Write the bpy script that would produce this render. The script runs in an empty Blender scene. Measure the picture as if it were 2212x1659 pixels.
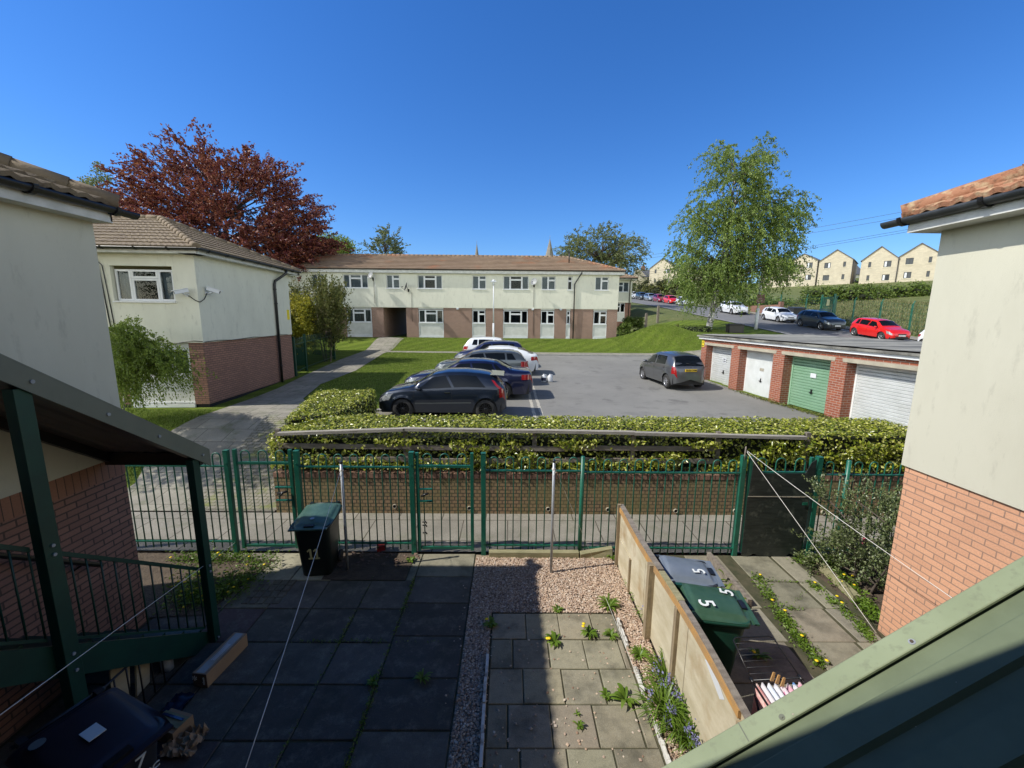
import bpy, math, random
import numpy as np
from mathutils import Vector, Matrix, noise as mnoise
R = math.radians
random.seed(7); rng = np.random.default_rng(11)
scene = bpy.context.scene
COL = scene.collection

# ---------------------------------------------------------------- camera
F, CX, CY, CZ = 880.0, 1106.0, 829.5, 4.15       # pinhole in a 2212 x 1659 picture
_up = Vector((48, 5286, 880)).normalized()
_fw = Vector((-6, 146.5, -880)); _fw = (_fw - _up * _fw.dot(_up)).normalized()
_rt = _fw.cross(_up)
cam_d = bpy.data.cameras.new('camera'); cam = bpy.data.objects.new('camera', cam_d)
COL.objects.link(cam); scene.camera = cam
cam_d.sensor_width = 36; cam_d.lens = F / 2212 * 36
cam_d.clip_start = 0.05; cam_d.clip_end = 3000
Mx = Matrix((_rt, _fw, _up)).to_4x4(); Mx.translation = (0, 0, CZ)
cam.matrix_world = Mx
def P(x, y, Y=None, z=None, X=None):
    c = Vector((x - CX, -(y - CY), -F)); r = (_rt.dot(c), _fw.dot(c), _up.dot(c))
    t = Y / r[1] if Y is not None else (z - CZ) / r[2] if z is not None else X / r[0]
    return (r[0] * t, r[1] * t, r[2] * t + CZ)

# ---------------------------------------------------------------- light
SUN_EL = R(46); SUN_AZ = math.atan2(-0.977, -0.215)      # clockwise from +Y
w = bpy.data.worlds.new('World'); scene.world = w; w.use_nodes = True
nt = w.node_tree; bg = nt.nodes['Background']
sky = nt.nodes.new('ShaderNodeTexSky'); sky.sky_type = 'NISHITA'; sky.sun_disc = False
sky.sun_elevation = SUN_EL; sky.sun_rotation = SUN_AZ
sky.altitude = 0; sky.air_density = 1.15; sky.dust_density = 0.15; sky.ozone_density = 5.0
# sky shaped for fill: blue ahead, low band behind viewer brightened, zenith dimmed
def wn(k): return nt.nodes.new(k)
tcw = wn('ShaderNodeTexCoord'); sx_ = wn('ShaderNodeSeparateXYZ'); nt.links.new(tcw.outputs['Generated'], sx_.inputs[0])
mr = wn('ShaderNodeMapRange'); mr.interpolation_type = 'SMOOTHSTEP'
for i_, v_ in ((1, .48), (2, -.15), (3, 0), (4, 1)): mr.inputs[i_].default_value = v_
dt_ = wn('ShaderNodeVectorMath'); dt_.operation = 'DOT_PRODUCT'; dt_.inputs[1].default_value = (0, .985, .17); nt.links.new(tcw.outputs['Generated'], dt_.inputs[0])
nt.links.new(dt_.outputs['Value'], mr.inputs[0])
lowb = wn('ShaderNodeMapRange'); lowb.interpolation_type = 'SMOOTHSTEP'
for i_, v_ in ((1, .45), (2, .80), (3, 1), (4, 0)): lowb.inputs[i_].default_value = v_
nt.links.new(sx_.outputs[2], lowb.inputs[0])
band = wn('ShaderNodeMath'); band.operation = 'MULTIPLY'; nt.links.new(mr.outputs[0], band.inputs[0]); nt.links.new(lowb.outputs[0], band.inputs[1])
zen = wn('ShaderNodeMapRange'); zen.interpolation_type = 'SMOOTHSTEP'
for i_, v_ in ((1, .57), (2, .80), (3, 1), (4, .42)): zen.inputs[i_].default_value = v_
nt.links.new(sx_.outputs[2], zen.inputs[0])
def wmul(src, col):
    n = wn('ShaderNodeMix'); n.data_type = 'RGBA'; n.blend_type = 'MULTIPLY'; n.inputs[0].default_value = 1
    nt.links.new(src, n.inputs[6]); n.inputs[7].default_value = (*col, 1); return n.outputs[2]
hs = wn('ShaderNodeHueSaturation'); hs.inputs['Saturation'].default_value = .55; nt.links.new(sky.outputs[0], hs.inputs['Color'])
mxw = wn('ShaderNodeMix'); mxw.data_type = 'RGBA'; nt.links.new(band.outputs[0], mxw.inputs[0])
hs0 = wn('ShaderNodeHueSaturation'); hs0.inputs['Saturation'].default_value = 1.22; nt.links.new(sky.outputs[0], hs0.inputs['Color'])
nt.links.new(wmul(hs0.outputs[0], (.58, .72, .97)), mxw.inputs[6]); nt.links.new(wmul(hs.outputs[0], (2.55, 2.33, 2.0)), mxw.inputs[7])
zm = wn('ShaderNodeVectorMath'); zm.operation = 'SCALE'; nt.links.new(mxw.outputs[2], zm.inputs[0]); nt.links.new(zen.outputs[0], zm.inputs['Scale'])
nt.links.new(zm.outputs[0], bg.inputs[0])
bg.inputs[1].default_value = 0.12
sd = bpy.data.lights.new('sun', 'SUN'); sd.energy = 3.5; sd.angle = R(0.53); sd.color = (1, .955, .88)
so = bpy.data.objects.new('sun', sd); COL.objects.link(so)
sv = Vector((math.sin(SUN_AZ) * math.cos(SUN_EL), math.cos(SUN_AZ) * math.cos(SUN_EL), math.sin(SUN_EL)))
so.rotation_euler = sv.to_track_quat('Z', 'Y').to_euler()
scene.view_settings.view_transform = 'Standard'; scene.view_settings.look = 'None'
scene.view_settings.exposure = 0.52; scene.view_settings.gamma = 1
try:
    scene.cycles.max_bounces = 8; scene.cycles.transparent_max_bounces = 16
    scene.cycles.caustics_reflective = False; scene.cycles.caustics_refractive = False
except Exception: pass

# ---------------------------------------------------------------- materials
def newmat(name):
    m = bpy.data.materials.new(name); m.use_nodes = True
    return m, m.node_tree, m.node_tree.nodes['Principled BSDF']
def nd(t, kind, **kw):
    n = t.nodes.new(kind)
    for k, v in kw.items():
        if k.startswith('i_'): n.inputs[k[2:].replace('_', ' ')].default_value = v
        else: setattr(n, k, v)
    return n
def c4(c): return (c[0], c[1], c[2], 1)
def mixc(t, fac, a, b, mode='MIX'):
    n = t.nodes.new('ShaderNodeMix'); n.data_type = 'RGBA'; n.blend_type = mode
    for s, v in ((0, fac), (6, a), (7, b)):
        if isinstance(v, (int, float)): n.inputs[s].default_value = v
        elif isinstance(v, tuple): n.inputs[s].default_value = c4(v)
        else: t.links.new(v, n.inputs[s])
    return n.outputs[2]
def ramp(t, src, a, b):
    n = t.nodes.new('ShaderNodeMapRange'); n.inputs[1].default_value = a; n.inputs[2].default_value = b
    t.links.new(src, n.inputs[0]); return n.outputs[0]
def nz(t, coord, scale, detail=4, rough=.6, stretch=None):
    if stretch:
        mp = nd(t, 'ShaderNodeMapping'); mp.inputs['Scale'].default_value = stretch
        t.links.new(coord, mp.inputs[0]); coord = mp.outputs[0]
    n = nd(t, 'ShaderNodeTexNoise'); n.inputs['Scale'].default_value = scale
    n.inputs['Detail'].default_value = detail; n.inputs['Roughness'].default_value = rough
    t.links.new(coord, n.inputs['Vector']); return n.outputs['Fac']
def bump(t, b, h, strength=.3, dist=.01):
    n = nd(t, 'ShaderNodeBump'); n.inputs['Strength'].default_value = strength; n.inputs['Distance'].default_value = dist
    t.links.new(h, n.inputs['Height'])
    if b.inputs['Normal'].links: t.links.new(b.inputs['Normal'].links[0].from_socket, n.inputs['Normal'])
    t.links.new(n.outputs[0], b.inputs['Normal'])
def mat(name, c, c2=None, scale=3, rough=.7, bs=0, bst=.3, bd=.01, metal=0, coat=0, lo=.35, hi=.65, detail=5, stretch=None, spec=None, coord='Object', c3=None, s3=20):
    m, t, b = newmat(name)
    tc = nd(t, 'ShaderNodeTexCoord').outputs[coord]
    b.inputs['Roughness'].default_value = rough; b.inputs['Metallic'].default_value = metal
    if coat: b.inputs['Coat Weight'].default_value = coat; b.inputs['Coat Roughness'].default_value = .04
    if spec is not None: b.inputs['Specular IOR Level'].default_value = spec
    if c2 is None: b.inputs['Base Color'].default_value = c4(c)
    else:
        o = mixc(t, ramp(t, nz(t, tc, scale, detail, stretch=stretch), lo, hi), c, c2)
        if c3: o = mixc(t, ramp(t, nz(t, tc, s3, 3), .55, .75), o, c3)
        t.links.new(o, b.inputs['Base Color'])
    if bs: bump(t, b, nz(t, tc, bs, 4), bst, bd)
    return m
def brickmat(name, c1, c2, mortar, bw=.225, rh=.075, ms=.010, dark=None, tintscale=.8, bst=.5, stain=.35):
    m, t, b = newmat(name)
    uv = nd(t, 'ShaderNodeUVMap').outputs[0]
    k = nd(t, 'ShaderNodeTexBrick'); k.offset = .5
    k.inputs['Scale'].default_value = 1; k.inputs['Mortar Size'].default_value = ms / 2
    k.inputs['Mortar Smooth'].default_value = .15; k.inputs['Bias'].default_value = 0
    k.inputs['Brick Width'].default_value = bw; k.inputs['Row Height'].default_value = rh
    k.inputs['Color1'].default_value = c4(c1); k.inputs['Color2'].default_value = c4(c2); k.inputs['Mortar'].default_value = c4(mortar)
    t.links.new(uv, k.inputs['Vector'])
    n1 = nz(t, uv, tintscale, 5); n2 = nz(t, uv, 60, 3)
    o = mixc(t, ramp(t, n1, .45, .75), k.outputs['Color'], dark or tuple(x * .55 for x in c1))
    o = mixc(t, stain, k.outputs['Color'], o)
    o = mixc(t, ramp(t, n2, .3, .8), o, mixc(t, .25, o, (0.02, .015, .01)))
    t.links.new(o, b.inputs['Base Color']); b.inputs['Roughness'].default_value = .85
    inv = nd(t, 'ShaderNodeMath', operation='SUBTRACT'); inv.inputs[0].default_value = 1
    t.links.new(k.outputs['Fac'], inv.inputs[1])
    bump(t, b, inv.outputs[0], bst, .008); bump(t, b, n2, .25, .004)
    return m
def leafmat(name, cols, rough=.45, trans=.35, spec=.4):
    m, t, b = newmat(name)
    g = nd(t, 'ShaderNodeNewGeometry'); cr = nd(t, 'ShaderNodeValToRGB'); cr.color_ramp.interpolation = 'LINEAR'
    e = cr.color_ramp.elements
    while len(e) < len(cols): e.new(.5)
    for i, c in enumerate(cols): e[i].position = i / (len(cols) - 1); e[i].color = c4(c)
    t.links.new(g.outputs['Random Per Island'], cr.inputs[0])
    t.links.new(cr.outputs[0], b.inputs['Base Color'])
    b.inputs['Roughness'].default_value = rough; b.inputs['Specular IOR Level'].default_value = spec
    tr = nd(t, 'ShaderNodeBsdfTranslucent'); mx = nd(t, 'ShaderNodeMixShader'); mx.inputs[0].default_value = trans
    br = nd(t, 'ShaderNodeBrightContrast'); br.inputs[1].default_value = .02
    t.links.new(cr.outputs[0], br.inputs[0]); t.links.new(br.outputs[0], tr.inputs[0])
    t.links.new(b.outputs[0], mx.inputs[1]); t.links.new(tr.outputs[0], mx.inputs[2])
    t.links.new(mx.outputs[0], t.nodes['Material Output'].inputs[0])
    return m
def glassmat(name, refl=.25, tint=(.8, .85, .85), dark=.0):
    m, t, b = newmat(name)
    tr = nd(t, 'ShaderNodeBsdfTransparent'); tr.inputs[0].default_value = c4(tint)
    gl = nd(t, 'ShaderNodeBsdfGlossy'); gl.inputs['Roughness'].default_value = .02
    fr = nd(t, 'ShaderNodeFresnel'); fr.inputs[0].default_value = 1.28
    ad = nd(t, 'ShaderNodeMath', operation='ADD', use_clamp=True); ad.inputs[1].default_value = refl
    t.links.new(fr.outputs[0], ad.inputs[0])
    mx = nd(t, 'ShaderNodeMixShader'); t.links.new(ad.outputs[0], mx.inputs[0])
    t.links.new(tr.outputs[0], mx.inputs[1]); t.links.new(gl.outputs[0], mx.inputs[2])
    t.links.new(mx.outputs[0], t.nodes['Material Output'].inputs[0])
    return m
def attrmat(name, rough=.85, sc=12, amt=.35, bs=60, bst=.4, bd=.006, dirt=(.05, .05, .035), spots=None):
    """colour from the mesh attribute 'tint' (each slab its own stone), dirt and pits from noise"""
    m, t, b = newmat(name)
    a = nd(t, 'ShaderNodeAttribute', attribute_name='tint'); tc = nd(t, 'ShaderNodeTexCoord').outputs['Object']
    o = mixc(t, ramp(t, nz(t, tc, sc, 6, .7), .45, .8), a.outputs['Color'], dirt)
    o = mixc(t, amt, a.outputs['Color'], o)
    lg = mixc(t, .55, o, (.36, .34, .26)); o = mixc(t, ramp(t, nz(t, tc, 4.5, 8, .8), .50, .72), o, lg); o = mixc(t, ramp(t, nz(t, tc, 38, 4, .8), .62, .72), o, lg)
    n2 = nz(t, tc, 2.2, 5)
    o = mixc(t, ramp(t, n2, .48, .68), o, mixc(t, .6, o, dirt))
    n3 = nz(t, tc, 130, 2)
    o = mixc(t, ramp(t, n3, .35, .7), mixc(t, .3, o, (0, 0, 0)), o)
    t.links.new(o, b.inputs['Base Color']); b.inputs['Roughness'].default_value = rough
    bump(t, b, nz(t, tc, bs, 4), bst, bd)
    return m

M = {}
def render_mat(name, c, c2):
    m, t, b = newmat(name); tc = nd(t, 'ShaderNodeTexCoord').outputs['Object']
    n = nz(t, tc, 1.1, 6, .65, stretch=(1, 1, .45)); n2 = nz(t, tc, 7, 5, .7, stretch=(1, 1, .3))
    o = mixc(t, ramp(t, n, .42, .72), c, c2)
    o = mixc(t, ramp(t, n2, .56, .78), o, tuple(x * .82 for x in c2))
    t.links.new(o, b.inputs['Base Color']); b.inputs['Roughness'].default_value = .9
    bump(t, b, nz(t, tc, 90, 4), .35, .006); return m
M['render'] = render_mat('cream_render', (.565, .55, .44), (.51, .495, .39))
M['render_pale'] = render_mat('pale_render', (.68, .67, .55), (.61, .60, .49))
M['brick'] = brickmat('brown_brick', (.36, .185, .13), (.28, .145, .105), (.10, .065, .05), ms=.018)
M['brick_far'] = brickmat('brown_facade_brick', (.32, .18, .125), (.265, .15, .105), (.40, .33, .27), ms=.016)
M['brick_pink'] = brickmat('salmon_brick', (.74, .40, .24), (.64, .34, .205), (.33, .21, .15), stain=.2, ms=.013)
M['brick_red'] = brickmat('garage_red_brick', (.36, .105, .05), (.27, .075, .04), (.42, .36, .29), ms=.014)
M['brick_wall'] = brickmat('weathered_wall_brick', (.36, .235, .135), (.28, .205, .10), (.085, .07, .045), bw=.118, rh=.078, dark=(.24, .23, .085), tintscale=.9, stain=.75, ms=.019, bst=.9)
M['brick_cap'] = brickmat('header_cap_brick', (.34, .19, .13), (.27, .15, .10), (.08, .06, .04), bw=.11, rh=.3, ms=.016)
M['soldier'] = brickmat('soldier_course_brick', (.38, .185, .115), (.31, .15, .095), (.10, .06, .045), bw=.082, rh=1.0)
M['tile_brown'] = mat('brown_roof_tile', (.15, .112, .072), (.205, .16, .10), 2.5, .85, 40, .5, c3=(.10, .07, .045), s3=9)
M['tile_red'] = mat('terracotta_roof_tile', (.19, .13, .085), (.25, .18, .12), .9, .85, 40, .5, c3=(.32, .13, .06), s3=.35)
M['tile_orange'] = mat('lichen_orange_tile', (.31, .14, .075), (.45, .35, .21), 9, .85, 40, .7, lo=.48, hi=.7, c3=(.12, .06, .03))
M['slate'] = mat('grey_slate', (.075, .08, .09), (.11, .115, .125), 3, .6, 30, .3)
M['black_pl'] = mat('black_plastic', (.012, .012, .013), rough=.35)
M['gutter_grey'] = mat('faded_black_gutter', (.022, .025, .027), (.05, .055, .058), 4, .45)
M['white_pl'] = mat('white_upvc', (.74, .75, .74), (.66, .67, .66), 3, .4)
M['panel'] = mat('white_infill_panel', (.62, .62, .57), (.52, .52, .47), 2, .55)
M['fascia'] = mat('painted_fascia', (.62, .62, .58), (.48, .48, .44), 5, .6)
M['glass'] = glassmat('window_glass', .0)
M['carglass'] = glassmat('car_glass', .10, (.12, .14, .14))
M['curtain'] = mat('net_curtain', (.27, .28, .31), (.14, .15, .17), 6, .9, stretch=(8, 8, .6))
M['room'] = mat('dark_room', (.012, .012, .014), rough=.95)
M['blind'] = mat('vertical_blind', (.24, .23, .20), (.03, .03, .03), 14, .9, stretch=(5, 5, .05), lo=.45, hi=.55)
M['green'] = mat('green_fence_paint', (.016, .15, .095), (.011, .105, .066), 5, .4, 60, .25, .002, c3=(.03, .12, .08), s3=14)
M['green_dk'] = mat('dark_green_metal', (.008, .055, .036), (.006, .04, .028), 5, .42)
M['olive'] = mat('olive_flashing', (.275, .32, .195), (.225, .265, .155), 2.2, .5, 120, .12, .002, c3=(.20, .225, .14), s3=26)
M['olive_grey'] = mat('grey_green_fascia', (.17, .18, .13), (.15, .16, .115), 4, .5)
M['sheet'] = mat('dark_corrugated_sheet', (.15, .185, .115), (.125, .155, .095), 5, .6, spec=.25)
M['under'] = mat('ribbed_roof_lining', (.16, .13, .115), (.13, .105, .09), 4, .6)
M['steel'] = mat('galvanised_pole', (.42, .44, .46), (.30, .32, .34), 8, .4, metal=.3)
M['lampwhite'] = mat('pale_grey_pole_paint', (.62, .64, .66), rough=.5)
M['rope'] = mat('white_rope', (.72, .70, .64), rough=.8)
M['wood_old'] = mat('weathered_grey_timber', (.27, .235, .19), (.16, .135, .11), 3, .85, 40, .6, stretch=(1, 6, 6), coord='Object')
M['wood_sunlit'] = mat('sunlit_rail_timber', (.38, .35, .29), (.24, .215, .18), 3, .85, 40, .6, stretch=(1, 6, 6))  # sunlight on the top rail put into a paler timber colour
M['ply'] = mat('weathered_plywood', (.58, .52, .38), (.44, .38, .25), 2.2, .8, 30, .3, stretch=(3, 1, 2.5), c3=(.36, .26, .14), s3=2.0)
M['ply_edge'] = mat('orange_timber_batten', (.50, .27, .08), (.34, .22, .11), 5, .75, 30, .3, stretch=(5, 1, 1))
M['batten'] = mat('grey_brown_post_timber', (.36, .28, .17), (.22, .17, .11), 4, .8, 30, .4, stretch=(5, 5, 1))
M['plank'] = mat('mossy_plank', (.34, .31, .18), (.22, .21, .11), 4, .9, 30, .5, stretch=(1, 5, 5))
M['concrete'] = mat('concrete', (.36, .345, .30), (.27, .26, .22), 4, .9, 50, .4)
M['lintel'] = mat('concrete_lintel', (.42, .38, .29), (.33, .30, .23), 4, .85, 50, .3)
def asphalt(name, a, b_, sc=.25):
    m, t, b = newmat(name); tc = nd(t, 'ShaderNodeTexCoord').outputs['Object']
    o = mixc(t, ramp(t, nz(t, tc, sc, 6, .65), .4, .62), a, b_)
    o = mixc(t, ramp(t, nz(t, tc, .9, 4, .6), .60, .70), o, tuple(x * .72 for x in a))
    o = mixc(t, ramp(t, nz(t, tc, 1.6, 5), .55, .8), o, tuple(x * .8 for x in a))
    o = mixc(t, ramp(t, nz(t, tc, 70, 2), .3, .7), mixc(t, .25, o, (0, 0, 0)), o)
    t.links.new(o, b.inputs['Base Color']); b.inputs['Roughness'].default_value = .85
    bump(t, b, nz(t, tc, 90, 3), .4, .005); return m
M['asphalt'] = asphalt('car_park_asphalt', (.215, .21, .192), (.26, .255, .232))
M['road'] = asphalt('road_asphalt', (.17, .17, .17), (.20, .20, .20))
def felt():
    m, t, b = newmat('garage_roof_felt'); tc = nd(t, 'ShaderNodeTexCoord').outputs['Object']
    o = mixc(t, ramp(t, nz(t, tc, .7, 6, .65, stretch=(.35, 1.8, 1)), .42, .62), (.27, .265, .23), (.10, .098, .09))
    o = mixc(t, ramp(t, nz(t, tc, 3, 5), .55, .8), o, (.07, .065, .06))
    t.links.new(o, b.inputs['Base Color']); b.inputs['Roughness'].default_value = .9
    bump(t, b, nz(t, tc, 40, 4), .4, .006); return m
M['felt'] = felt()
def grassmat(name, a, b_, c, stripes=0):
    m, t, b = newmat(name); tc = nd(t, 'ShaderNodeTexCoord').outputs['Object']
    o = mixc(t, ramp(t, nz(t, tc, .6, 6, .6), .35, .68), a, b_)
    o = mixc(t, ramp(t, nz(t, tc, 3.5, 5, .7), .5, .8), o, c)
    o = mixc(t, ramp(t, nz(t, tc, 28, 3, .7), .35, .7), mixc(t, .45, o, (0, .01, 0)), o)
    if stripes:
        mp = nd(t, 'ShaderNodeMapping'); mp.inputs['Rotation'].default_value = (0, 0, R(48)); t.links.new(tc, mp.inputs[0])
        wv = nd(t, 'ShaderNodeTexWave'); wv.inputs['Scale'].default_value = .33; wv.inputs['Distortion'].default_value = 3; wv.inputs['Detail'].default_value = 3
        t.links.new(mp.outputs[0], wv.inputs[0])
        o = mixc(t, ramp(t, wv.outputs['Fac'], .2, .9), mixc(t, .27, o, (.012, .03, .004)), o)
    t.links.new(o, b.inputs['Base Color']); b.inputs['Roughness'].default_value = .9; b.inputs['Specular IOR Level'].default_value = .15
    bump(t, b, nz(t, tc, 25, 5, .8), .9, .05); return m
M['grass'] = grassmat('mown_lawn', (.15, .22, .022), (.20, .27, .032), (.25, .27, .07), 1)
M['rough_grass'] = grassmat('rough_bank_grass', (.12, .16, .05), (.20, .21, .085), (.28, .25, .13))
M['soil'] = mat('bare_soil', (.075, .055, .038), (.12, .09, .06), 6, .95, 30, .8, .03)
M['slab'] = attrmat('worn_paving_stone')
M['slab_joint'] = mat('mossy_joint_soil', (.045, .05, .022), (.09, .08, .045), 5, .95, 60, .7)
M['gravel'] = attrmat('pink_pebble', .7, 40, .1, 60, .1)
M['pebble'] = leafmat('pea_gravel', [(.20, .12, .08), (.42, .29, .20), (.60, .46, .33), (.36, .26, .20), (.70, .60, .48)], .7, 0, .3)

# ---------------------------------------------------------------- mesh helpers
WL = {}            # world location of every parent
class MB:
    def __init__(s): s.v = []; s.f = []; s.fm = []; s.sm = []; s.tint = []; s.cm = 0; s.ct = None
    def add(s, vs, fs, m=None, smooth=False):
        b = len(s.v); s.v.extend([tuple(p) for p in vs])
        for f in fs:
            s.f.append(tuple(i + b for i in f)); s.fm.append(s.cm if m is None else m); s.sm.append(smooth); s.tint.append(s.ct)
        return b
    def box(s, x0, x1, y0, y1, z0, z1, m=None):
        return s.hexa([(x0, y0, z0), (x1, y0, z0), (x1, y1, z0), (x0, y1, z0), (x0, y0, z1), (x1, y0, z1), (x1, y1, z1), (x0, y1, z1)], m)
    def hexa(s, p, m=None):
        s.add(p, [(3, 2, 1, 0), (4, 5, 6, 7), (0, 1, 5, 4), (1, 2, 6, 5), (2, 3, 7, 6), (3, 0, 4, 7)], m)
    def obox(s, c, ax, ay, az, hx, hy, hz, m=None):
        c = Vector(c); ax = Vector(ax) * hx; ay = Vector(ay) * hy; az = Vector(az) * hz
        s.hexa([c - ax - ay - az, c + ax - ay - az, c + ax + ay - az, c - ax + ay - az, c - ax - ay + az, c + ax - ay + az, c + ax + ay + az, c - ax + ay + az], m)
    def beam(s, a, b, w, h, up=(0, 0, 1), m=None):
        a = Vector(a); b = Vector(b); d = (b - a); L = d.length; d.normalize(); sd_ = d.cross(Vector(up))
        if sd_.length < 1e-4: sd_ = d.cross(Vector((0, 1, 0)))
        sd_.normalize(); u = sd_.cross(d)
        s.obox((a + b) / 2, d, sd_, u, L / 2, w / 2, h / 2, m)
    def quad(s, a, b, c, d, m=None): s.add([a, b, c, d], [(0, 1, 2, 3)], m)
    def tube(s, pts, r, n=8, cap=True, m=None, smooth=True):
        pts = [Vector(p) for p in pts]; N = len(pts)
        rs = r if isinstance(r, (list, tuple)) else [r] * N
        up = Vector((0, 0, 1)); vs = []; prev = None
        for i, p in enumerate(pts):
            d = (pts[min(i + 1, N - 1)] - pts[max(i - 1, 0)])
            d = d.normalized() if d.length > 1e-9 else Vector((0, 0, 1))
            if prev is None:
                a = d.cross(up); a = a if a.length > .05 else d.cross(Vector((1, 0, 0)))
            else: a = prev - d * prev.dot(d)
            a.normalize(); prev = a; b = d.cross(a)
            for k in range(n):
                t = 2 * math.pi * k / n; vs.append(p + (a * math.cos(t) + b * math.sin(t)) * rs[i])
        fs = [(i * n + k, i * n + (k + 1) % n, (i + 1) * n + (k + 1) % n, (i + 1) * n + k) for i in range(N - 1) for k in range(n)]
        b0 = s.add(vs, fs, m, smooth)
        if cap: s.f += [tuple(b0 + k for k in range(n))[::-1], tuple(b0 + (N - 1) * n + k for k in range(n))]; s.fm += [s.cm if m is None else m] * 2; s.sm += [False] * 2; s.tint += [s.ct] * 2
    def lathe(s, prof, n=20, c=(0, 0, 0), axis='z', m=None, smooth=True):
        vs = []
        for r, h in prof:
            for k in range(n):
                t = 2 * math.pi * k / n; a, b = r * math.cos(t), r * math.sin(t)
                q = (a, b, h) if axis == 'z' else ((a, h, b) if axis == 'y' else (h, a, b))
                vs.append((q[0] + c[0], q[1] + c[1], q[2] + c[2]))
        fs = [(i * n + k, i * n + (k + 1) % n, (i + 1) * n + (k + 1) % n, (i + 1) * n + k) for i in range(len(prof) - 1) for k in range(n)]
        s.add(vs, fs, m, smooth)
    def grid(s, pts, nu, nv, m=None, smooth=True):
        s.add(pts, [(j * nu + i, j * nu + i + 1, (j + 1) * nu + i + 1, (j + 1) * nu + i) for j in range(nv - 1) for i in range(nu - 1)], m, smooth)
    def prism(s, poly, z0, z1, m=None):
        n = len(poly)
        s.add([(x, y, z0) for x, y in poly] + [(x, y, z1) for x, y in poly],
              [tuple(range(n))[::-1], tuple(range(n, 2 * n))] + [(i, (i + 1) % n, n + (i + 1) % n, n + i) for i in range(n)], m)
    def build(s, name, mats, parent=None, loc=None, world=True, bev=0, obj_props=None):
        me = bpy.data.meshes.new(name)
        off = Vector((0, 0, 0))
        if parent is not None and world: off = WL.get(parent.name, Vector((0, 0, 0)))
        if loc is not None and world: off = Vector(loc)
        V = np.array(s.v, dtype=np.float64).reshape(-1, 3) - np.array(off)
        me.from_pydata(V.tolist(), [], s.f)
        if not isinstance(mats, (list, tuple)): mats = [mats]
        for q in mats: me.materials.append(M[q] if isinstance(q, str) else q)
        nf = len(me.polygons)
        me.polygons.foreach_set('material_index', s.fm); me.polygons.foreach_set('use_smooth', s.sm)
        # metre-scale UVs from each face's own plane
        nrm = np.zeros(nf * 3); me.polygons.foreach_get('normal', nrm); nrm = nrm.reshape(-1, 3)
        lt = np.zeros(nf, dtype=int); me.polygons.foreach_get('loop_total', lt)
        li = np.zeros(len(me.loops), dtype=int); me.loops.foreach_get('vertex_index', li)
        N = np.repeat(nrm, lt, axis=0); Pn = np.array(s.v, dtype=np.float64).reshape(-1, 3)[li]
        T = np.stack([-N[:, 1], N[:, 0], np.zeros(len(N))], 1); ln = np.linalg.norm(T, axis=1); flat = ln < .05
        T[~flat] /= ln[~flat][:, None]; T[flat] = (1, 0, 0); B = np.cross(N, T); B[flat] = (0, 1, 0)
        uv = np.stack([(Pn * T).sum(1), (Pn * B).sum(1)], 1)
        ul = me.uv_layers.new(name='UVMap'); ul.data.foreach_set('uv', uv.ravel().astype(np.float32))
        if any(t is not None for t in s.tint):
            at = me.attributes.new('tint', 'FLOAT_COLOR', 'FACE')
            at.data.foreach_set('color', np.array([(*(t or (.3, .3, .3)), 1) for t in s.tint], dtype=np.float32).ravel())
        me.validate(); me.update()
        o = bpy.data.objects.new(name, me); COL.objects.link(o)
        if parent is not None:
            o.parent = parent; WL[o.name] = Vector(WL.get(parent.name, Vector((0, 0, 0))))
        elif loc is not None: o.location = loc; WL[o.name] = Vector(loc)
        else: WL[o.name] = Vector((0, 0, 0))
        if bev:
            md = o.modifiers.new('bevel', 'BEVEL'); md.width = bev; md.segments = 2; md.limit_method = 'ANGLE'
        return o
def tag(o, label=None, cat=None, group=None, kind=None):
    if label: o['label'] = label
    if cat: o['category'] = cat
    if group: o['group'] = group
    if kind: o['kind'] = kind
    return o
def thing(name, label, cat, loc=(0, 0, 0), rz=0, group=None):
    o = bpy.data.objects.new(name, None); COL.objects.link(o); o.location = loc; o.rotation_euler = (0, 0, rz)
    o.empty_display_size = .2; WL[o.name] = Vector(loc); return tag(o, label, cat, group)
def copy_tree(o, parent=None):
    c = o.copy(); COL.objects.link(c)
    if parent is not None: c.parent = parent
    for ch in list(o.children): copy_tree(ch, c)
    return c
def single(mb, name, mats, label, cat, loc, group=None, bev=0, kind=None):
    return tag(mb.build(name, mats, loc=loc, bev=bev), label, cat, group, kind)
def struct(mb, name, mats): return tag(mb.build(name, mats), kind='structure')

def text_obj(body, size, m, loc, rot, name='number', parent=None, ext=.002, sx=1, align='CENTER'):
    cu = bpy.data.curves.new(name, 'FONT'); cu.body = body; cu.size = size; cu.extrude = ext; cu.align_x = align; cu.align_y = 'CENTER'
    cu.offset = size * .010; cu.resolution_u = 3
    tmp = bpy.data.objects.new('t', cu); COL.objects.link(tmp)
    dg = bpy.context.evaluated_depsgraph_get(); dg.update()
    me = bpy.data.meshes.new_from_object(tmp.evaluated_get(dg)); bpy.data.objects.remove(tmp)
    me.name = name; me.materials.clear(); me.materials.append(M[m] if isinstance(m, str) else m)
    me.transform(Matrix.Diagonal((sx, 1, 1, 1)))
    o = bpy.data.objects.new(name, me); COL.objects.link(o)
    if parent is not None: o.parent = parent; loc = Vector(loc) - WL.get(parent.name, Vector((0, 0, 0))) if rot != 'local' else loc
    o.location = loc
    if isinstance(rot, Matrix): o.rotation_euler = rot.to_euler()
    else: o.rotation_euler = rot
    return o

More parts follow.
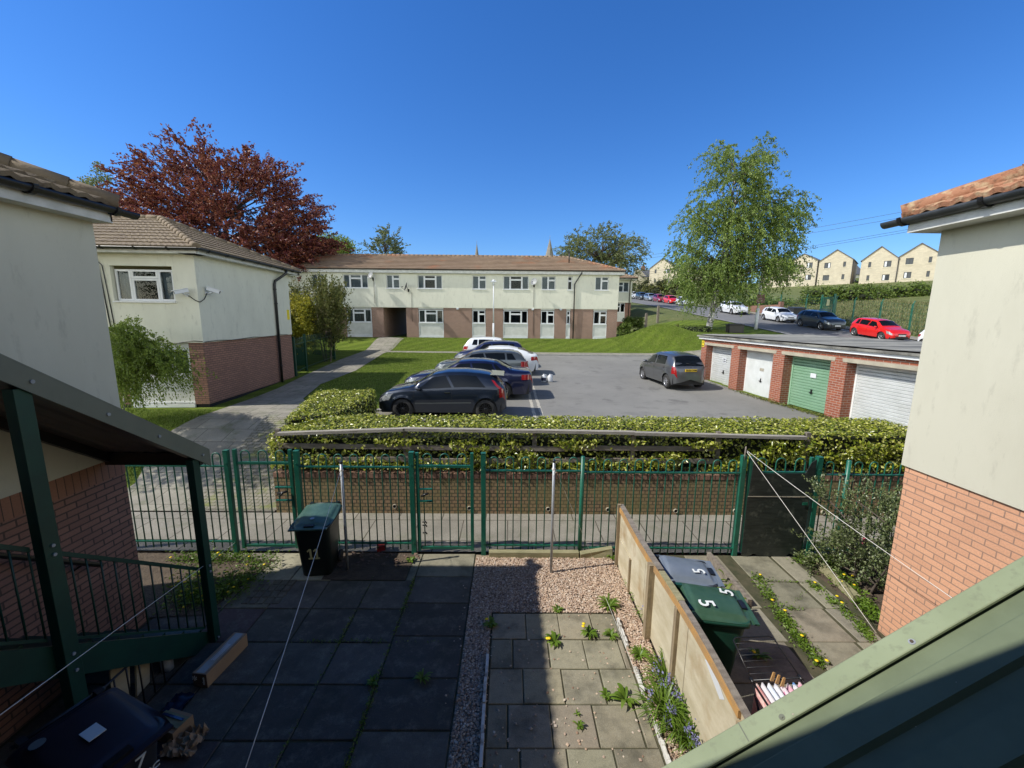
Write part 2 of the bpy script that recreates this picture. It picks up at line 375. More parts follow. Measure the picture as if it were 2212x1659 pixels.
# leaves as many small folded rhombs (numpy)
def leaf_arrays(C, size, aspect=.5, D=None, jitter=1.0, droop=0.0, fold=.25, up=0.0, flat=0.0, N=None):
    n = len(C); sz = size * rng.uniform(.65, 1.3, n)
    d = rng.normal(size=(n, 3)); d /= np.linalg.norm(d, axis=1)[:, None]
    if D is not None: d = D + d * jitter
    d[:, 2] -= droop; d[:, 2] *= (1 - flat)
    d /= np.linalg.norm(d, axis=1)[:, None]
    nn = rng.normal(size=(n, 3)); nn[:, 2] += up
    if N is not None: nn = nn * .55 + N
    s_ = np.cross(d, nn); s_ /= (np.linalg.norm(s_, axis=1)[:, None] + 1e-9); nn = np.cross(s_, d)
    L = (d * sz[:, None]) / 2; W = s_ * (sz * aspect / 2)[:, None]; U = nn * (sz * fold * aspect)[:, None]
    V = np.stack([C - L, C + W + U - L * .1, C + L, C - W + U - L * .1], 1).reshape(-1, 3)
    return V
def leaf_mesh(name, V, m, parent=None, loc=None, smooth=False):
    n = len(V) // 4; me = bpy.data.meshes.new(name)
    off = WL.get(parent.name, Vector((0, 0, 0))) if parent is not None else Vector(loc or (0, 0, 0))
    V = V - np.array(off)
    me.vertices.add(n * 4); me.vertices.foreach_set('co', V.astype(np.float32).ravel())
    me.loops.add(n * 6); me.polygons.add(n * 2)
    b = (np.arange(n) * 4)[:, None]; idx = np.concatenate([b + np.array([0, 1, 2]), b + np.array([0, 2, 3])], 1).ravel()
    me.loops.foreach_set('vertex_index', idx.astype(np.int32))
    me.polygons.foreach_set('loop_start', (np.arange(n * 2) * 3).astype(np.int32)); me.polygons.foreach_set('loop_total', np.full(n * 2, 3, dtype=np.int32))
    me.materials.append(M[m] if isinstance(m, str) else m); me.update(calc_edges=True); me.validate()
    o = bpy.data.objects.new(name, me); COL.objects.link(o)
    if parent is not None: o.parent = parent; WL[o.name] = Vector(off)
    elif loc is not None: o.location = loc; WL[o.name] = Vector(loc)
    return o

# ---------------------------------------------------------------- terrain height
def sst(a, b, x):
    t = min(1, max(0, (x - a) / (b - a))); return t * t * (3 - 2 * t)
WY, FY, WXL = 8.08, 6.62, -4.88         # retaining wall face, railing line, wall's left end
def roadz(y):
    y = max(23, min(y, 120)); return 2.62 + .098 * (min(y, 62) - 32) + .082 * max(0, y - 62)
def Hup(x, y):
    a = 1.05 + .03 * max(0, min(y, 30.3) - 15)
    a += (2.27 - 1.51) * sst(30.0, 34.4, y)
    s = sst(10.6, 19.5, x)
    if y < 28.5: s = sst(15.6, 20.5, x)
    elif y < 30.5: s = s * (y - 28.5) / 2 + sst(15.6, 20.5, x) * (30.5 - y) / 2
    r = roadz(y) + max(0, x - 32) * .10
    h = a * (1 - s) + r * s
    # grassy mound beside the end of the long building
    h += 1.25 * math.exp(-((x - 12.6) / 2.6) ** 2 - ((y - 34.0) / 2.6) ** 2) * sst(29.6, 31.5, y)
    if x < -13 and y > 20: h += .0
    return h
def H(x, y):
    if y <= WY + .05: return 0.0
    if x < WXL - .02:
        return 1.05 * sst(8.2, 12.6, y) if y < 13 else Hup(x, y)
    if y < WY + .2: return 0.0 if y < WY + .1 else .85
    return Hup(x, y)
def GP(x, y):
    c = Vector((x - CX, -(y - CY), -F)); r = Vector((_rt.dot(c), _fw.dot(c), _up.dot(c))).normalized()
    t = 3.0
    while t < 300:
        q = r * t
        if q.z + CZ < H(q.x, q.y): break
        t += .04
    return (q.x, q.y)
def lines(*seg):
    o = []
    for a, b, st in seg:
        o += list(np.arange(a, b - 1e-6, st))
    o.append(seg[-1][1]); return o
# ground sheet reaching the horizon
xs = sorted(set(np.round(lines((-900, -200, 100), (-200, -60, 20), (-60, -24, 3), (-24, -4, .5), (-4, 8, 1.0), (8, 34, .5), (34, 90, 3), (90, 200, 15), (200, 900, 100)), 3)) | {WXL - .03, WXL - .01})
ys = sorted(set(np.round(lines((-60, -6, 9), (-6, 8, 1.0), (8, 14, .25), (14, 42, .5), (42, 130, 3), (130, 300, 17), (300, 1500, 120)), 3)) | {WY + .04, WY + .11, WY + .21})
g = MB(); pts = [(x, y, H(x, y) - (.03 if y < WY + .1 else .0)) for y in ys for x in xs]
nu = len(xs)
for j in range(len(ys) - 1):
    for i in range(nu - 1):
        xm, ym = (xs[i] + xs[i + 1]) / 2, (ys[j] + ys[j + 1]) / 2
        mi = 1 if (ym < WY + .3 or (WXL < xm < 9 and ym < 9.7)) else (2 if (xm > 32.2 or ym > 45) else 0)
        g.f.append((j * nu + i, j * nu + i + 1, (j + 1) * nu + i + 1, (j + 1) * nu + i)); g.fm.append(mi); g.sm.append(True); g.tint.append(None)
g.v = pts
struct(g, 'ground', ['grass', 'soil', 'rough_grass'])
def patch(name, c, nx, ny, m, dz=.012, kindname=None):
    """sheet over the terrain between four XY corners"""
    g = MB(); P4 = [Vector((p[0], p[1])) for p in c]; pts = []
    for j in range(ny + 1):
        for i in range(nx + 1):
            u, v = i / nx, j / ny; q = (P4[0] * (1 - u) + P4[1] * u) * (1 - v) + (P4[3] * (1 - u) + P4[2] * u) * v
            pts.append((q.x, q.y, H(q.x, q.y) + dz))
    g.grid(pts, nx + 1, ny + 1); return struct(g, name, m)
def strip(name, left, right, m, dz=.02, step=.4, nx=4):
    g = MB(); pts = []; n = 0
    for k in range(len(left) - 1):
        a0, a1, b0, b1 = map(Vector, (left[k], left[k + 1], right[k], right[k + 1]))
        ns = max(1, int((a1 - a0).length / step))
        for q in range(ns + (1 if k == len(left) - 2 else 0)):
            t = q / ns; l = a0.lerp(a1, t); r = b0.lerp(b1, t); n += 1
            for i in range(nx + 1):
                p = l.lerp(r, i / nx); pts.append((p.x, p.y, H(p.x, p.y) + dz))
    g.grid(pts, nx + 1, n); return struct(g, name, m)

# ================================================================ THE GROUND'S SURFACES
def pavemat(name, a, b_, joint, bw=.75, rh=.6, moss=(.09, .12, .03), mossamt=.5, ms=.012, bst=.4):
    m, t, b = newmat(name); tc = nd(t, 'ShaderNodeTexCoord').outputs['Object']
    mp = nd(t, 'ShaderNodeMapping'); mp.inputs['Scale'].default_value = (1, 1, 0); t.links.new(tc, mp.inputs[0])
    k = nd(t, 'ShaderNodeTexBrick'); k.offset = .5; k.inputs['Scale'].default_value = 1
    k.inputs['Mortar Size'].default_value = ms / 2; k.inputs['Mortar Smooth'].default_value = .2
    k.inputs['Brick Width'].default_value = bw; k.inputs['Row Height'].default_value = rh
    k.inputs['Color1'].default_value = c4(a); k.inputs['Color2'].default_value = c4(b_); k.inputs['Mortar'].default_value = c4(joint)
    t.links.new(mp.outputs[0], k.inputs['Vector'])
    o = mixc(t, ramp(t, nz(t, tc, 1.3, 6), .4, .75), k.outputs[0], tuple(x * .62 for x in b_))
    o = mixc(t, .8, k.outputs[0], o)
    mm = nd(t, 'ShaderNodeMath', operation='MULTIPLY'); mm.inputs[1].default_value = mossamt
    t.links.new(ramp(t, nz(t, tc, 1.9, 6, .7), .52, .66), mm.inputs[0])
    o = mixc(t, mm.outputs[0], o, moss)
    o = mixc(t, ramp(t, nz(t, tc, 60, 2), .35, .7), mixc(t, .3, o, (0, 0, 0)), o)
    t.links.new(o, b.inputs['Base Color']); b.inputs['Roughness'].default_value = .88
    inv = nd(t, 'ShaderNodeMath', operation='SUBTRACT'); inv.inputs[0].default_value = 1
    t.links.new(k.outputs['Fac'], inv.inputs[1]); bump(t, b, inv.outputs[0], bst, .01); bump(t, b, nz(t, tc, 50, 4), .3, .004)
    return m
M['paving'] = pavemat('footpath_flagstones', (.37, .345, .28), (.30, .28, .23), (.09, .08, .05), ms=.02)
M['paving2'] = pavemat('lower_path_flags', (.37, .345, .29), (.30, .28, .235), (.07, .06, .04), .9, .78, mossamt=.25, ms=.022)
M['setts'] = pavemat('mossy_stone_setts', (.34, .31, .25), (.27, .25, .20), (.10, .11, .04), .19, .13, (.20, .23, .05), .8, .02, .9)
M['kerb'] = mat('grey_kerbstone', (.36, .35, .32), (.28, .275, .25), 5, .85)

patch('car_park', [(-4.4, 9.6), (10.25, 9.6), (9.5, 20.2), (-3.9, 20.2)], 24, 22, 'asphalt')
patch('car_park', [(-3.9, 20.21), (14.2, 20.21), (14.2, 28.28), (-3.3, 28.28)], 24, 18, 'asphalt')
for a, b in (((-3.3, 28.4), (14.3, 28.4)),):
    k = MB()
    n = 20
    for i in range(n):
        x0 = a[0] + (b[0] - a[0]) * i / n; x1 = a[0] + (b[0] - a[0]) * (i + 1) / n - .02
        z = H(x0, 28.4); k.box(x0, x1, 28.3, 28.44, z - .1, z + .10)
    struct(k, 'kerb', 'kerb')
k = MB()
for i in range(18):
    t0, t1 = i / 18, (i + .96) / 18; y0 = 12.9 + 15.4 * t0; y1 = 12.9 + 15.4 * t1
    xl = lambda y: -4.32 + (y - 9.6) * .0545
    k.hexa([(xl(y0) - .13, y0, 1.0), (xl(y0), y0, 1.0), (xl(y1), y1, 1.0), (xl(y1) - .13, y1, 1.0)] + [(xl(y0) - .13, y0, H(-4, y0) + .07), (xl(y0), y0, H(-4, y0) + .07), (xl(y1), y1, H(-4, y1) + .07), (xl(y1) - .13, y1, H(-4, y1) + .07)])
struct(k, 'kerb', 'kerb')
strip('pavement', [(-9.4, 30.25), (14.5, 30.1)], [(-9.4, 29.55), (14.5, 28.44)], 'paving', .016, .8, 2)
# double line of pale setts marking the end of the parking bays
k = MB()
for xx in (.82, 1.06):
    y = 9.9
    while y < 27.5:
        L = random.uniform(.09, .13); dx = random.uniform(-.012, .012)
        z = H(1, y) + .012; k.box(xx - .05 + dx, xx + .05 + dx, y, y + L, z, z + .006); y += L + .018
k.build('bay_line', mat('pale_granite_sett', (.52, .49, .42), (.40, .38, .32), 12, .85))['kind'] = 'structure'
# road climbing past the car park, with footway under the bank
rl = [(23.2, y) for y in (8, 20, 32, 44, 56, 68, 80, 100, 125)]; rr = [(31.2, y) for y in (8, 20, 32, 44, 56, 68, 80, 100, 125)]
strip('road', rl, rr, 'road', .03, 1.5, 6)
strip('verge_kerb', [(23.02, q[1]) for q in rl], [(23.2, q[1]) for q in rl], 'kerb', .12, 1.5, 1)
strip('footway', [(31.25, q[1]) for q in rl], [(32.5, q[1]) for q in rl], 'paving', .09, 1.5, 2)

# footpath: lower walk, ramp and diagonal path to the passage
gp = lambda *a: [GP(x, y) for x, y in a]
patch('lower_path', [(-14, 6.66), (12, 6.66), (12, WY - .0), (-14, WY - .0)], 30, 3, 'paving2', .01)
pl = [(-8.9, 8.12), (-8.85, 9.2)] + gp((345, 948), (455, 893), (600, 840), (662, 810), (736, 777), (769, 765), (828, 728))
pr = [(-4.95, 8.12), (-5.05, 9.2), (-5.45, 10.7), (-5.75, 12.1)] + gp((655, 862), (692, 831), (769, 801), (828, 764), (873, 731))
strip('path', pl, pr, 'paving', .02, .35, 6)
patch('setts', [(-6.9, 8.15), (-4.93, 8.15), (-5.75, 11.9), (-7.4, 12.2)], 8, 14, 'setts', .034)
patch('path', [(-5.2, 12.6), (-3.7, 12.2), (-3.9, 13.3), (-5.0, 13.4)], 5, 4, 'paving', .016)

# ---- paved yards, every slab its own stone, the sunlit row tinted paler
def tint(base, v=.12, hue=.03):
    k = 1 + random.uniform(-v, v); return tuple(max(.01, c * k * (1 + random.uniform(-hue, hue))) for c in base)
g = MB(); grey = (.115, .104, .085); pinkish = (.13, .088, .085); olive = (.19, .18, .13)
def slab(g, x0, x1, y0, y1, z=0.0, c=grey, gap=.008, tilt=.004, v=.14):
    g.ct = tint(c, v); a = [z + random.uniform(-tilt, tilt) for _ in range(4)]
    x0 += gap; x1 -= gap; y0 += gap; y1 -= gap; j = lambda: random.uniform(-.004, .004)
    x0 += j(); x1 += j(); y0 += j(); y1 += j()
    e = .007
    g.hexa([(x0, y0, z - .03), (x1, y0, z - .03), (x1, y1, z - .03), (x0, y1, z - .03), (x0, y0, a[0] - e), (x1, y0, a[1] - e), (x1, y1, a[2] - e), (x0, y1, a[3] - e)])
    g.add([(x0, y0, a[0] - e), (x1, y0, a[1] - e), (x1, y1, a[2] - e), (x0, y1, a[3] - e), (x0 + e, y0 + e, a[0]), (x1 - e, y0 + e, a[1]), (x1 - e, y1 - e, a[2]), (x0 + e, y1 - e, a[3])],
          [(4, 5, 6, 7), (0, 1, 5, 4), (1, 2, 6, 5), (2, 3, 7, 6), (3, 0, 4, 7)]); g.ct = None
colsL = [-.56, -1.48, -2.14, -2.80, -3.44, -4.06, -4.88]
ys0 = [6.62, 5.98, 5.36, 4.74, 4.11, 3.50, 2.88, 2.26, 1.6, .98, .3, -.3]
ys1 = [6.62, 5.87, 5.24, 4.63, 4.02, 3.40, 2.78, 2.16, 1.5, .88, .2, -.4]
for ci in range(6):
    for yi in range(11):
        Y_ = ys0 if ci == 0 else ys1
        y1, y0 = Y_[yi], Y_[yi + 1]; x1, x0 = colsL[ci], colsL[ci + 1]
        if yi == 0 and ci in (1, 2): continue
        c = grey
        if yi == 0: c = (.33, .31, .22)  # front row: sunshine put into a cream slab colour
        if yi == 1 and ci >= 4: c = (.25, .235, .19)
        if (ci, yi) in ((4, 2), (3, 5)): c = pinkish
        if (ci, yi) == (4, 1): c = (.20, .18, .12)
        if random.random() < .18: c = tuple(k * 1.3 for k in c)
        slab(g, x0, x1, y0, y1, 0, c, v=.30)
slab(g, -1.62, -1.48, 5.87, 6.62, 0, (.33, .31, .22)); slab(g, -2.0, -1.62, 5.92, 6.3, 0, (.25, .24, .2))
# drain cover bricks by the bin
for i in range(5):
    for j in range(4): slab(g, -3.86 + i * .11, -3.76 + i * .11, 5.32 + j * .14, 5.45 + j * .14, .012, (.16, .14, .10), .003, .001)
struct(g, 'yard_paving', 'slab')
g = MB(); mid = (.33, .295, .205)
ysm = [5.16, 4.69, 4.24, 3.79, 3.33, 2.87, 2.41, 1.95, 1.5, 1.0]
for r in range(9):
    off = (.0, .18, .06, .24, .12)[r % 5]; x = -.20 - off
    while x < 1.5:
        x0 = max(-.20, x); x1 = min(1.50, x + .455)
        if x1 - x0 > .05: slab(g, x0, x1, ysm[r + 1], ysm[r], 0, mid, .006, v=.2)
        x += .455
struct(g, 'yard_paving', 'slab')
g = MB(); rt_ = (.31, .285, .21)
ysr = [6.60, 5.88, 5.28, 4.66, 4.05, 3.44, 2.8, 2.2, 1.6]
for r in range(8):
    for (x0, x1) in ((2.55, 3.1), (3.12, 3.72), (3.95, 4.62), (4.66, 5.0)):
        sh = -.35 * sst(6.2, 3, (ysr[r])) * (x0 > 3.05)
        if r == 0 and x0 < 3: continue
        slab(g, x0 + sh * .6, x1 + sh * .6, ysr[r + 1], ysr[r], 0, rt_, .006)
struct(g, 'yard_paving', 'slab')
patch('joint_bed', [(-5, -1), (-.5, -1), (-.5, 6.62), (-5, 6.62)], 3, 4, 'slab_joint', -.012)
patch('joint_bed', [(-.22, .6), (1.55, .6), (1.55, 5.17), (-.22, 5.17)], 3, 4, 'slab_joint', -.012)
patch('joint_bed', [(1.9, .6), (5.1, .6), (5.1, 6.62), (1.9, 6.62)], 3, 4, 'slab_joint', -.012)
patch('gravel_bed', [(-.55, .6), (-.22, .6), (-.22, 5.18), (-.55, 5.18)], 2, 3, mat('gravel_base', (.22, .16, .11), (.42, .33, .24), 60, .9, 80, .6, lo=.4, hi=.6), -.010)
patch('gravel_bed', [(1.52, .6), (1.86, .6), (1.86, 5.18), (1.52, 5.18)], 2, 3, M['gravel_base'] if 'gravel_base' in M else bpy.data.materials['gravel_base'], -.010)
patch('gravel_bed', [(-.55, 5.18), (1.86, 5.18), (1.86, 6.60), (-.55, 6.60)], 3, 3, bpy.data.materials['gravel_base'], -.010)
# pebbles of the gravel as real stones
def pebbles(n, regs, name):
    A = np.array([(r[1] - r[0]) * (r[3] - r[2]) for r in regs]); A = A / A.sum(); cs = []
    for r, a in zip(regs, A):
        k = int(n * a); cs.append(np.stack([rng.uniform(r[0], r[1], k), rng.uniform(r[2], r[3], k), rng.uniform(-.006, .012, k)], 1))
    C = np.concatenate(cs); n = len(C)
    base = np.array([(1, 0, 0), (0, 1, 0), (-1, 0, 0), (0, -1, 0), (0, 0, 1), (0, 0, -1)], float)
    S = rng.uniform(.007, .019, (n, 1)) * np.stack([rng.uniform(.7, 1.3, n), rng.uniform(.7, 1.2, n), rng.uniform(.5, .8, n)], 1)
    th = rng.uniform(0, 6.28, n); c, s = np.cos(th)[:, None], np.sin(th)[:, None]
    B = base[None] * S[:, None, :]; X = B[:, :, 0] * c - B[:, :, 1] * s; Y = B[:, :, 0] * s + B[:, :, 1] * c
    V = np.stack([X, Y, B[:, :, 2]], 2) + C[:, None, :]
    tri = np.array([(0, 1, 4), (1, 2, 4), (2, 3, 4), (3, 0, 4)])
    me = bpy.data.meshes.new(name); me.vertices.add(n * 6); me.vertices.foreach_set('co', V.astype(np.float32).ravel())
    idx = (np.arange(n)[:, None, None] * 6 + tri[None]).ravel()
    me.loops.add(len(idx)); me.polygons.add(n * 4); me.loops.foreach_set('vertex_index', idx.astype(np.int32))
    me.polygons.foreach_set('loop_start', (np.arange(n * 4) * 3).astype(np.int32)); me.polygons.foreach_set('loop_total', np.full(n * 4, 3, dtype=np.int32))
    me.polygons.foreach_set('use_smooth', np.ones(n * 4, dtype=bool))
    me.materials.append(M['pebble']); me.update(calc_edges=True); me.validate()
    o = bpy.data.objects.new(name, me); COL.objects.link(o); return o
tag(pebbles(26000, [(-.54, -.22, 1.2, 5.2), (1.53, 1.85, 1.2, 5.2), (-.54, 1.85, 5.18, 6.5)], 'gravel'), 'loose pink and cream pea gravel around the middle yard slabs', 'gravel', kind='stuff')
tag(pebbles(260, [(-.2, 1.5, 4.3, 5.16), (-.7, -.56, 3.5, 5.8), (-.2, 1.5, 2.8, 4.3)], 'stray_pebble'), 'stray pebbles scattered on the middle yard slabs', 'pebbles', kind='stuff')

# ================================================================ BUILDINGS
class Wall:
    def __init__(s, O, e, n): s.O = Vector(O); s.e = Vector(e).normalized(); s.n = Vector(n).normalized()
    def pt(s, u, z, d=0): return s.O + s.e * u + s.n * d + Vector((0, 0, z))
    def box(s, mb, u0, u1, z0, z1, d0, d1, m=None):
        p = s.pt
        mb.hexa([p(u0, z0, d0), p(u1, z0, d0), p(u1, z0, d1), p(u0, z0, d1), p(u0, z1, d0), p(u1, z1, d0), p(u1, z1, d1), p(u0, z1, d1)], m)
    def face(s, mb, u0, u1, z0, z1, ops=(), d=0, rev=.12, m=None):
        us = sorted({u0, u1} | {o[0] for o in ops} | {o[1] for o in ops}); zs = sorted({z0, z1} | {o[2] for o in ops} | {o[3] for o in ops})
        us = [u for u in us if u0 - 1e-6 <= u <= u1 + 1e-6]; zs = [z for z in zs if z0 - 1e-6 <= z <= z1 + 1e-6]
        p = s.pt
        for i in range(len(us) - 1):
            for j in range(len(zs) - 1):
                uc, zc = (us[i] + us[i + 1]) / 2, (zs[j] + zs[j + 1]) / 2
                if any(o[0] < uc < o[1] and o[2] < zc < o[3] for o in ops): continue
                mb.quad(p(us[i], zs[j], d), p(us[i + 1], zs[j], d), p(us[i + 1], zs[j + 1], d), p(us[i], zs[j + 1], d), m)
        for a, b, c, e in [o[:4] for o in ops]:
            c = max(c, z0); e = min(e, z1)
            if e <= c: continue
            mb.quad(p(a, c, d), p(a, c, d - rev), p(a, e, d - rev), p(a, e, d), m); mb.quad(p(b, c, d - rev), p(b, c, d), p(b, e, d), p(b, e, d - rev), m)
            mb.quad(p(a, e, d), p(a, e, d - rev), p(b, e, d - rev), p(b, e, d), m); mb.quad(p(a, c, d - rev), p(a, c, d), p(b, c, d), p(b, c, d - rev), m)
def window(W, par, u0, u1, z0, z1, style='three', d=-.07, curtain='net', sill=True, fr=.05, room=True, label=None, lift=.0):
    f = MB(); t = .05
    bars = []; panes = []
    w_ = u1 - u0; h = z1 - z0
    def rect(a, b, c, e, th=fr):
        W.box(f, a, b, c, c + th, d - t, d); W.box(f, a, b, e - th, e, d - t, d)
        W.box(f, a, a + th, c + th, e - th, d - t, d); W.box(f, b - th, b, c + th, e - th, d - t, d)
    def sash(a, b, c, e, open_=False): rect(a + .004, b - .004, c + .004, e - .004, fr * 1.25); panes.append((a + fr, b - fr, c + fr, e - fr))
    if style == 'three':
        a, b = u0 + w_ * .27, u1 - w_ * .27; q = z1 - h * .28
        sash(u0, a, z0, z1); sash(b, u1, z0, z1); sash(a, b, z0, q); sash(a, b, q, z1)
    elif style == 'two':
        a = u0 + w_ * .48; q = z1 - h * .30; sash(u0, a, z0, z1); sash(a, u1, z0, q); sash(a, u1, q, z1)
    elif style == 'twoL':
        a = u0 + w_ * .46; q = z1 - h * .35; sash(u0, a, z0, q); sash(u0, a, q, z1); sash(a, u1, z0, z1)
    else:
        q = z1 - h * .33; sash(u0, u1, z0, q); sash(u0, u1, q, z1)
    o = f.build('window', 'white_pl', par)
    if label: o['label'] = label
    for (a, b, c, e) in panes:
        g = MB(); W.box(g, a, b, c, e, d - .035, d - .025); g.build('pane', 'glass', o)
    if sill:
        g = MB(); W.box(g, u0 - .06, u1 + .06, z0 - .05, z0 - .005, d, .10 if d < 0 else d + .06); g.build('sill', 'white_pl', o)
    if curtain:
        g = MB()
        segs = [(u0 + .04, u1 - .04)] if curtain in ('net', 'blind') else [(u0 + .03, u0 + w_ * .3), (u1 - w_ * .3, u1 - .03)]
        for a, b in segs:
            n = max(4, int((b - a) / .03)); pts = []
            zz = [z0 + .02 + lift * h, z1 - .02]
            for z in zz:
                for i in range(n + 1): pts.append(W.pt(a + (b - a) * i / n, z, d - .12 + .012 * math.sin(i * 1.9) + random.uniform(-.003, .003)))
            g.grid(pts, n + 1, 2)
        g.build('curtain', 'curtain' if curtain != 'blind' else 'blind', o)
    if room:
        g = MB(); p = W.pt; r = d - .9
        g.quad(p(u0, z0, r), p(u1, z0, r), p(u1, z1, r), p(u0, z1, r))
        for a in (u0, u1): g.quad(p(a, z0, d - .06), p(a, z0, r), p(a, z1, r), p(a, z1, d - .06))
        for a in (z0, z1): g.quad(p(u0, a, d - .06), p(u1, a, d - .06), p(u1, a, r), p(u0, a, r))
        g.build('dark_backing', 'room', o)  # near-black box stands in for the unlit room
    return o
def tiles(mb, e0, e1, r0, r1, rows, pitch=.17, amp=.006, step=.04, m=None):
    """wavy interlocking tiles between an eave line and a ridge line, course by course"""
    e0, e1, r0, r1 = map(Vector, (e0, e1, r0, r1)); ax = (e1 - e0).normalized(); L = (e1 - e0).length
    sl = (r0 + r1) / 2 - (e0 + e1) / 2; sl -= ax * sl.dot(ax); n = ax.cross(sl).normalized()
    if n.z < 0: n = -n
    a0 = (r0 - e0).dot(ax); a1 = (r1 - e0).dot(ax); H_ = sl
    for k in range(rows):
        pts = []; t0, t1 = k / rows, (k + 1) / rows
        lo = a0 * t0, L + (a1 - L) * t0; hi = a0 * t1, L + (a1 - L) * t1
        n_ = max(3, int((lo[1] - lo[0]) / (pitch / 4))); jit = [random.uniform(-.004, .004) for _ in range(n_ + 1)]
        for j, (t, (c0, c1), off) in enumerate(((t0 - .001, lo, -.004), (t0, lo, step), (t1, hi, .004))):
            for i in range(n_ + 1):
                u = c0 + (c1 - c0) * i / n_
                wv = amp * (math.sin(2 * math.pi * u / pitch) if True else 0)
                pts.append(e0 + ax * u + H_ * t + n * (off + (wv if j else wv - .01) + jit[i]))
        mb.grid(pts, n_ + 1, 3, m, smooth=False)
def hiproof(par, x0, x1, y0, y1, ze, pitch_t, rows, mt, hipL=True, hipR=True, frame=None, matcap=None, parts=('f', 'b', 'l', 'r'), step=.035):
    """hip roof over a rectangle in the frame (O, ex, ey)"""
    O, ex, ey = frame or (Vector((0, 0, 0)), Vector((1, 0, 0)), Vector((0, 1, 0)))
    q = lambda x, y, z: O + ex * x + ey * y + Vector((0, 0, z))
    hw = (y1 - y0) / 2; zr = ze + hw * pitch_t; ym = (y0 + y1) / 2
    rl = x0 + (hw if hipL else 0); rr = x1 - (hw if hipR else 0)
    g = MB()
    if 'f' in parts: tiles(g, q(x0, y0, ze), q(x1, y0, ze), q(rl, ym, zr), q(rr, ym, zr), rows, step=step)
    if 'b' in parts: g.quad(q(x1, y1, ze), q(x0, y1, ze), q(rl, ym, zr), q(rr, ym, zr))
    if hipR and 'r' in parts: tiles(g, q(x1, y0, ze), q(x1, y1, ze), q(rr, ym - .01, zr), q(rr, ym + .01, zr), rows)
    if hipL and 'l' in parts: tiles(g, q(x0, y1, ze), q(x0, y0, ze), q(rl, ym + .01, zr), q(rl, ym - .01, zr), rows)
    # closed underside so light never leaks through
    g.quad(q(x0, y0, ze - .03), q(x1, y0, ze - .03), q(x1, y1, ze - .03), q(x0, y1, ze - .03))
    if not hipL: g.add([q(x0 + .3, y0, ze), q(x0 + .3, y1, ze), q(x0 + .3, ym, zr)], [(0, 1, 2)])
    rf = g.build('roof', mt, par)
    c = MB()
    def caps(a, b):
        a, b = Vector(a), Vector(b); L = (b - a).length; n = max(2, int(L / .42))
        for i in range(n):
            p0 = a.lerp(b, i / n); p1 = a.lerp(b, (i + 1.06) / n); c.tube([p0 + Vector((0, 0, .0)), p1], [.125, .105], 8)
    caps(q(rl, ym, zr), q(rr, ym, zr))
    if hipR: caps(q(x1, y0, ze), q(rr, ym, zr)); caps(q(x1, y1, ze), q(rr, ym, zr))
    if hipL: caps(q(x0, y0, ze), q(rl, ym, zr)); caps(q(x0, y1, ze), q(rl, ym, zr))
    c.build('ridge_tiles', matcap or mt, rf)
    return rf
def gutter(par, a, b, m='black_pl', r=.065, br=None, ends=True, out=None):
    g = MB(); a, b = Vector(a), Vector(b); d = (b - a).normalized(); s_ = d.cross(Vector((0, 0, 1)))
    n = 9; vs = []
    for p in (a, b):
        for rr in (r, r - .006):
            for k in range(n):
                t = math.pi * k / (n - 1); vs.append(p + s_ * (rr * math.cos(t)) - Vector((0, 0, rr * 1.05 * math.sin(t))))
    fs = []
    for k in range(n - 1): fs += [(k, k + 1, 2 * n + k + 1, 2 * n + k), (n + k, 3 * n + k, 3 * n + k + 1, n + k + 1)]
    fs += [(0, 2 * n, 3 * n, n), (n - 1, 2 * n - 1, 4 * n - 1, 3 * n - 1)]
    g.add(vs, fs, None, True)
    if ends:
        for p in (a, b): g.add([p + s_ * (r * math.cos(math.pi * k / 8)) - Vector((0, 0, r * 1.05 * math.sin(math.pi * k / 8))) for k in range(9)], [tuple(range(9))])
    o = g.build('gutter', m, par)
    if br:
        L = (b - a).length; k = MB(); x = br * .55
        while x < L:
            p = a + d * x; pts = [p + s_ * ((r + .008) * math.cos(math.pi * i / 8)) - Vector((0, 0, (r + .01) * 1.05 * math.sin(math.pi * i / 8))) for i in range(9)]
            pts = [pts[0] + Vector((0, 0, .01))] + pts + [pts[-1] + Vector((0, 0, .01))]
            for i in range(len(pts) - 1): k.beam(pts[i], pts[i + 1], .045, .012, up=d.cross(pts[i + 1] - pts[i]))
            x += br
        k.build('bracket', 'black_pl', o)
    return o
def downpipe(par, pts, r=.038, m='black_pl', clips=()):
    g = MB(); g.tube(pts, r, 8)
    for c in clips: g.tube([Vector(c) - Vector((0, 0, .03)), Vector(c) + Vector((0, 0, .03))], r + .014, 8)
    return g.build('downpipe', m, par)

# ---- the long two-storey block facing the car park
LB = thing('flats_block', 'long cream and brick flats behind the car park, pierced by a dark passage', 'block of flats', (-4.5, 35, 2.27))
W = Wall((0, 35, 0), (1, 0, 0), (0, -1, 0)); XL, XR = -18.6, 9.17
zb, zband, zt = 2.0, 4.84, 7.62
up = [(-16.49, -15.44, 'two', 'net'), (-13.87, -11.80, 'three', 'net'), (-10.28, -9.17, 'two', 'net'), (-7.68, -5.62, 'three', 'side'), (-3.11, -1.96, 'two', 'net'),
      (-.52, 1.61, 'three', 'side'), (2.68, 3.85, 'two', 'net'), (4.87, 5.26, 'slim', None), (7.17, 8.31, 'two', 'net')]
lo = [(-13.75, -11.62, 'three', 'blind'), (-7.68, -5.56, 'three', 'blind'), (-3.15, -2.0, 'two', None), (-.52, 1.60, 'three', None), (2.66, 3.84, 'two', None), (4.83, 5.19, 'slim', None), (7.13, 8.30, 'two', None)]
g = MB(); W.face(g, XL, XR, zband, zt, [(a, b, 6.36, 7.46) for a, b, _, _ in up], d=.05, rev=.17)
W.box(g, XL, XR, zband - .05, zband, -.1, .048)
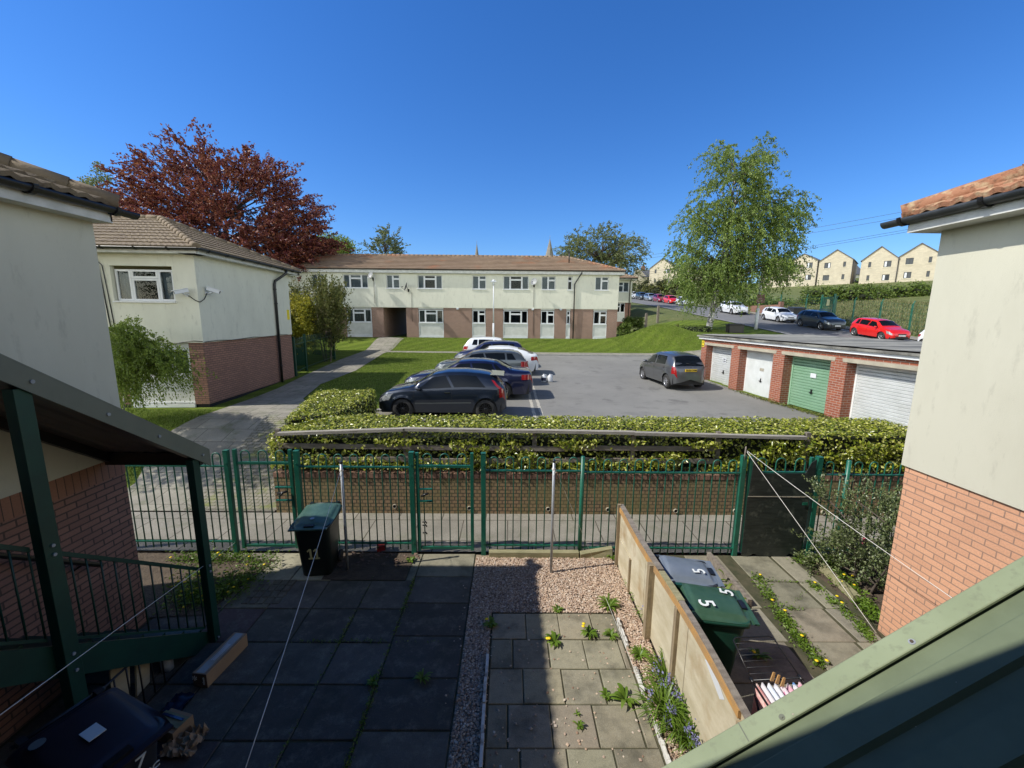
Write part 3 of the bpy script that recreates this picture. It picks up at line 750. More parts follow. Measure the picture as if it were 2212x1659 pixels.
g.quad((XR, 34.95, zband), (XR, 43, zband), (XR, 43, zt), (XR, 34.95, zt)); g.quad((XL, 43, zband), (XL, 34.95, zband), (XL, 34.95, zt), (XL, 43, zt))
g.quad((XR, 43, zband), (XL, 43, zband), (XL, 43, zt), (XR, 43, zt)); g.quad((XL, 35.2, zt), (XR, 35.2, zt), (XR, 43, zt), (XL, 43, zt))
g.build('rendered_wall', 'render_pale', LB)
g = MB(); ops = [(a, b, 2.42, zband) for a, b, _, _ in lo] + [(-10.63, -8.71, 2.0, zband)]
W.face(g, XL, XR, zb, zband, ops, d=0, rev=.16)
for a, b in ((-10.63, -8.71),): g.quad((a, 35.16, 2), (a, 43, 2), (a, 43, zband), (a, 35.16, zband)); g.quad((b, 43, 2), (b, 35.16, 2), (b, 35.16, zband), (b, 43, zband)); g.quad((a, 35.1, zband - .02), (b, 35.1, zband - .02), (b, 43, zband - .02), (a, 43, zband - .02))
g.quad((XR, 35, zb), (XR, 43, zb), (XR, 43, zband), (XR, 35, zband)); g.quad((XL, 43, zb), (XL, 35, zb), (XL, 35, zband), (XL, 43, zband))
g.quad((-10.63, 43, zb), (XL, 43, zb), (XL, 43, zband), (-10.63, 43, zband)); g.quad((XR, 43, zb), (-8.71, 43, zb), (-8.71, 43, zband), (XR, 43, zband))
g.build('brick_wall', 'brick_far', LB)
for a, b, s, c in up: window(W, LB, a, b, 6.36, 7.46, s, d=-.06, curtain=c)
for a, b, s, c in lo:
    g = MB(); W.box(g, a, b, 2.42, 3.50, -.12, -.04); g.build('infill_panel', 'panel', LB); g = MB(); W.box(g, a, b, 4.66, zband - .052, -.12, -.04); g.build('head_panel', 'panel', LB)
    g = MB()
    for (p0, p1, q0, q1) in ((a, a + .05, 2.42, 3.5), (b - .05, b, 2.42, 3.5), (a, b, 2.44, 2.50), (a, b, 2.30, 2.42)): W.box(g, p0 + .002, p1 - .002, q0, q1, -.038, .02 if q1 < 2.45 else -.015)
    g.build('panel_trim', 'white_pl', LB)
    window(W, LB, a + .03, b - .03, 3.54, 4.62, s, d=-.03, curtain=c, sill=False)
    g = MB(); W.box(g, a, b, 3.48, 3.54, -.1, .015); g.build('sill', 'white_pl', LB)
g = MB(); W.box(g, XL, XR + .38, zt - .02, zt, -.2, .25); W.box(g, XL, XR + .38, zt, zt + .22, .23, .25); g.box(XR + .36, XR + .38, 34.69, 43.4, zt - .02, zt + .22); g.build('fascia', 'fascia', LB)
rf = hiproof(LB, -19.3, 9.6, 34.70, 43.36, 7.93, .38, 10, 'tile_red', hipL=False, step=.06)
gutter(LB, (-19.0, 34.70, 7.90), (9.62, 34.70, 7.90), r=.055)
downpipe(LB, [(5.95, 34.6, 7.83), (5.95, 34.62, 7.7), (5.6, 34.8, 7.1), (5.45, 34.87, 6.85), (5.45, 34.87, 4.9), (5.45, 34.9, 2.3)], .05)
for x in (-11.2, -14.75): downpipe(LB, [(x, 34.93, 7.5), (x, 34.93, 4.9)], .02, 'white_pl')
g = MB(); g.tube([(5.2, 36.9, 8.7), (5.2, 36.9, 9.75)], .05, 8); g.build('vent_pipe', 'black_pl', LB)
for x in (-4.4, -3.35, .0 - .85 - 3.1 + 2.5, 4.4):
    pass
def walllight(x, z, par=LB, y=34.97):
    g = MB(); g.box(x - .09, x + .09, y - .16, y, z - .06, z + .08); g.box(x - .03, x + .03, y - .24, y - .16, z - .03, z + .05); g.build('wall_light', 'lampwhite', par)
for x in (-4.35, 1.98, 4.35): walllight(x, 4.72)
M['dish_grey'] = mat('grey_dish', (.34, .35, .35), (.25, .26, .26), 4, .5)
# satellite dishes are things hanging on the wall
def dish(name_l, x, z, arm=.42, s=.28, face=(-.5, -.75, .35), col='dish_grey', y=34.95):
    t = thing('satellite_dish', name_l, 'satellite dish', (x, y, z), group=None)
    g = MB(); g.tube([(x, y, z - .25), (x, y - .06, z - .25), (x, y - arm * .6, z - .1), (x, y - arm, z)], .02, 6); g.box(x - .06, x + .06, y - .03, y, z - .38, z - .14); g.build('bracket', 'black_pl', t)
    f = Vector(face).normalized(); a = f.cross(Vector((0, 0, 1))).normalized(); b = f.cross(a); c = Vector((x, y - arm, z))
    g = MB(); pts = []; nr, na = 5, 20
    for i in range(nr + 1):
        r = s * i / nr
        for k in range(na + 1):
            th = 2 * math.pi * k / na; pts.append(c + a * (r * math.cos(th)) + b * (r * 1.1 * math.sin(th)) + f * (.10 * (i / nr) ** 2))
    g.grid(pts, na + 1, nr + 1); g.build('reflector', col, t)
    g = MB(); e = c + f * .42 - Vector((0, 0, .12)); g.tube([c - Vector((0, 0, s)), e - Vector((0, 0, .1)), e], .014, 6); g.tube([e, e - f * .1], .035, 8); g.build('feed_arm', 'black_pl', t)
    return t
dish('round satellite dish on the long block, high beside its leftmost wide upper window', -11.35, 7.35, .45)
dish('dark satellite dish turned edge-on, on the long block above the passage', -8.45, 6.45, .55, .33, (-.9, -.35, .3), 'black_pl')
dish('pale satellite dish on the long block between its two centre-right upper windows', 2.05, 6.95, .5)
for x, z0_, z1_ in ((-11.3, 5.1, 7.0), (-8.2, 3.6, 6.1), (2.05, 4.9, 6.7)):
    g = MB(); g.tube([(x, 34.93, z0_), (x, 34.93, z1_)], .012, 5); g.build('cable', 'black_pl', LB)
g = MB(); g.tube([(2.05, 34.98, 4.7), (2.05, 34.98, 2.6)], .015, 5); g.build('cable', 'black_pl', LB)

# ---- flats block at the left with the hipped brown roof
C0 = Vector((-9.97, 13.38, 0)); ey = Vector((-.055, .998, 0)).normalized(); ex = Vector((ey.y, -ey.x, 0))
L1 = thing('flats_block', 'two-storey corner block at the left with hipped brown roof and black drainpipe', 'block of flats', (C0.x, C0.y, 1.05))
WF = Wall(C0, ex, -ey); WR = Wall(C0, ey, ex)
g = MB(); zt1 = 5.98; zb1 = 3.25
WF.face(g, -9, .04, zb1, zt1, [(-2.50, -.66, 4.50, 5.60)], d=.04, rev=.16); WF.box(g, -9, .04, zb1 - .04, zb1, -.1, .038)
WR.face(g, -.04, 6.1, zb1, zt1, [], d=.04); g.quad(WR.pt(6.1, zb1, .04), WR.pt(6.1, zb1, -9), WR.pt(6.1, zt1, -9), WR.pt(6.1, zt1, .04))
WR.box(g, -.04, 6.1, zb1 - .04, zb1, -.1, .038)
g.build('rendered_wall', 'render_pale', L1)
g = MB(); WF.face(g, -9, 0, 1.17, zb1, [(-2.46, -.46, 1.05, zb1)], rev=.16); WR.face(g, 0, 6.1, 1.17, zb1)
g.quad(WR.pt(6.1, .9, 0), WR.pt(6.1, .9, -9), WR.pt(6.1, zb1, -9), WR.pt(6.1, zb1, 0))
g.build('brick_wall', 'brick', L1)
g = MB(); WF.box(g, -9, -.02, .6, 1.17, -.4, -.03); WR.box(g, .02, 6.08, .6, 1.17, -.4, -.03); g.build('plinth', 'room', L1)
g = MB(); WF.box(g, -2.46, -.46, 1.17, 2.02, -.12, -.04); g.build('infill_panel', 'panel', L1); g = MB(); WF.box(g, -2.46, -.46, 3.02, 3.2, -.12, -.04); g.build('head_panel', 'panel', L1)
g = MB(); WF.box(g, -2.46, -2.40, 1.18, 2.02, -.038, .0); WF.box(g, -2.46, -.46, 1.06, 1.17, -.1, .03); WF.box(g, -2.40, -.46, 1.19, 1.25, -.037, .0); WF.box(g, -2.5, -.46, 2.02, 2.10, -.1, .03); g.build('panel_trim', 'white_pl', L1)
window(WF, L1, -2.44, -.48, 2.12, 3.02, 'three', d=-.03, curtain='net', sill=False)
window(WF, L1, -2.46, -.70, 4.52, 5.50, 'three', d=-.06, curtain='side')
g = MB(); WF.box(g, -9.3, .30, zt1 - .02, zt1, -.2, .34); WF.box(g, -9.3, .34, zt1, zt1 + .17, .32, .34); WR.box(g, -.34, 6.45, zt1 - .02, zt1, -.2, .34); WR.box(g, -.34, 6.45, zt1, zt1 + .17, .32, .34); g.build('fascia', 'fascia', L1)
hiproof(L1, -10, .40, -.40, 6.5, 6.15, .44, 10, 'tile_brown', hipL=False, frame=(C0, ex, ey))
gutter(L1, WF.pt(-9.5, 6.12, .42), WF.pt(.44, 6.12, .42), br=.95); gutter(L1, WR.pt(-.44, 6.12, .42), WR.pt(6.55, 6.12, .42), br=.95)
downpipe(L1, [WR.pt(5.2, 6.05, .42), WR.pt(5.2, 5.92, .40), WR.pt(4.72, 5.55, .14), WR.pt(4.68, 5.4, .12), WR.pt(4.68, 1.1, .10)], .055, clips=[WR.pt(4.68, 5.2, .12), WR.pt(4.68, 4.6, .12), WR.pt(4.68, 3.0, .11), WR.pt(4.68, 1.9, .11)])
for (u, r_) in ((-2.82, .018), (-2.70, .014)):
    g = MB(); g.tube([WF.pt(u - .15, 5.75, .06), WF.pt(u, 5.6, .06), WF.pt(u + .05, 4.8, .06), WF.pt(u + .12, 3.3, .06)], r_, 5); g.build('cable', 'black_pl', L1)
g = MB()
for z in (5.60, 5.32, 5.02): g.beam(WF.pt(-3.15, z, .12), WF.pt(-2.82, z, .12), .06, .03); g.tube([WF.pt(-3.15, z, .05), WF.pt(-3.15, z, .14)], .02, 6)
for z in (5.32, 5.02): g.tube([WF.pt(-2.85, z, .12), WF.pt(-2.8, z + .14, .16), WF.pt(-2.86, z + .25, .12)], .012, 5)
g.build('cable_rack', 'black_pl', L1)
g = MB(); g.tube([WF.pt(-2.2 + i * .28, zb1 - .03 + .05 * math.sin(i * 1.1), .07) for i in range(9)], .012, 5); g.tube([WR.pt(i * .7, zb1 - .02 + .02 * math.sin(i * 2), .06) for i in range(9)], .012, 5); g.build('cable', 'black_pl', L1)
g = MB(); WR.box(g, 5.75, 5.95, 3.9, 4.35, .04, .06); single(g, 'warning_sign', mat('sign_yellow', (.75, .60, .02)), 'small yellow warning sign at the far end of the left block above the bush', 'sign', tuple(WR.pt(5.85, 4.1, .05)))
def cctv(lab, W_, u, z, dirv):
    p = W_.pt(u, z, .04); t = thing('security_camera', lab, 'camera', tuple(p), group='cameras on the corner of the left block')
    d = Vector(dirv).normalized(); s_ = d.cross(Vector((0, 0, 1))).normalized(); uu = s_.cross(d); c = p + W_.n * .24 + Vector((0, 0, .10))
    g = MB(); g.obox(c, d, s_, uu, .18, .06, .055); g.obox(c + d * .03 + uu * .065, d, s_, uu, .22, .08, .009); g.build('housing', 'lampwhite', t, bev=.006)
    g = MB(); g.tube([c + d * .178, c + d * .192], .042, 12); g.build('lens', 'black_pl', t)
    g = MB(); g.tube([p, p + W_.n * .1, c - uu * .05], .025, 8); g.tube([p, p + W_.n * .03], .06, 12); g.build('mount', 'lampwhite', t)
cctv('white security camera aimed left, left one of the pair on the corner block', WF, -.28, 4.72, (-.75, -.6, -.25))
cctv('white security camera aimed right, right one of the pair on the corner block', WR, .35, 4.80, (.75, .35, -.28))
g = MB(); g.tube([WF.pt(-.2, 4.7, .1), WF.pt(.0, 4.55, .12), WF.pt(.12, 4.5, .1), WR.pt(.15, 4.6, .1), WR.pt(.3, 4.8, .1)], .014, 6); single(g, 'camera_cable', 'black_pl', 'black cable looping between the two security cameras', 'cable', tuple(WF.pt(0, 4.6, .1)))
# setback wing between that block and the long block
L2 = thing('flats_block', 'rendered wing set back between the left corner block and the long block', 'block of flats', (-15.1, 24, 1.3))
g = MB(); g.box(-24, -15.1, 20.2, 29, 3.95, 6.72); g.build('rendered_wall', 'render_pale', L2)
g = MB(); g.box(-23.96, -15.14, 20.24, 28.96, 1.0, 3.95); g.build('brick_wall', 'brick', L2)
W2 = Wall((-15.1, 20.2, 0), (0, 1, 0), (1, 0, 0)); g = MB(); W2.box(g, 6.2, 6.6, 4.9, 6.1, -.02, .02); g.build('window', 'curtain', L2)
g = MB(); g.box(-24.3, -14.78, 19.9, 29.32, 6.72, 6.9); g.build('fascia', 'fascia', L2)
hiproof(L2, -24.4, -14.72, 19.8, 29.4, 6.92, .40, 10, 'tile_brown', hipL=False)
gutter(L2, (-14.68, 29.4, 6.9), (-14.68, 19.8, 6.9))
# far wing beyond the right end of the long block
L3 = thing('flats_block', 'further cream and brick block just past the right end of the long block', 'block of flats', (12, 52, 3.3))
W3 = Wall((0, 52, 0), (1, 0, 0), (0, -1, 0))
g = MB(); W3.face(g, 2, 15.3, 5.95, 8.75, [(13.62, 14.9, 7.25, 8.45)], d=.04, rev=.15); g.quad((15.3, 51.96, 5.95), (15.3, 60, 5.95), (15.3, 60, 8.75), (15.3, 51.96, 8.75)); g.build('rendered_wall', 'render_pale', L3)
g = MB(); W3.face(g, 2, 15.25, 2.6, 5.95, [(13.45, 14.55, 3.6, 5.9)]); g.quad((15.25, 52, 2.6), (15.25, 60, 2.6), (15.25, 60, 5.95), (15.25, 52, 5.95)); g.build('brick_wall', 'brick', L3)
window(W3, L3, 13.62, 14.9, 7.25, 8.45, 'twoL', curtain='net'); window(W3, L3, 13.47, 14.53, 4.75, 5.85, 'twoL', curtain=None, sill=False)
g = MB(); W3.box(g, 13.45, 14.55, 3.6, 4.75, -.1, -.02); g.build('infill_panel', 'panel', L3)
g = MB(); g.box(2, 15.75, 51.6, 60.4, 8.72, 8.92); g.build('fascia', 'fascia', L3)
hiproof(L3, 1, 15.8, 51.5, 60.5, 8.95, .38, 10, 'tile_red', hipL=False); gutter(L3, (1, 51.45, 8.93), (15.8, 51.45, 8.93))
downpipe(L3, [(15.0, 51.5, 8.8), (15.0, 51.9, 8.5), (15.0, 51.9, 3.3)], .05)

# ---- near blocks left and right of the camera
def nearblock(lab, X, Yc, sgn, zband, zt, brick, tile, gmat, ov=.20, oy=.10, wd=9, run=4.4, rw=14):
    t = thing('flats_block', lab, 'block of flats', (X, Yc, 0)); X2 = X + sgn * wd; Y2 = -9
    q = lambda a, b: (min(a, b), max(a, b))
    g = MB(); x0, x1 = q(X, X2); g.box(x0 - (0 if sgn > 0 else 0), x1, Y2, Yc, zband, zt); g.build('rendered_wall', 'render', t)
    g = MB(); i = .035 * sgn; x0, x1 = q(X + i, X2); g.box(x0, x1, Y2, Yc - .035, -.1, zband - .24); g.build('brick_wall', brick, t)
    g = MB(); i = .03 * sgn; x0, x1 = q(X + i, X2); g.box(x0, x1, Y2, Yc - .03, zband - .24, zband); g.build('brick_band', 'soldier' if sgn < 0 else brick, t)
    g = MB(); xa, xb = q(X - sgn * ov, X2); g.box(xa, xb, Y2, Yc + oy, zt, zt + .015)
    a, b = q(X - sgn * ov, X - sgn * (ov - .02)); g.box(a, b, Y2, Yc + oy, zt + .015, zt + .17); g.box(xa + .02, xb, Yc + oy - .02, Yc + oy, zt + .016, zt + .17); g.build('fascia', 'fascia', t)
    ox0, ox1 = q(X - sgn * (ov + .07), X2)
    O = Vector((0, 0, 0))
    hiproof(t, ox0, ox1, -10, Yc + ov + .07, zt + .215, .40, 13, tile, hipL=sgn > 0, hipR=sgn < 0) if False else None
    # single pitch faces with a hip at the near corner
    e = X - sgn * (ov + .06); ze = zt + .20; Ye = Yc + oy + .04; zr = ze + run * .40
    g = MB()
    tiles(g, (e, Y2, ze) if sgn > 0 else (e, Ye, ze), (e, Ye, ze) if sgn > 0 else (e, Y2, ze), (e + sgn * run, Y2, zr) if sgn > 0 else (e + sgn * run, Ye - run, zr), (e + sgn * run, Ye - run, zr) if sgn > 0 else (e + sgn * run, Y2, zr), rw, .17, .014, .035)
    a, b = (e, X2) if sgn > 0 else (X2, e)
    ra, rb = (e + run, X2) if sgn > 0 else (X2, e - run)
    tiles(g, (a, Ye, ze), (b, Ye, ze), (ra, Ye - run, zr), (rb, Ye - run, zr), rw, .17, .014, .035)
    g.quad((e, Y2, ze - .02), (X2, Y2, ze - .02), (X2, Ye, ze - .02), (e, Ye, ze - .02))
    g.quad((e + sgn * run, Y2, zr), (X2, Y2, zr), (X2, Ye - run, zr), (e + sgn * run, Ye - run, zr))
    if wd < 6: g.quad((X2, Y2, ze), (X2, Ye, ze), (e + sgn * run, Ye - run, zr), (e + sgn * run, Y2, zr))
    rf = g.build('roof', tile, t)
    c = MB(); p0 = Vector((e, Ye, ze + .03)); p1 = Vector((e + sgn * run, Ye - run, zr + .03)); n = 7
    for k in range(n):
        c.tube([p0.lerp(p1, k / n), p0.lerp(p1, (k + 1.04) / n)], [.10, .088], 12)
    c.build('hip_tiles', tile, rf)
    gx = e + sgn * .01
    gutter(t, (gx, Y2, zt + .165), (gx, Yc + oy + .26, zt + .165), gmat, .066, br=.85)
    return t
nearblock('cream and brick block filling the left edge, rising behind the covered stairs', -4.88, 5.04, -1, 2.37, 5.19, 'brick', 'tile_brown', 'black_pl', .19, .05, 3.75, 1.95, 7)
nearblock('sunlit cream and salmon brick block filling the right edge of the view', 5.01, 4.92, 1, 2.33, 5.17, 'brick_pink', 'tile_orange', 'gutter_grey', .27, .14)
ob = thing('flats_block', 'rendered block behind the camera, joining the two near blocks', 'block of flats', (0, -1, 0))
g = MB(); g.box(-4.87, 5.0, -6, -.30, -.1, 5.2); g.build('rendered_wall', 'render', ob)
g = MB(); g.box(-4.6, 4.8, -6, .79, 5.2, 5.34); g.build('roof', 'tile_brown', ob)

# ---- flat-roofed garages
A = Vector((9.40, 19.85, 0)); B = Vector((10.33, 9.7, 0)); eg = (B - A).normalized(); ng = Vector((eg.y, -eg.x, 0)); ng = ng if ng.x < 0 else -ng
GA = thing('garage_row', 'row of four brick lock-up garages with flat felt roof beside the car park', 'garages', (A.x, A.y, 1.1))
WG = Wall(A, eg, ng); LG = (B - A).length; per = 2.47
door = [(.42 + per * i, .42 + per * i + (1.92 if i < 3 else 2.0)) for i in range(4)]
zg = 1.05; zl = 2.88; zd = 2.78
g = MB(); WG.face(g, 0, LG, zg - .3, 3.15, [(a, b, zg - .4, zl) for a, b in door], rev=.42)
g.quad(WG.pt(0, .5, -5.2), WG.pt(0, .5, 0), WG.pt(0, 3.15, 0), WG.pt(0, 3.15, -5.2)); g.quad(WG.pt(LG, .5, 0), WG.pt(LG, .5, -5.2), WG.pt(LG, 3.15, -5.2), WG.pt(LG, 3.15, 0)); g.quad(WG.pt(LG, .5, -5.2), WG.pt(0, .5, -5.2), WG.pt(0, 3.15, -5.2), WG.pt(LG, 3.15, -5.2))
g.build('brick_wall', 'brick_red', GA)
g = MB()
for a, b in door: WG.box(g, a - .14, b + .14, zl, zl + .11, -.1, .012)
g.build('lintel', 'lintel', GA)
g = MB(); WG.box(g, -.12, LG + .1, 3.15, 3.26, -5.3, .10); g.build('fascia', 'white_pl', GA)
g = MB(); pts = []
for j in range(24):
    for i in range(50): pts.append(WG.pt(-.2 + (LG + .3) * i / 49, 3.335 + (.035 if j in (0, 23) or i in (0, 49) else 0) + .012 * mnoise.noise(Vector((i * .3, j * .4, 0))), .17 - 5.5 * j / 23))
g.grid(pts, 50, 24); WG.box(g, -.2, LG + .1, 3.26, 3.325, -5.33, .17); g.build('felt_roof', 'felt', GA)
M['door_green'] = mat('green_garage_door', (.23, .40, .26), (.27, .44, .30), 2, .5); M['door_white'] = mat('white_garage_door', (.68, .70, .69), (.60, .62, .60), 3, .4)
dl = ['white horizontally ribbed garage door nearest the grass, with a notice', 'white vertically ribbed garage door', 'green horizontally ribbed garage door', 'wide white ribbed garage door behind the hedge']
for i, (a, b) in enumerate(door):
    g = MB(); dd = -.36
    if i == 1:
        n = 24; xs_ = []
        for k in range(n * 4 + 1):
            u = a + .05 + (b - a - .1) * k / (n * 4); xs_.append((u, dd + (.03 if (k % 4) in (1, 2) else 0)))
        pts = [WG.pt(u, z, d) for z in (zg + .03, zd - .02) for u, d in xs_]; g.grid(pts, len(xs_), 2, smooth=False)
    else:
        n = 17 if i != 3 else 18; zs_ = []
        for k in range(n):
            z = zg + .03 + (zd - zg - .06) * k / n; dz = (zd - zg - .06) / n
            zs_ += [(z, dd), (z + dz * .74, dd + .02), (z + dz * .84, dd - .04)]
        zs_.append((zd - .02, dd)); pts = [WG.pt(u, z, d) for z, d in zs_ for u in (a + .05, b - .05)]; g.grid(pts, 2, len(zs_), smooth=False)
    o = g.build('garage_door', 'door_green' if i == 2 else 'door_white', GA); o['label'] = dl[i]
    f = MB(); WG.box(f, a, a + .06, zg, zd + .1, dd - .05, dd + .03); WG.box(f, b - .06, b, zg, zd + .1, dd - .05, dd + .03); WG.box(f, a + .06, b - .06, zd - .02, zd + .1, dd - .05, dd + .03); f.build('door_frame', 'white_pl' if i != 2 else 'door_green', o)
    if i < 3: h = MB(); um = (a + b) / 2; WG.box(h, um - .03, um + .03, 1.62, 1.78, dd, dd + .035); WG.box(h, um - .06, um + .06, 1.66, 1.69, dd + .035, dd + .06); h.build('handle', 'black_pl', o)
    if i == 0:
        h = MB(); WG.box(h, a + .85, a + 1.1, 2.14, 2.36, dd + .02, dd + .03); n_ = h.build('notice', 'lampwhite', o)
        for r_, tx in enumerate(('KEEP', 'CLEAR')):
            text_obj(tx, .07, 'room', tuple(WG.pt(a + .975, 2.29 - r_ * .09, dd + .033)), Matrix((WG.e, Vector((0, 0, 1)), WG.n)).transposed(), 'lettering', n_)
    if i in (1, 2): h = MB(); WG.box(h, a + .85, a + 1.08, 1.98 + .1 * i, 2.05 + .14 * i, dd + .02, dd + .03); h.build('notice', 'lampwhite' if i == 2 else 'lintel', o)
g = MB(); WG.box(g, .03, .22, 2.78, 3.08, .004, .015); o = g.build('warning_sign', bpy.data.materials['sign_yellow'], GA)
g = MB(); WG.box(g, .09, .16, 2.93, 3.03, .016, .02); WG.box(g, .05, .2, 2.82, 2.86, .016, .02); g.build('symbol', 'room', o)

# ---- stone houses on the hillside
M['stone'] = brickmat('buff_stone', (.60, .535, .40), (.50, .45, .34), (.46, .41, .31), .45, .16, .012, dark=(.40, .34, .24), stain=.4)
M['dkwin'] = mat('dark_window_glass', (.03, .035, .045), rough=.08)
M['dkframe'] = mat('dark_grey_window_frame', (.03, .033, .038), rough=.4)
M['trim'] = mat('stone_trim', (.58, .53, .40), rough=.8)
def gable_house(lab, px0, px1, ypk, yeave, Y0, Y1, mirror=False, zbase=9.5, wins=True, ridge_off=0.5):
    """front face between two picture columns at depths Y0 (left) and Y1 (right)"""
    a = Vector(P(px0, yeave, Y=Y0)); b = Vector(P(px1, yeave, Y=Y1)); za = (a.z + b.z) / 2; a.z = b.z = 0
    pk = P(px0 + (px1 - px0) * ridge_off, ypk, Y=(Y0 + Y1) / 2)[2]
    e = (b - a).normalized(); Wd = (b - a).length; n = Vector((e.y, -e.x, 0)); W_ = Wall(a, e, n); D = 9.0
    t = thing('stone_house', lab, 'house', tuple(a + Vector((0, 0, zbase))), group='buff stone gabled houses on the hillside')
    um = Wd * ridge_off; wy = []
    h0 = za - 2.35
    if wins:
        big = (.17, .36) if not mirror else (.62, .82); sm = (.72, .80) if not mirror else (.2, .28)
        for z in (za - 1.55, za - 4.1):
            wy.append((big[0] * Wd, big[1] * Wd, z, z + 1.15)); wy.append((sm[0] * Wd, sm[1] * Wd, z + .1, z + 1.15))
    g = MB(); W_.face(g, 0, Wd, zbase - 3, za, [o for o in wy], rev=.12)
    p = W_.pt; g.add([p(0, za), p(Wd, za), p(um, pk)], [(0, 1, 2)])
    g.quad(p(Wd, zbase - 3, 0), p(Wd, zbase - 3, -D), p(Wd, za, -D), p(Wd, za, 0)); g.quad(p(0, zbase - 3, -D), p(0, zbase - 3, 0), p(0, za, 0), p(0, za, -D))
    g.build('wall', 'stone', t)
    g = MB(); o_ = .18
    for (u, uz) in ((-.15, 0), (Wd + .15, 0)):
        sl = (pk - za) / (um if u < 1 else Wd - um); zz = za - .15 * sl + .05
        lo_, hi_ = p(u, zz, o_), p(um, pk + .08, o_); lo2, hi2 = p(u, zz, -D), p(um, pk + .08, -D); dn = Vector((0, 0, -.16))
        g.hexa([lo_ + dn, hi_ + dn, hi2 + dn, lo2 + dn, lo_, hi_, hi2, lo2])
    g.build('roof', 'slate', t)
    for (u0, u1, z0, z1) in wy:
        f = MB(); th = .07
        for q in ((u0, u1, z0, z0 + th), (u0, u1, z1 - th, z1), (u0, u0 + th, z0 + th, z1 - th), (u1 - th, u1, z0 + th, z1 - th)): W_.box(f, *q, -.12, -.04)
        if u1 - u0 > 1: W_.box(f, (u0 + u1) / 2 - .03, (u0 + u1) / 2 + .03, z0 + th, z1 - th, -.12, -.04)
        o = f.build('window', 'dkframe', t)
        f = MB(); W_.box(f, u0 + th, u1 - th, z0 + th, z1 - th, -.11, -.09); f.build('pane', 'dkwin', o)
        f = MB(); W_.box(f, u0 - .12, u1 + .12, z0 - .14, z0 - .01, -.05, .06); f.build('sill', 'trim', o)
        if u1 - u0 > 1 and random.random() < .7:
            f = MB(); s1 = random.choice((0, 1)); W_.box(f, (u0 + .12) if s1 else (u1 - .42), (u0 + .42) if s1 else (u1 - .12), z0 + .1, z1 - .1, -.088, -.08); f.build('curtain', 'lampwhite', o)
    f = MB(); f.tube([p(Wd - .02, za - .1, .12), p(Wd - .02, zbase - 2, .12)], .07, 6); f.build('downpipe', 'black_pl', t)
    return t
hs_ = [('rightmost stone gable house on the hillside, cut off by the near right block', 1944, 2034, 525, 551, 80, 76, False),
       ('stone gable house second from the right, sharing its valley with the rightmost', 1862, 1942, 532, 560, 84, 80, True),
       ('stone gable house left of the gap in the hillside row, side wall shaded', 1770, 1844, 539, 562, 90, 86, False),
       ('stone gable house half hidden at the right fringe of the tall birch', 1706, 1768, 548, 564, 94, 90, True),
       ('stone gable house seen through the right side of the birch crown', 1646, 1705, 552, 570, 98, 94, False),
       ('stone house behind the birch just left of its trunk line', 1500, 1562, 566, 588, 108, 104, True),
       ('stone gable house peeping out at the left edge of the birch crown', 1404, 1458, 558, 578, 116, 112, True),
       ('stone house behind the left half of the birch', 1459, 1498, 566, 585, 112, 109, False)]
for h in hs_: gable_house(h[0], h[1], h[2], h[3], h[4], h[5], h[6], h[7])
# grey roofed house further down the row and the one in the gap
t = thing('grey_roof_house', 'grey slate roofed house with a chimney, left of the stone gables', 'house', tuple(P(1384, 620, Y=128)))
W_ = Wall(Vector(P(1366, 600, Y=130)) * 1, (1, -.1, 0), (-.1, -1, 0)); W_.O.z = 0
zt_ = P(1380, 598, Y=130)[2]
g = MB(); W_.face(g, 0, 9, 5, zt_, [(4.5, 8, zt_ - 1.6, zt_ - .3)]); g.add([W_.pt(0, zt_, .01), W_.pt(4.4, zt_, .01), W_.pt(1.2, zt_ + 3.0, .01)], [(0, 1, 2)]); g.build('wall', 'stone', t)
g = MB(); g.hexa([W_.pt(2.8, zt_ - .1, .3), W_.pt(9.3, zt_ - .1, .3), W_.pt(9.3, zt_ + 2.6, -6), W_.pt(1.5, zt_ + 2.6, -6), W_.pt(2.8, zt_ + .1, .3), W_.pt(9.3, zt_ + .1, .3), W_.pt(9.3, zt_ + 2.8, -6), W_.pt(1.5, zt_ + 2.8, -6)]); r_ = g.build('roof', 'slate', t)
g = MB(); q = W_.pt(4.4, zt_ + 2.7, -6); g.box(q.x - .5, q.x + .5, q.y - .5, q.y + .5, q.z - .2, q.z + 1.2); g.tube([(q.x, q.y, q.z + 1.2), (q.x, q.y, q.z + 1.6)], .18, 8); g.build('chimney', 'brick', r_)
g = MB(); W_.box(g, 4.5, 8, zt_ - 1.6, zt_ - .3, -.1, -.05); g.build('window', 'dkwin', t)
t = thing('slate_roof_house', 'slate roofed house seen through the gap between the stone gables', 'house', tuple(P(1853, 600, Y=100)))
a = Vector(P(1838, 575, Y=102)); b = Vector(P(1872, 575, Y=102)); g = MB(); g.box(a.x, b.x, 102, 108, 8, P(1850, 594, Y=102)[2]); g.build('wall', 'render_pale', t)
z0_ = P(1850, 594, Y=102)[2]; z1_ = P(1850, 574, Y=105)[2]; g = MB(); g.hexa([(a.x, 101.7, z0_), (b.x, 101.7, z0_), (b.x, 105, z1_), (a.x, 105, z1_), (a.x, 101.7, z0_ + .2), (b.x, 101.7, z0_ + .2), (b.x, 105, z1_ + .2), (a.x, 105, z1_ + .2)]); g.build('roof', 'slate', t)
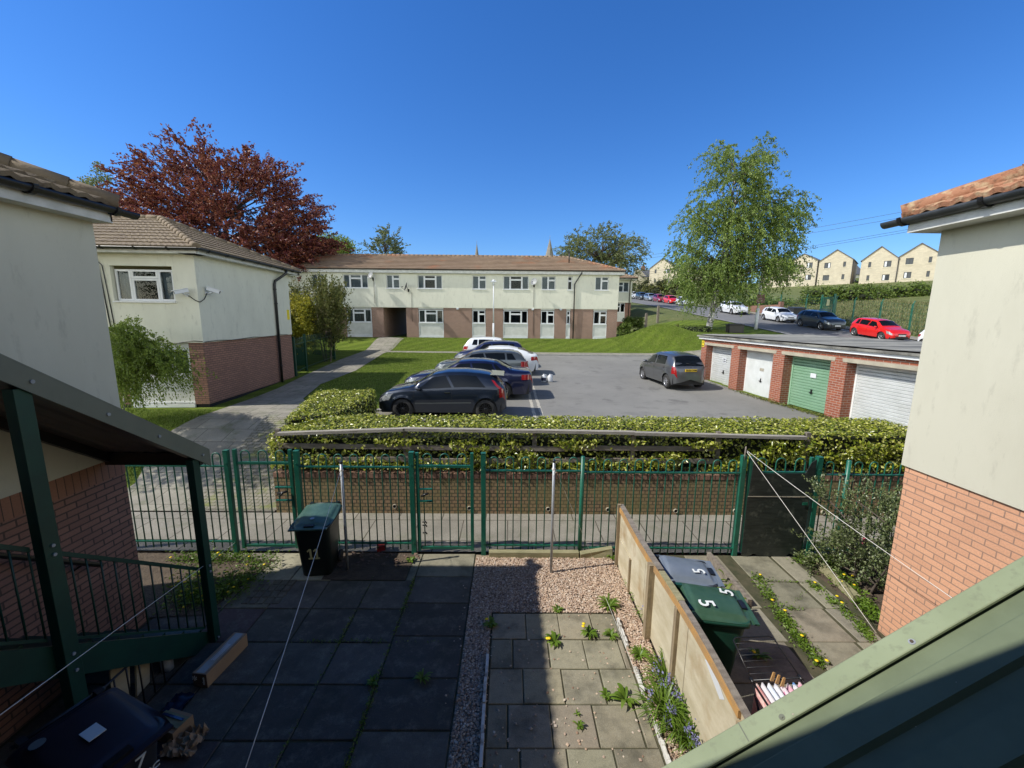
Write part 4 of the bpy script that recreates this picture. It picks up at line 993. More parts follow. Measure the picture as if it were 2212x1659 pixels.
# church spires
M['spire'] = mat('grey_church_stone', (.22, .20, .17), (.16, .15, .13), .3, .9)
for px, top, bw, Yd, lab in ((1030, 526, 9, 250, 'slim distant church spire above the middle of the long roof'), (1188, 515, 19, 250, 'broader distant church spire rising right of the slim one')):
    p = Vector(P(px, top, Y=Yd)); r_ = bw / 2 / 880 * Yd; zb_ = P(px, 556, Y=Yd)[2]
    t = thing('church_spire', lab, 'church spire', (p.x, p.y, 0))
    g = MB(); g.lathe([(r_, zb_), (.05, p.z)], 8, (p.x, p.y, 0), smooth=False); g.build('steeple', 'spire', t)
    g = MB(); g.box(p.x - r_ * 1.15, p.x + r_ * 1.15, p.y - r_, p.y + r_, 0, zb_ + .4); g.build('tower', 'spire', t)
    g = MB(); g.tube([(p.x, p.y, p.z - .2), (p.x, p.y, p.z + 1.6)], .08, 5); g.build('finial', 'spire', t)

# ================================================================ RETAINING WALL, HEDGE, RAILINGS
M['laurel'] = leafmat('laurel_leaf', [(.06, .10, .008), (.18, .23, .018), (.34, .38, .035), (.48, .50, .07), (.70, .68, .25)], .26, .35, .7)
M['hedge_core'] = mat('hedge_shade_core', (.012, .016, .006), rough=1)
wl = thing('retaining_wall', 'weathered brick retaining wall with drain pipes under the hedge', 'wall', (2.4, WY, 0))
WW = Wall((WXL, WY, 0), (1, 0, 0), (0, -1, 0)); zc = .80
g = MB(); WW.box(g, 0, 14.4, -.1, zc, -.21, 0); g.hexa([(WXL, WY + .212, -.1), (WXL + .2, WY + .212, -.1), (-5.5, 12.1, .2), (-5.7, 12.1, .2), (WXL, WY + .212, zc), (WXL + .2, WY + .212, zc), (-5.5, 12.1, 1.12), (-5.7, 12.1, 1.12)]); g.build('brickwork', 'brick_wall', wl)
g = MB(); x = 0
while x < 14.4:
    j = random.uniform(-.004, .004); WW.box(g, x, x + .102, zc + .002, zc + .10 + j, -.23, .012 + j); x += .11
g.build('cap_course', 'brick_cap', wl)
for px, py in ((853, 1093), (1014, 1097), (1184, 1099), (1313, 1100), (1459, 1103), (1587, 1103), (1777, 1106)):
    p = P(px, py, Y=WY); g = MB(); g.lathe([(.045, .0), (.045, -.03), (.036, -.03), (.036, .12)], 14, (p[0], WY, p[2]), 'y'); g.lathe([(.0, .02), (.036, .02)], 14, (p[0], WY - .035, p[2]), 'y', m=1); g.build('drain_pipe', ['lintel', 'room'], wl)
# timber rail fence swallowed by the hedge
tf = thing('timber_fence', 'weathered timber rail fence grown through by the laurel hedge', 'fence', (0, 8.2, .9))
g = MB()
zr_ = P(1100, 934, Y=8.16)[2]
rails = [(-4.75, zr_ - .06, -2.13, zr_ + .05), (-2.16, zr_ + .055, .55, zr_ + .03), (.55, zr_ + .035, 2.6, zr_ + .01), (2.6, zr_ + .0, 6.2, zr_ - .07)]
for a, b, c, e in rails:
    r_ = MB(); r_.beam((a, 8.16, b), (c, 8.16, e), .12, .06); r_.build('rail', 'wood_sunlit', tf)
for z in (zr_ - .34, zr_ - .62):
    for a, c in ((-4.75, -2.1), (-2.1, 1.2), (1.2, 4.4)):
        r_ = MB(); r_.beam((a, 8.19, z + random.uniform(-.02, .02)), (c, 8.19, z + random.uniform(-.02, .02)), .04, .10); r_.build('rail', 'wood_old', tf)
for x in (-4.8, -2.15, .55, 2.62, 4.42, 6.3):
    r_ = MB(); r_.box(x - .045, x + .045, 8.2, 8.29, .85, zr_ + (.02 if x != 4.42 else .02)); r_.build('post', 'wood_old', tf)
def hedge(lab, poly, z0, z1, dens, ls, leaf='laurel', name='hedge', loc=None, cat='hedge', group=None, topdens=1.0, bulge=.05, core=True, sided=1.0):
    """clipped hedge: dark core and leaves over its sides and top. poly = XY outline (ccw), z1 may be f(x,y)"""
    n = len(poly); cx = sum(p[0] for p in poly) / n; cy = sum(p[1] for p in poly) / n
    loc = loc or (cx, cy, z0); t = thing(name, lab, cat, loc, group=group)
    Z1 = z1 if callable(z1) else (lambda x, y: z1)
    Pn = np.array(poly); pts = []; nor = []
    for i in range(n):
        a, b = Pn[i], Pn[(i + 1) % n]; e = b - a; L = np.linalg.norm(e); nn = np.array([e[1], -e[0]]) / L
        zt_ = Z1(*((a + b) / 2)); k = int(L * (zt_ - z0) * dens * sided)
        u = rng.uniform(0, 1, k); zz = rng.uniform(0, 1, k)
        q = a[None] + e[None] * u[:, None]
        z = z0 + (np.array([Z1(*v) for v in q]) - z0) * zz
        off = rng.normal(0, .035, k) + bulge * np.array([mnoise.noise(Vector((v[0] * 1.5, v[1] * 1.5, w_ * 2))) for v, w_ in zip(q, z)])
        pts.append(np.concatenate([q + nn[None] * off[:, None], z[:, None]], 1)); nor.append(np.repeat(np.array([[nn[0], nn[1], .25]]), k, 0))
    x0, y0 = Pn.min(0); x1, y1 = Pn.max(0); k = int((x1 - x0) * (y1 - y0) * dens * topdens)
    Q = np.stack([rng.uniform(x0, x1, k), rng.uniform(y0, y1, k)], 1)
    ins = np.zeros(k, bool)
    for i in range(n):
        a, b = Pn[i], Pn[(i + 1) % n]
        c = ((a[1] > Q[:, 1]) != (b[1] > Q[:, 1])) & (Q[:, 0] < (b[0] - a[0]) * (Q[:, 1] - a[1]) / (b[1] - a[1] + 1e-12) + a[0]); ins ^= c
    Q = Q[ins]; z = np.array([Z1(*v) + bulge * mnoise.noise(Vector((v[0] * 1.3, v[1] * 1.3, 5))) for v in Q]) + rng.normal(0, .02, len(Q))
    pts.append(np.concatenate([Q, z[:, None]], 1)); nor.append(np.repeat([[0, 0, 1.0]], len(Q), 0))
    C = np.concatenate(pts); Nn = np.concatenate(nor)
    d = rng.normal(size=C.shape); d -= Nn * (d * Nn).sum(1)[:, None] * .75
    V = leaf_arrays(C, ls, .55, d, .15, N=Nn + np.array([[-.15, 0, .1]]))
    leaf_mesh('leaves', V, leaf, t)
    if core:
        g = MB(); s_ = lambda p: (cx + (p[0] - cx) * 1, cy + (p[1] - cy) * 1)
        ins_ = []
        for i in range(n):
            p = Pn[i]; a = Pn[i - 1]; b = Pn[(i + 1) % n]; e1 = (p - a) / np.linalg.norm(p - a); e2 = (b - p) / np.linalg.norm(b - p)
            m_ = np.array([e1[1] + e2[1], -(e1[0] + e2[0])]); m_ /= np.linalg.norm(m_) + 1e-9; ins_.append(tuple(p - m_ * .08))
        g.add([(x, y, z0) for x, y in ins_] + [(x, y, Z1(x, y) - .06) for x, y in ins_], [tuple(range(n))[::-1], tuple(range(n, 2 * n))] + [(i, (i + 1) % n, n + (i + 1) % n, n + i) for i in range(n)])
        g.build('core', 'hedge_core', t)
    return t
zh = lambda x, y: 1.73 - .08 * sst(-3.5, -5, x) + (.0 if y < 8.6 else .02)
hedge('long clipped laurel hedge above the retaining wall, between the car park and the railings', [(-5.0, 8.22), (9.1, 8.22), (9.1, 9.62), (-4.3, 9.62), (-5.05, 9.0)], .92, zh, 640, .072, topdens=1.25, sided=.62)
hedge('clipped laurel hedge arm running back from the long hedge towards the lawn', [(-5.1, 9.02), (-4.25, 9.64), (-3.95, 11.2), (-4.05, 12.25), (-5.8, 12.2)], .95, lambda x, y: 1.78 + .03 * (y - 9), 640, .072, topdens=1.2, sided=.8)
# sprigs of hedge breaking through the railing side
C = np.stack([rng.uniform(-4.9, 9, 7500), rng.uniform(8.0, 8.17, 7500), rng.uniform(1.0, 1.64, 7500)], 1)
keep = np.array([mnoise.noise(Vector((c[0] * 1.1, 0, c[2] * 2.5))) > -.05 for c in C]); C = C[keep]
ob_ = leaf_mesh('hedge_sprigs', leaf_arrays(C, .085, .55), 'laurel', None, (0, 8.1, 1.3)); tag(ob_, 'laurel sprigs pushing out through the timber rails', 'sprigs', kind='stuff')

# ---- bow-top railings along the yards
gl = lambda x, y: P(x, y, Y=FY)
def bowpanel(par, xa, xb, zrt, zrb, zt, pitch=.135, rail=.045, first=None, round_=.0105, zfoot=None, name='bow_bars'):
    """bars with every second pair joined in a hoop, and the two rails"""
    g = MB(); n = int(round((xb - xa) / pitch)); pitch = (xb - xa) / n
    xs_ = [xa + pitch * (i + .5) for i in range(n)]; f = zrb - .12 if zfoot is None else zfoot
    i = 0
    while i < n:
        if i + 1 < n and (i % 2 == 0):
            a, b = xs_[i], xs_[i + 1]; r = (b - a) / 2; c = (a + b) / 2; zz = zt - r
            g.tube([(a, FY, f), (a, FY, zz)] + [(c - r * math.cos(math.pi * k / 8), FY, zz + r * math.sin(math.pi * k / 8)) for k in range(1, 8)] + [(b, FY, zz), (b, FY, f)], round_, 6); i += 2
        else: g.tube([(xs_[i], FY, f), (xs_[i], FY, zrt)], round_, 6); i += 1
    g.build(name, 'green', par)
    for z in (zrt, zrb): r_ = MB(); r_.box(xa, xb, FY - .020, FY + .020, z - .012, z + .012); r_.build('rail', 'green', par)
def fpost(par, x, zt, w_=.07, rnd=False, zb=-.02):
    g = MB()
    if rnd: g.tube([(x, FY, zb), (x, FY, zt)], .036, 14); g.lathe([(.038, 0), (.03, .02), (0, .028)], 14, (x, FY, zt))
    else:
        g.box(x - w_ / 2, x + w_ / 2, FY - w_ / 2, FY + w_ / 2, zb, zt - .004); g.box(x - w_ / 2 - .003, x + w_ / 2 + .003, FY - w_ / 2 - .003, FY + w_ / 2 + .003, zt - .004, zt + .004)
        for z in (zt - .22, .22): g.tube([(x, FY - w_ / 2 - .008, z), (x, FY - w_ / 2, z)], .012, 8)
    g.build('post', 'green', par, bev=.003 if not rnd else 0)
fA = thing('railing', 'green bow-top railing section at the left, running behind the covered stairs', 'railing', (-7, FY, 0), group='green bow-top railings along the yards')
bowpanel(fA, -9.6, -4.80, 1.60, .22, 1.83); fpost(fA, -4.76, 1.88, .075); fpost(fA, -7.2, 1.88, .075)
fB = thing('railing', 'green bow-top railing section behind the bin numbered 11', 'railing', (-2.6, FY, 0), group='green bow-top railings along the yards')
bowpanel(fB, -3.55, -1.68, 1.60, .20, 1.82); fpost(fB, -3.58, 1.88, .08); fpost(fB, -1.64, 1.87, .08)
fC = thing('railing', 'longest green bow-top railing section, behind the gravel and the plywood screen', 'railing', (1.8, FY, 0), group='green bow-top railings along the yards')
bowpanel(fC, -.38, 1.25, 1.55, .17, 1.79); bowpanel(fC, 1.30, 3.98, 1.53, .13, 1.76); fpost(fC, -.42, 1.86, .08); fpost(fC, 1.275, 1.79, rnd=True); fpost(fC, 4.02, 1.84, .08)
fD = thing('railing', 'green bow-top railing section at the right, behind the evergreen shrub', 'railing', (6.5, FY, 0), group='green bow-top railings along the yards')
bowpanel(fD, 5.37, 5.80, 1.51, .10, 1.74, pitch=.14); bowpanel(fD, 5.88, 8.4, 1.51, .10, 1.74); fpost(fD, 5.32, 1.83, .085); fpost(fD, 5.84, 1.75, rnd=True)
def gate(lab, xa, xb, zt, zb, ztr, padlock=True, rz=0):
    t = thing('gate', lab, 'gate', (xa, FY, 0), group='green bow-top gates')
    for x in (xa + .025, xb - .025):
        g = MB(); g.box(x - .027, x + .027, FY - .027, FY + .027, zb - .05, zt); g.build('stile', 'green', t, bev=.003)
    g = MB(); n = int(round((xb - xa - .1) / .135)); n -= n % 2; pitch = (xb - xa - .1) / n
    for i in range(0, n, 2):
        a = xa + .05 + pitch * (i + .5); b = a + pitch; r = pitch / 2; c = (a + b) / 2; zz = zt - .02 - r
        g.tube([(a, FY, zb), (a, FY, zz)] + [(c - r * math.cos(math.pi * k / 8), FY, zz + r * math.sin(math.pi * k / 8)) for k in range(1, 8)] + [(b, FY, zz), (b, FY, zb)], .0105, 6)
    g.build('bow_bars', 'green', t)
    for z in (ztr, zb): g = MB(); g.box(xa + .053, xb - .053, FY - .022, FY + .022, z - .022, z + .022); g.build('rail', 'green', t, bev=.002)
    return t
gA = gate('green bow-top gate behind and left of the bin numbered 11', -4.64, -3.66, 1.90, .15, 1.66)
for z in (.98, 1.22): g = MB(); g.box(-3.98, -3.70, FY - .03, FY + .02, z, z + .02); g.build('lock_bracket', 'green', gA)
g = MB(); g.tube([(-3.92, FY - .05, 1.13), (-3.76, FY - .05, 1.17)], .02, 8); g.tube([(-3.88, FY - .06, 1.09), (-3.82, FY - .07, 1.16)], .018, 6); g.build('latch', 'black_pl', gA)
gB = gate('green bow-top gate in the middle, above the yard slabs', -1.57, -.59, 1.86, .12, 1.62)
for z in (.98, 1.20): g = MB(); g.box(-1.52, -1.30, FY - .03, FY + .02, z, z + .02); g.build('lock_bracket', 'green', gB)
g = MB(); g.tube([(-1.48, FY - .05, 1.10), (-1.36, FY - .05, 1.15)], .02, 8); g.build('latch', 'black_pl', gB)
for z in (.62, .56, .42):
    g = MB(); g.tube([(-1.47, FY - .05, z), (-1.42, FY - .06, z + .02), (-1.40, FY - .05, z - .02)], .012, 6); g.build('chain_link', 'black_pl', gB)
gC = gate('green gate covered by a weathered black board, right of the long railing', 4.12, 5.22, 1.82, .12, 1.54)
M['blackboard'] = mat('scratched_black_board', (.012, .018, .016), (.03, .038, .034), 5, .5, 60, .2, stretch=(1, 1, 5), c3=(.09, .10, .08), s3=7)
g = MB(); yb = FY - .05
pl_ = [(4.13, .03), (4.25, .0), (4.34, .06), (4.42, .02), (4.9, .0), (4.98, .06), (5.06, .01), (5.16, .02), (5.21, .6), (5.205, 1.1)]
top1 = [(4.125, 1.12)]
def board(poly, y, th, mm=None):
    n = len(poly); g.add([(x, y, z) for x, z in poly] + [(x, y + th, z) for x, z in poly], [tuple(range(n)), tuple(range(n, 2 * n))[::-1]] + [(i, n + i, n + (i + 1) % n, (i + 1) % n) for i in range(n)])
board(pl_ + top1, yb, .012)
board([(4.14, 1.135), (5.22, 1.12), (5.24, 1.80), (5.16, 1.74), (5.08, 1.55), (4.36, 1.545), (4.28, 1.66), (4.17, 1.83)], yb - .002, .012)
o = g.build('cover_board', 'blackboard', gC)
g = MB(); g.box(4.13, 5.21, yb - .006, yb - .001, 1.12, 1.134); g.build('edge', 'lintel', o)
g = MB(); g.box(5.08, 5.17, yb - .02, yb - .013, .98, 1.03); g.build('handle', 'green', gC)

# ================================================================ COVERED STAIRS AT THE LEFT
XS, XWl = -3.82, -4.86
st = thing('covered_staircase', 'dark green metal staircase with sloping corrugated canopy at the lower left', 'staircase', (-4.3, 4.6, 0))
sl = .776; zs_ = lambda y: 1.31 - (y - 3.13) * sl       # stringer top
def lin(y0, y1, f, h, x0, x1):
    return [(x0, y0, f(y0) - h), (x1, y0, f(y0) - h), (x1, y1, f(y1) - h), (x0, y1, f(y1) - h), (x0, y0, f(y0)), (x1, y0, f(y0)), (x1, y1, f(y1)), (x0, y1, f(y1))]
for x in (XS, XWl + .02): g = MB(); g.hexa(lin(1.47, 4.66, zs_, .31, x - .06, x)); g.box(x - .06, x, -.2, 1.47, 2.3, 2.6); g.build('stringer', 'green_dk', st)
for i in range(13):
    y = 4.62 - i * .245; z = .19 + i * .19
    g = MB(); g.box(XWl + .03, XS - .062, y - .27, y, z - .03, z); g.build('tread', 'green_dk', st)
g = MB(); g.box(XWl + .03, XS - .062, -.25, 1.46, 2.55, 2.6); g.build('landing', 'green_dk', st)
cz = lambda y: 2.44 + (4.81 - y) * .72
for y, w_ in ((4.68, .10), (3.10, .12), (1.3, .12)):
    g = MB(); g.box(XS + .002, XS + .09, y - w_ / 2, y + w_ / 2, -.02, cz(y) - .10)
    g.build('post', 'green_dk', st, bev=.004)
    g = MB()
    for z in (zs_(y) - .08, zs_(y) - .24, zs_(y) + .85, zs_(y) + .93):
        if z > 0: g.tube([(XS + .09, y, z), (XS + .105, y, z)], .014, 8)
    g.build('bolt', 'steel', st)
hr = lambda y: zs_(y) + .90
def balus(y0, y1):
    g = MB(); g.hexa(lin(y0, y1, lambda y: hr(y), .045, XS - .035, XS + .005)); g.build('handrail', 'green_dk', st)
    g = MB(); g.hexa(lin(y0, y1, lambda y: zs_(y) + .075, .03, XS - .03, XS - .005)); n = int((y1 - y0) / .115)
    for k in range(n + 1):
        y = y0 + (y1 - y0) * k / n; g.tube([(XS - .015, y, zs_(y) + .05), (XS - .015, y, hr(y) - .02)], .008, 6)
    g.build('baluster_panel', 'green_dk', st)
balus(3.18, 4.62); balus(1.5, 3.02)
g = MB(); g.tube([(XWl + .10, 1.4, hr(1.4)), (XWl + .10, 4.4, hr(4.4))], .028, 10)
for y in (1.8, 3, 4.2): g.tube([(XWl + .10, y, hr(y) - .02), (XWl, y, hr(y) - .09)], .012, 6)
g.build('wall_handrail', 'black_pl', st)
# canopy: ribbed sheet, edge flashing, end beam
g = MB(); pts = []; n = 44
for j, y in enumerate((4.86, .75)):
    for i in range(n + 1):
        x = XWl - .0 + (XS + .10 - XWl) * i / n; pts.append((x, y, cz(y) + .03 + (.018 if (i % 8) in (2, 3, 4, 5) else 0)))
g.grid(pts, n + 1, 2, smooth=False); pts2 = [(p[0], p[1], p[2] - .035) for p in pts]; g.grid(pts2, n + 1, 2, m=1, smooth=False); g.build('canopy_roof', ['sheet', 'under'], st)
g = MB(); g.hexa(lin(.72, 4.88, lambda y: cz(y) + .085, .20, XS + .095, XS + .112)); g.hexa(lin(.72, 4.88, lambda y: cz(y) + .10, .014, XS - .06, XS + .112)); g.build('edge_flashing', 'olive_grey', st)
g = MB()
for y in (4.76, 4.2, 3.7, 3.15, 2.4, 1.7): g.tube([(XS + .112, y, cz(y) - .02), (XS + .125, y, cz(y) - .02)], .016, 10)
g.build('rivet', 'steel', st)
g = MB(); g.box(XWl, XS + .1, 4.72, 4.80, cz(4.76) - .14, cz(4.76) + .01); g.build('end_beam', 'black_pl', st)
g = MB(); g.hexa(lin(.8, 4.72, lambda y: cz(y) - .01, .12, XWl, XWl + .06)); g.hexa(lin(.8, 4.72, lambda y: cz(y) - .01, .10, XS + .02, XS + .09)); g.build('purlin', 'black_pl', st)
# low rail under the stairs and things stored behind it
g = MB(); g.tube([(XS - .02, 2.0, .62), (XS - .02, 3.95, .62), (XS - .02, 4.15, .45)], .012, 6); g.tube([(XS - .02, 2.0, .04), (XS - .02, 4.3, .04)], .012, 6)
for k in range(16): y = 2.05 + k * .13; g.tube([(XS - .02, y, .04), (XS - .02, y, .62)], .008, 5)
single(g, 'low_railing', 'black_pl', 'low dark bar railing closing the space beneath the stairs', 'railing', (XS, 3, 0))
for (x, y, w_, h, rz, lab) in ((-4.05, 3.72, .02, .55, .15, 'plywood board leaning upright under the foot of the stairs, left of a second one'), (-4.03, 3.95, .02, .42, -.1, 'smaller plywood board leaning under the foot of the stairs')):
    g = MB(); g.obox((x, y, h / 2 + .01), (math.sin(rz), math.cos(rz), 0), (math.cos(rz), -math.sin(rz), .0), (.12, 0, 1), .09, w_ / 2, h / 2); single(g, 'plywood_board', 'ply', lab, 'board', (x, y, 0))
g = MB(); g.lathe([(0, 0), (.06, 0), (.062, .16), (.05, .19), (.02, .2), (.02, .24), (0, .24)], 14, (-4.0, 4.22, 0)); single(g, 'plastic_tub', 'lampwhite', 'white plastic tub under the lowest stair treads', 'tub', (-4.0, 4.22, 0))

# ================================================================ CANOPY BELOW THE VIEWER AT THE RIGHT
cp = thing('stair_canopy', 'olive green metal canopy sloping down across the lower right corner', 'canopy', (2, 1.0, 0))
YE = 1.50; a3 = Vector(P(1563, 1577, Y=YE)); b3 = Vector(P(2149, 1234, Y=YE)); ksl = (b3.z - a3.z) / (b3.x - a3.x)
cz2 = lambda x: a3.z + (x - a3.x) * ksl
n3 = Vector((-ksl, 0, 1)).normalized(); e3 = Vector((1, 0, ksl)).normalized(); X0_, X1_ = a3.x - .75, 4.7
def sect(prof, m, name, thick=0):
    g = MB(); pts = []
    for x in (X0_, X1_):
        for y, h in prof: pts.append(Vector((x, y, cz2(x))) + n3 * h)
    g.grid(pts, len(prof), 2, smooth=False); return g.build(name, m, cp)
sect([(YE - .005, -.14), (YE, -.14), (YE, -.006), (YE - .006, 0), (YE - .085, 0), (YE - .088, -.003), (YE - .088, -.012)], 'olive', 'edge_flashing')
prof = [(YE - .05, -.03), (YE - .10, -.03), (YE - .150, -.030), (YE - .156, -.012), (YE - .162, -.010)]
y = YE - .162
while y > -.25:
    prof += [(y - .10, -.010), (y - .112, -.032), (y - .175, -.032), (y - .187, -.010), (y - .2, -.010)]; y -= .2
sect(prof, 'sheet', 'canopy_roof')
g = MB(); g.hexa([Vector((x, y_, cz2(x))) + n3 * h for h in (-.16, -.06) for x, y_ in ((X0_, -.25), (X1_, -.25), (X1_, YE - .03), (X0_, YE - .03))]); g.build('frame', 'green_dk', cp)
for px, py, k in ((1689, 1557, 1), (1970, 1393, 0)):
    c = Vector((P(px, py, Y=YE - .07)[0], YE - .068, 0)); c.z = cz2(c.x); g = MB()
    for r_, h0, h1, mi in ((.0125, 0, .002, 1), (.006, .002, .006, 0)): g.tube([c + n3 * h0, c + n3 * h1], r_, 14, m=mi, smooth=False)
    g.build('bolt', ['soil' if not k else 'olive_grey', 'steel' if not k else 'olive_grey'], cp)
xj = P(1490 + 140, 1560, Y=YE)[0] * .93; g = MB(); g.quad(*[Vector((x, y_, cz2(x))) + n3 * .0015 for x, y_ in ((xj, YE - .084), (xj + .004, YE - .084), (xj + .004, YE - .004), (xj, YE - .004))]); g.build('joint', 'olive_grey', cp)
for x in (2.9,): g = MB(); g.box(x - .05, x + .05, 1.3, 1.4, -.02, cz2(x) - .17); g.build('post', 'green_dk', cp)
# lichen flecks
g = MB()
for _ in range(26):
    x = random.uniform(.5, 3); y_ = YE - random.uniform(.01, .5); c = Vector((x, y_, cz2(x))) + n3 * (.0 if y_ > YE - .085 else -.0085); r_ = random.uniform(.001, .0035)
    if y_ < YE - .085 and y_ > YE - .165: continue
    g.add([c + n3 * .002 + Vector((r_ * math.cos(a * 1.05), r_ * math.sin(a * 1.05), r_ * math.cos(a * 1.05) * ksl)) for a in range(6)], [tuple(range(6))])
g.build('lichen_fleck', 'lintel', cp)

# ================================================================ CARS
def paint(name, c, metal=.0, rough=.35, c2=None):
    m, t, b = newmat(name); b.inputs['Base Color'].default_value = c4(c); b.inputs['Roughness'].default_value = rough; b.inputs['Metallic'].default_value = metal
    b.inputs['Coat Weight'].default_value = 1; b.inputs['Coat Roughness'].default_value = .04; M[name] = m; return name
M['carwin'] = mat('tinted_car_window', (.006, .008, .010), rough=.05, spec=.28)
M['tyre'] = mat('tyre_rubber', (.018, .018, .018), (.035, .033, .03), 8, .8)
M['alloy'] = mat('alloy_wheel', (.42, .42, .43), rough=.3, metal=.7)
M['alloy_black'] = mat('black_alloy_wheel', (.012, .012, .012), rough=.25)
M['tail_red'] = mat('red_tail_lamp', (.32, .010, .012), rough=.12, coat=1)
M['headlamp'] = mat('clear_headlamp', (.42, .44, .45), (.2, .2, .2), 20, .12, coat=1, metal=.2)
M['plate_y'] = mat('yellow_number_plate', (.80, .52, .03), rough=.4)
M['plate_w'] = mat('white_number_plate', (.75, .75, .72), rough=.4)
M['chrome'] = mat('chrome_trim', (.6, .6, .6), rough=.15, metal=1)
M['trimdark'] = mat('black_car_trim', (.02, .02, .021), rough=.5)
def interp(pts, x, sm=True):
    if x <= pts[0][0]: return pts[0][1]
    for (a, b), (c, d) in zip(pts, pts[1:]):
        if x <= c:
            t = (x - a) / (c - a) if c > a else 0
            if sm: t = t * t * (3 - 2 * t) * .35 + t * .65
            return b + (d - b) * t
    return pts[-1][1]
TYPES = {
 # L, W, H, wheelbase, front overhang, wheel r, top profile, belt profile (x from the tail 0..1), windows, rear glass, screen
 'hatch3': dict(L=3.92, W=1.68, H=1.46, wb=2.49, fo=.80, r=.305,
    top=[(0, .62), (.004, .88), (.025, 1.02), (.095, 1.29), (.14, 1.375), (.21, 1.42), (.34, 1.46), (.46, 1.45), (.56, 1.38), (.72, 1.04), (.76, .985), (.9, .88), (.965, .75), (.992, .60), (1, .50)],
    belt=[(0, .60), (.03, .93), (.3, .945), (.6, .89), (.74, .87), (.92, .76), (.985, .60), (1, .48)],
    win=[((.42, .70), (.47, .575)), ((.16, .40), (.235, .45))], rear=(.035, .105), scr=(.575, .72), win_s=(1.10, 1.86)),
 'hatch5': dict(L=4.05, W=1.74, H=1.48, wb=2.53, fo=.83, r=.315,
    top=[(0, .60), (.006, .86), (.03, 1.0), (.085, 1.30), (.12, 1.41), (.18, 1.45), (.32, 1.48), (.5, 1.465), (.58, 1.41), (.73, 1.05), (.77, .99), (.9, .88), (.965, .74), (.992, .60), (1, .50)],
    belt=[(0, .60), (.03, .96), (.3, .95), (.6, .89), (.74, .87), (.92, .76), (.985, .60), (1, .48)],
    win=[((.46, .70), (.49, .595)), ((.25, .44), (.25, .47)), ((.15, .23), (.175, .235))], rear=(.03, .095), scr=(.59, .73), win_s=(1.12, 1.86)),
 'round5': dict(L=3.72, W=1.66, H=1.54, wb=2.43, fo=.68, r=.30,
    top=[(0, .60), (.008, .86), (.035, 1.02), (.09, 1.32), (.14, 1.46), (.24, 1.52), (.40, 1.54), (.54, 1.51), (.62, 1.43), (.76, 1.09), (.81, 1.0), (.91, .86), (.965, .72), (.992, .58), (1, .48)],
    belt=[(0, .60), (.03, .97), (.3, .95), (.6, .92), (.76, .88), (.92, .74), (.985, .58), (1, .46)],
    win=[((.48, .735), (.50, .63)), ((.22, .455), (.24, .475))], rear=(.035, .125), scr=(.63, .765), win_s=(1.12, 1.84)),
 'saloon': dict(L=4.86, W=1.85, H=1.46, wb=2.87, fo=.84, r=.33,
    top=[(0, .62), (.006, .96), (.03, 1.06), (.12, 1.10), (.16, 1.13), (.29, 1.40), (.38, 1.455), (.48, 1.46), (.56, 1.43), (.70, 1.06), (.73, 1.01), (.88, .92), (.965, .80), (.992, .66), (1, .5)],
    belt=[(0, .62), (.02, .97), (.3, .97), (.6, .90), (.72, .89), (.92, .80), (.985, .66), (1, .48)],
    win=[((.465, .665), (.485, .58)), ((.285, .45), (.32, .47)), ((.205, .272), (.285, .305))], rear=(.165, .30), scr=(.57, .70), win_s=(1.08, 1.88)),
 'fastback': dict(L=4.42, W=1.80, H=1.43, wb=2.65, fo=.88, r=.33,
    top=[(0, .62), (.006, .93), (.02, 1.05), (.05, 1.08), (.22, 1.32), (.34, 1.42), (.45, 1.43), (.56, 1.40), (.71, 1.04), (.75, .98), (.89, .88), (.965, .76), (.992, .62), (1, .5)],
    belt=[(0, .62), (.02, .98), (.3, .96), (.6, .89), (.72, .87), (.92, .78), (.985, .62), (1, .48)],
    win=[((.46, .68), (.48, .58)), ((.23, .44), (.28, .46))], rear=(.06, .235), scr=(.57, .71), win_s=(1.1, 1.86)),
 'suv': dict(L=4.45, W=1.86, H=1.64, wb=2.67, fo=.90, r=.36,
    top=[(0, .66), (.006, .98), (.03, 1.14), (.08, 1.42), (.12, 1.55), (.20, 1.61), (.35, 1.64), (.52, 1.61), (.60, 1.54), (.73, 1.19), (.76, 1.14), (.9, 1.05), (.965, .90), (.992, .72), (1, .56)],
    belt=[(0, .66), (.03, 1.09), (.3, 1.08), (.6, 1.02), (.74, 1.0), (.92, .90), (.985, .72), (1, .54)],
    win=[((.455, .70), (.48, .60)), ((.25, .435), (.26, .465)), ((.14, .23), (.18, .24))], rear=(.035, .095), scr=(.60, .73), win_s=(1.12, 1.86)),
}
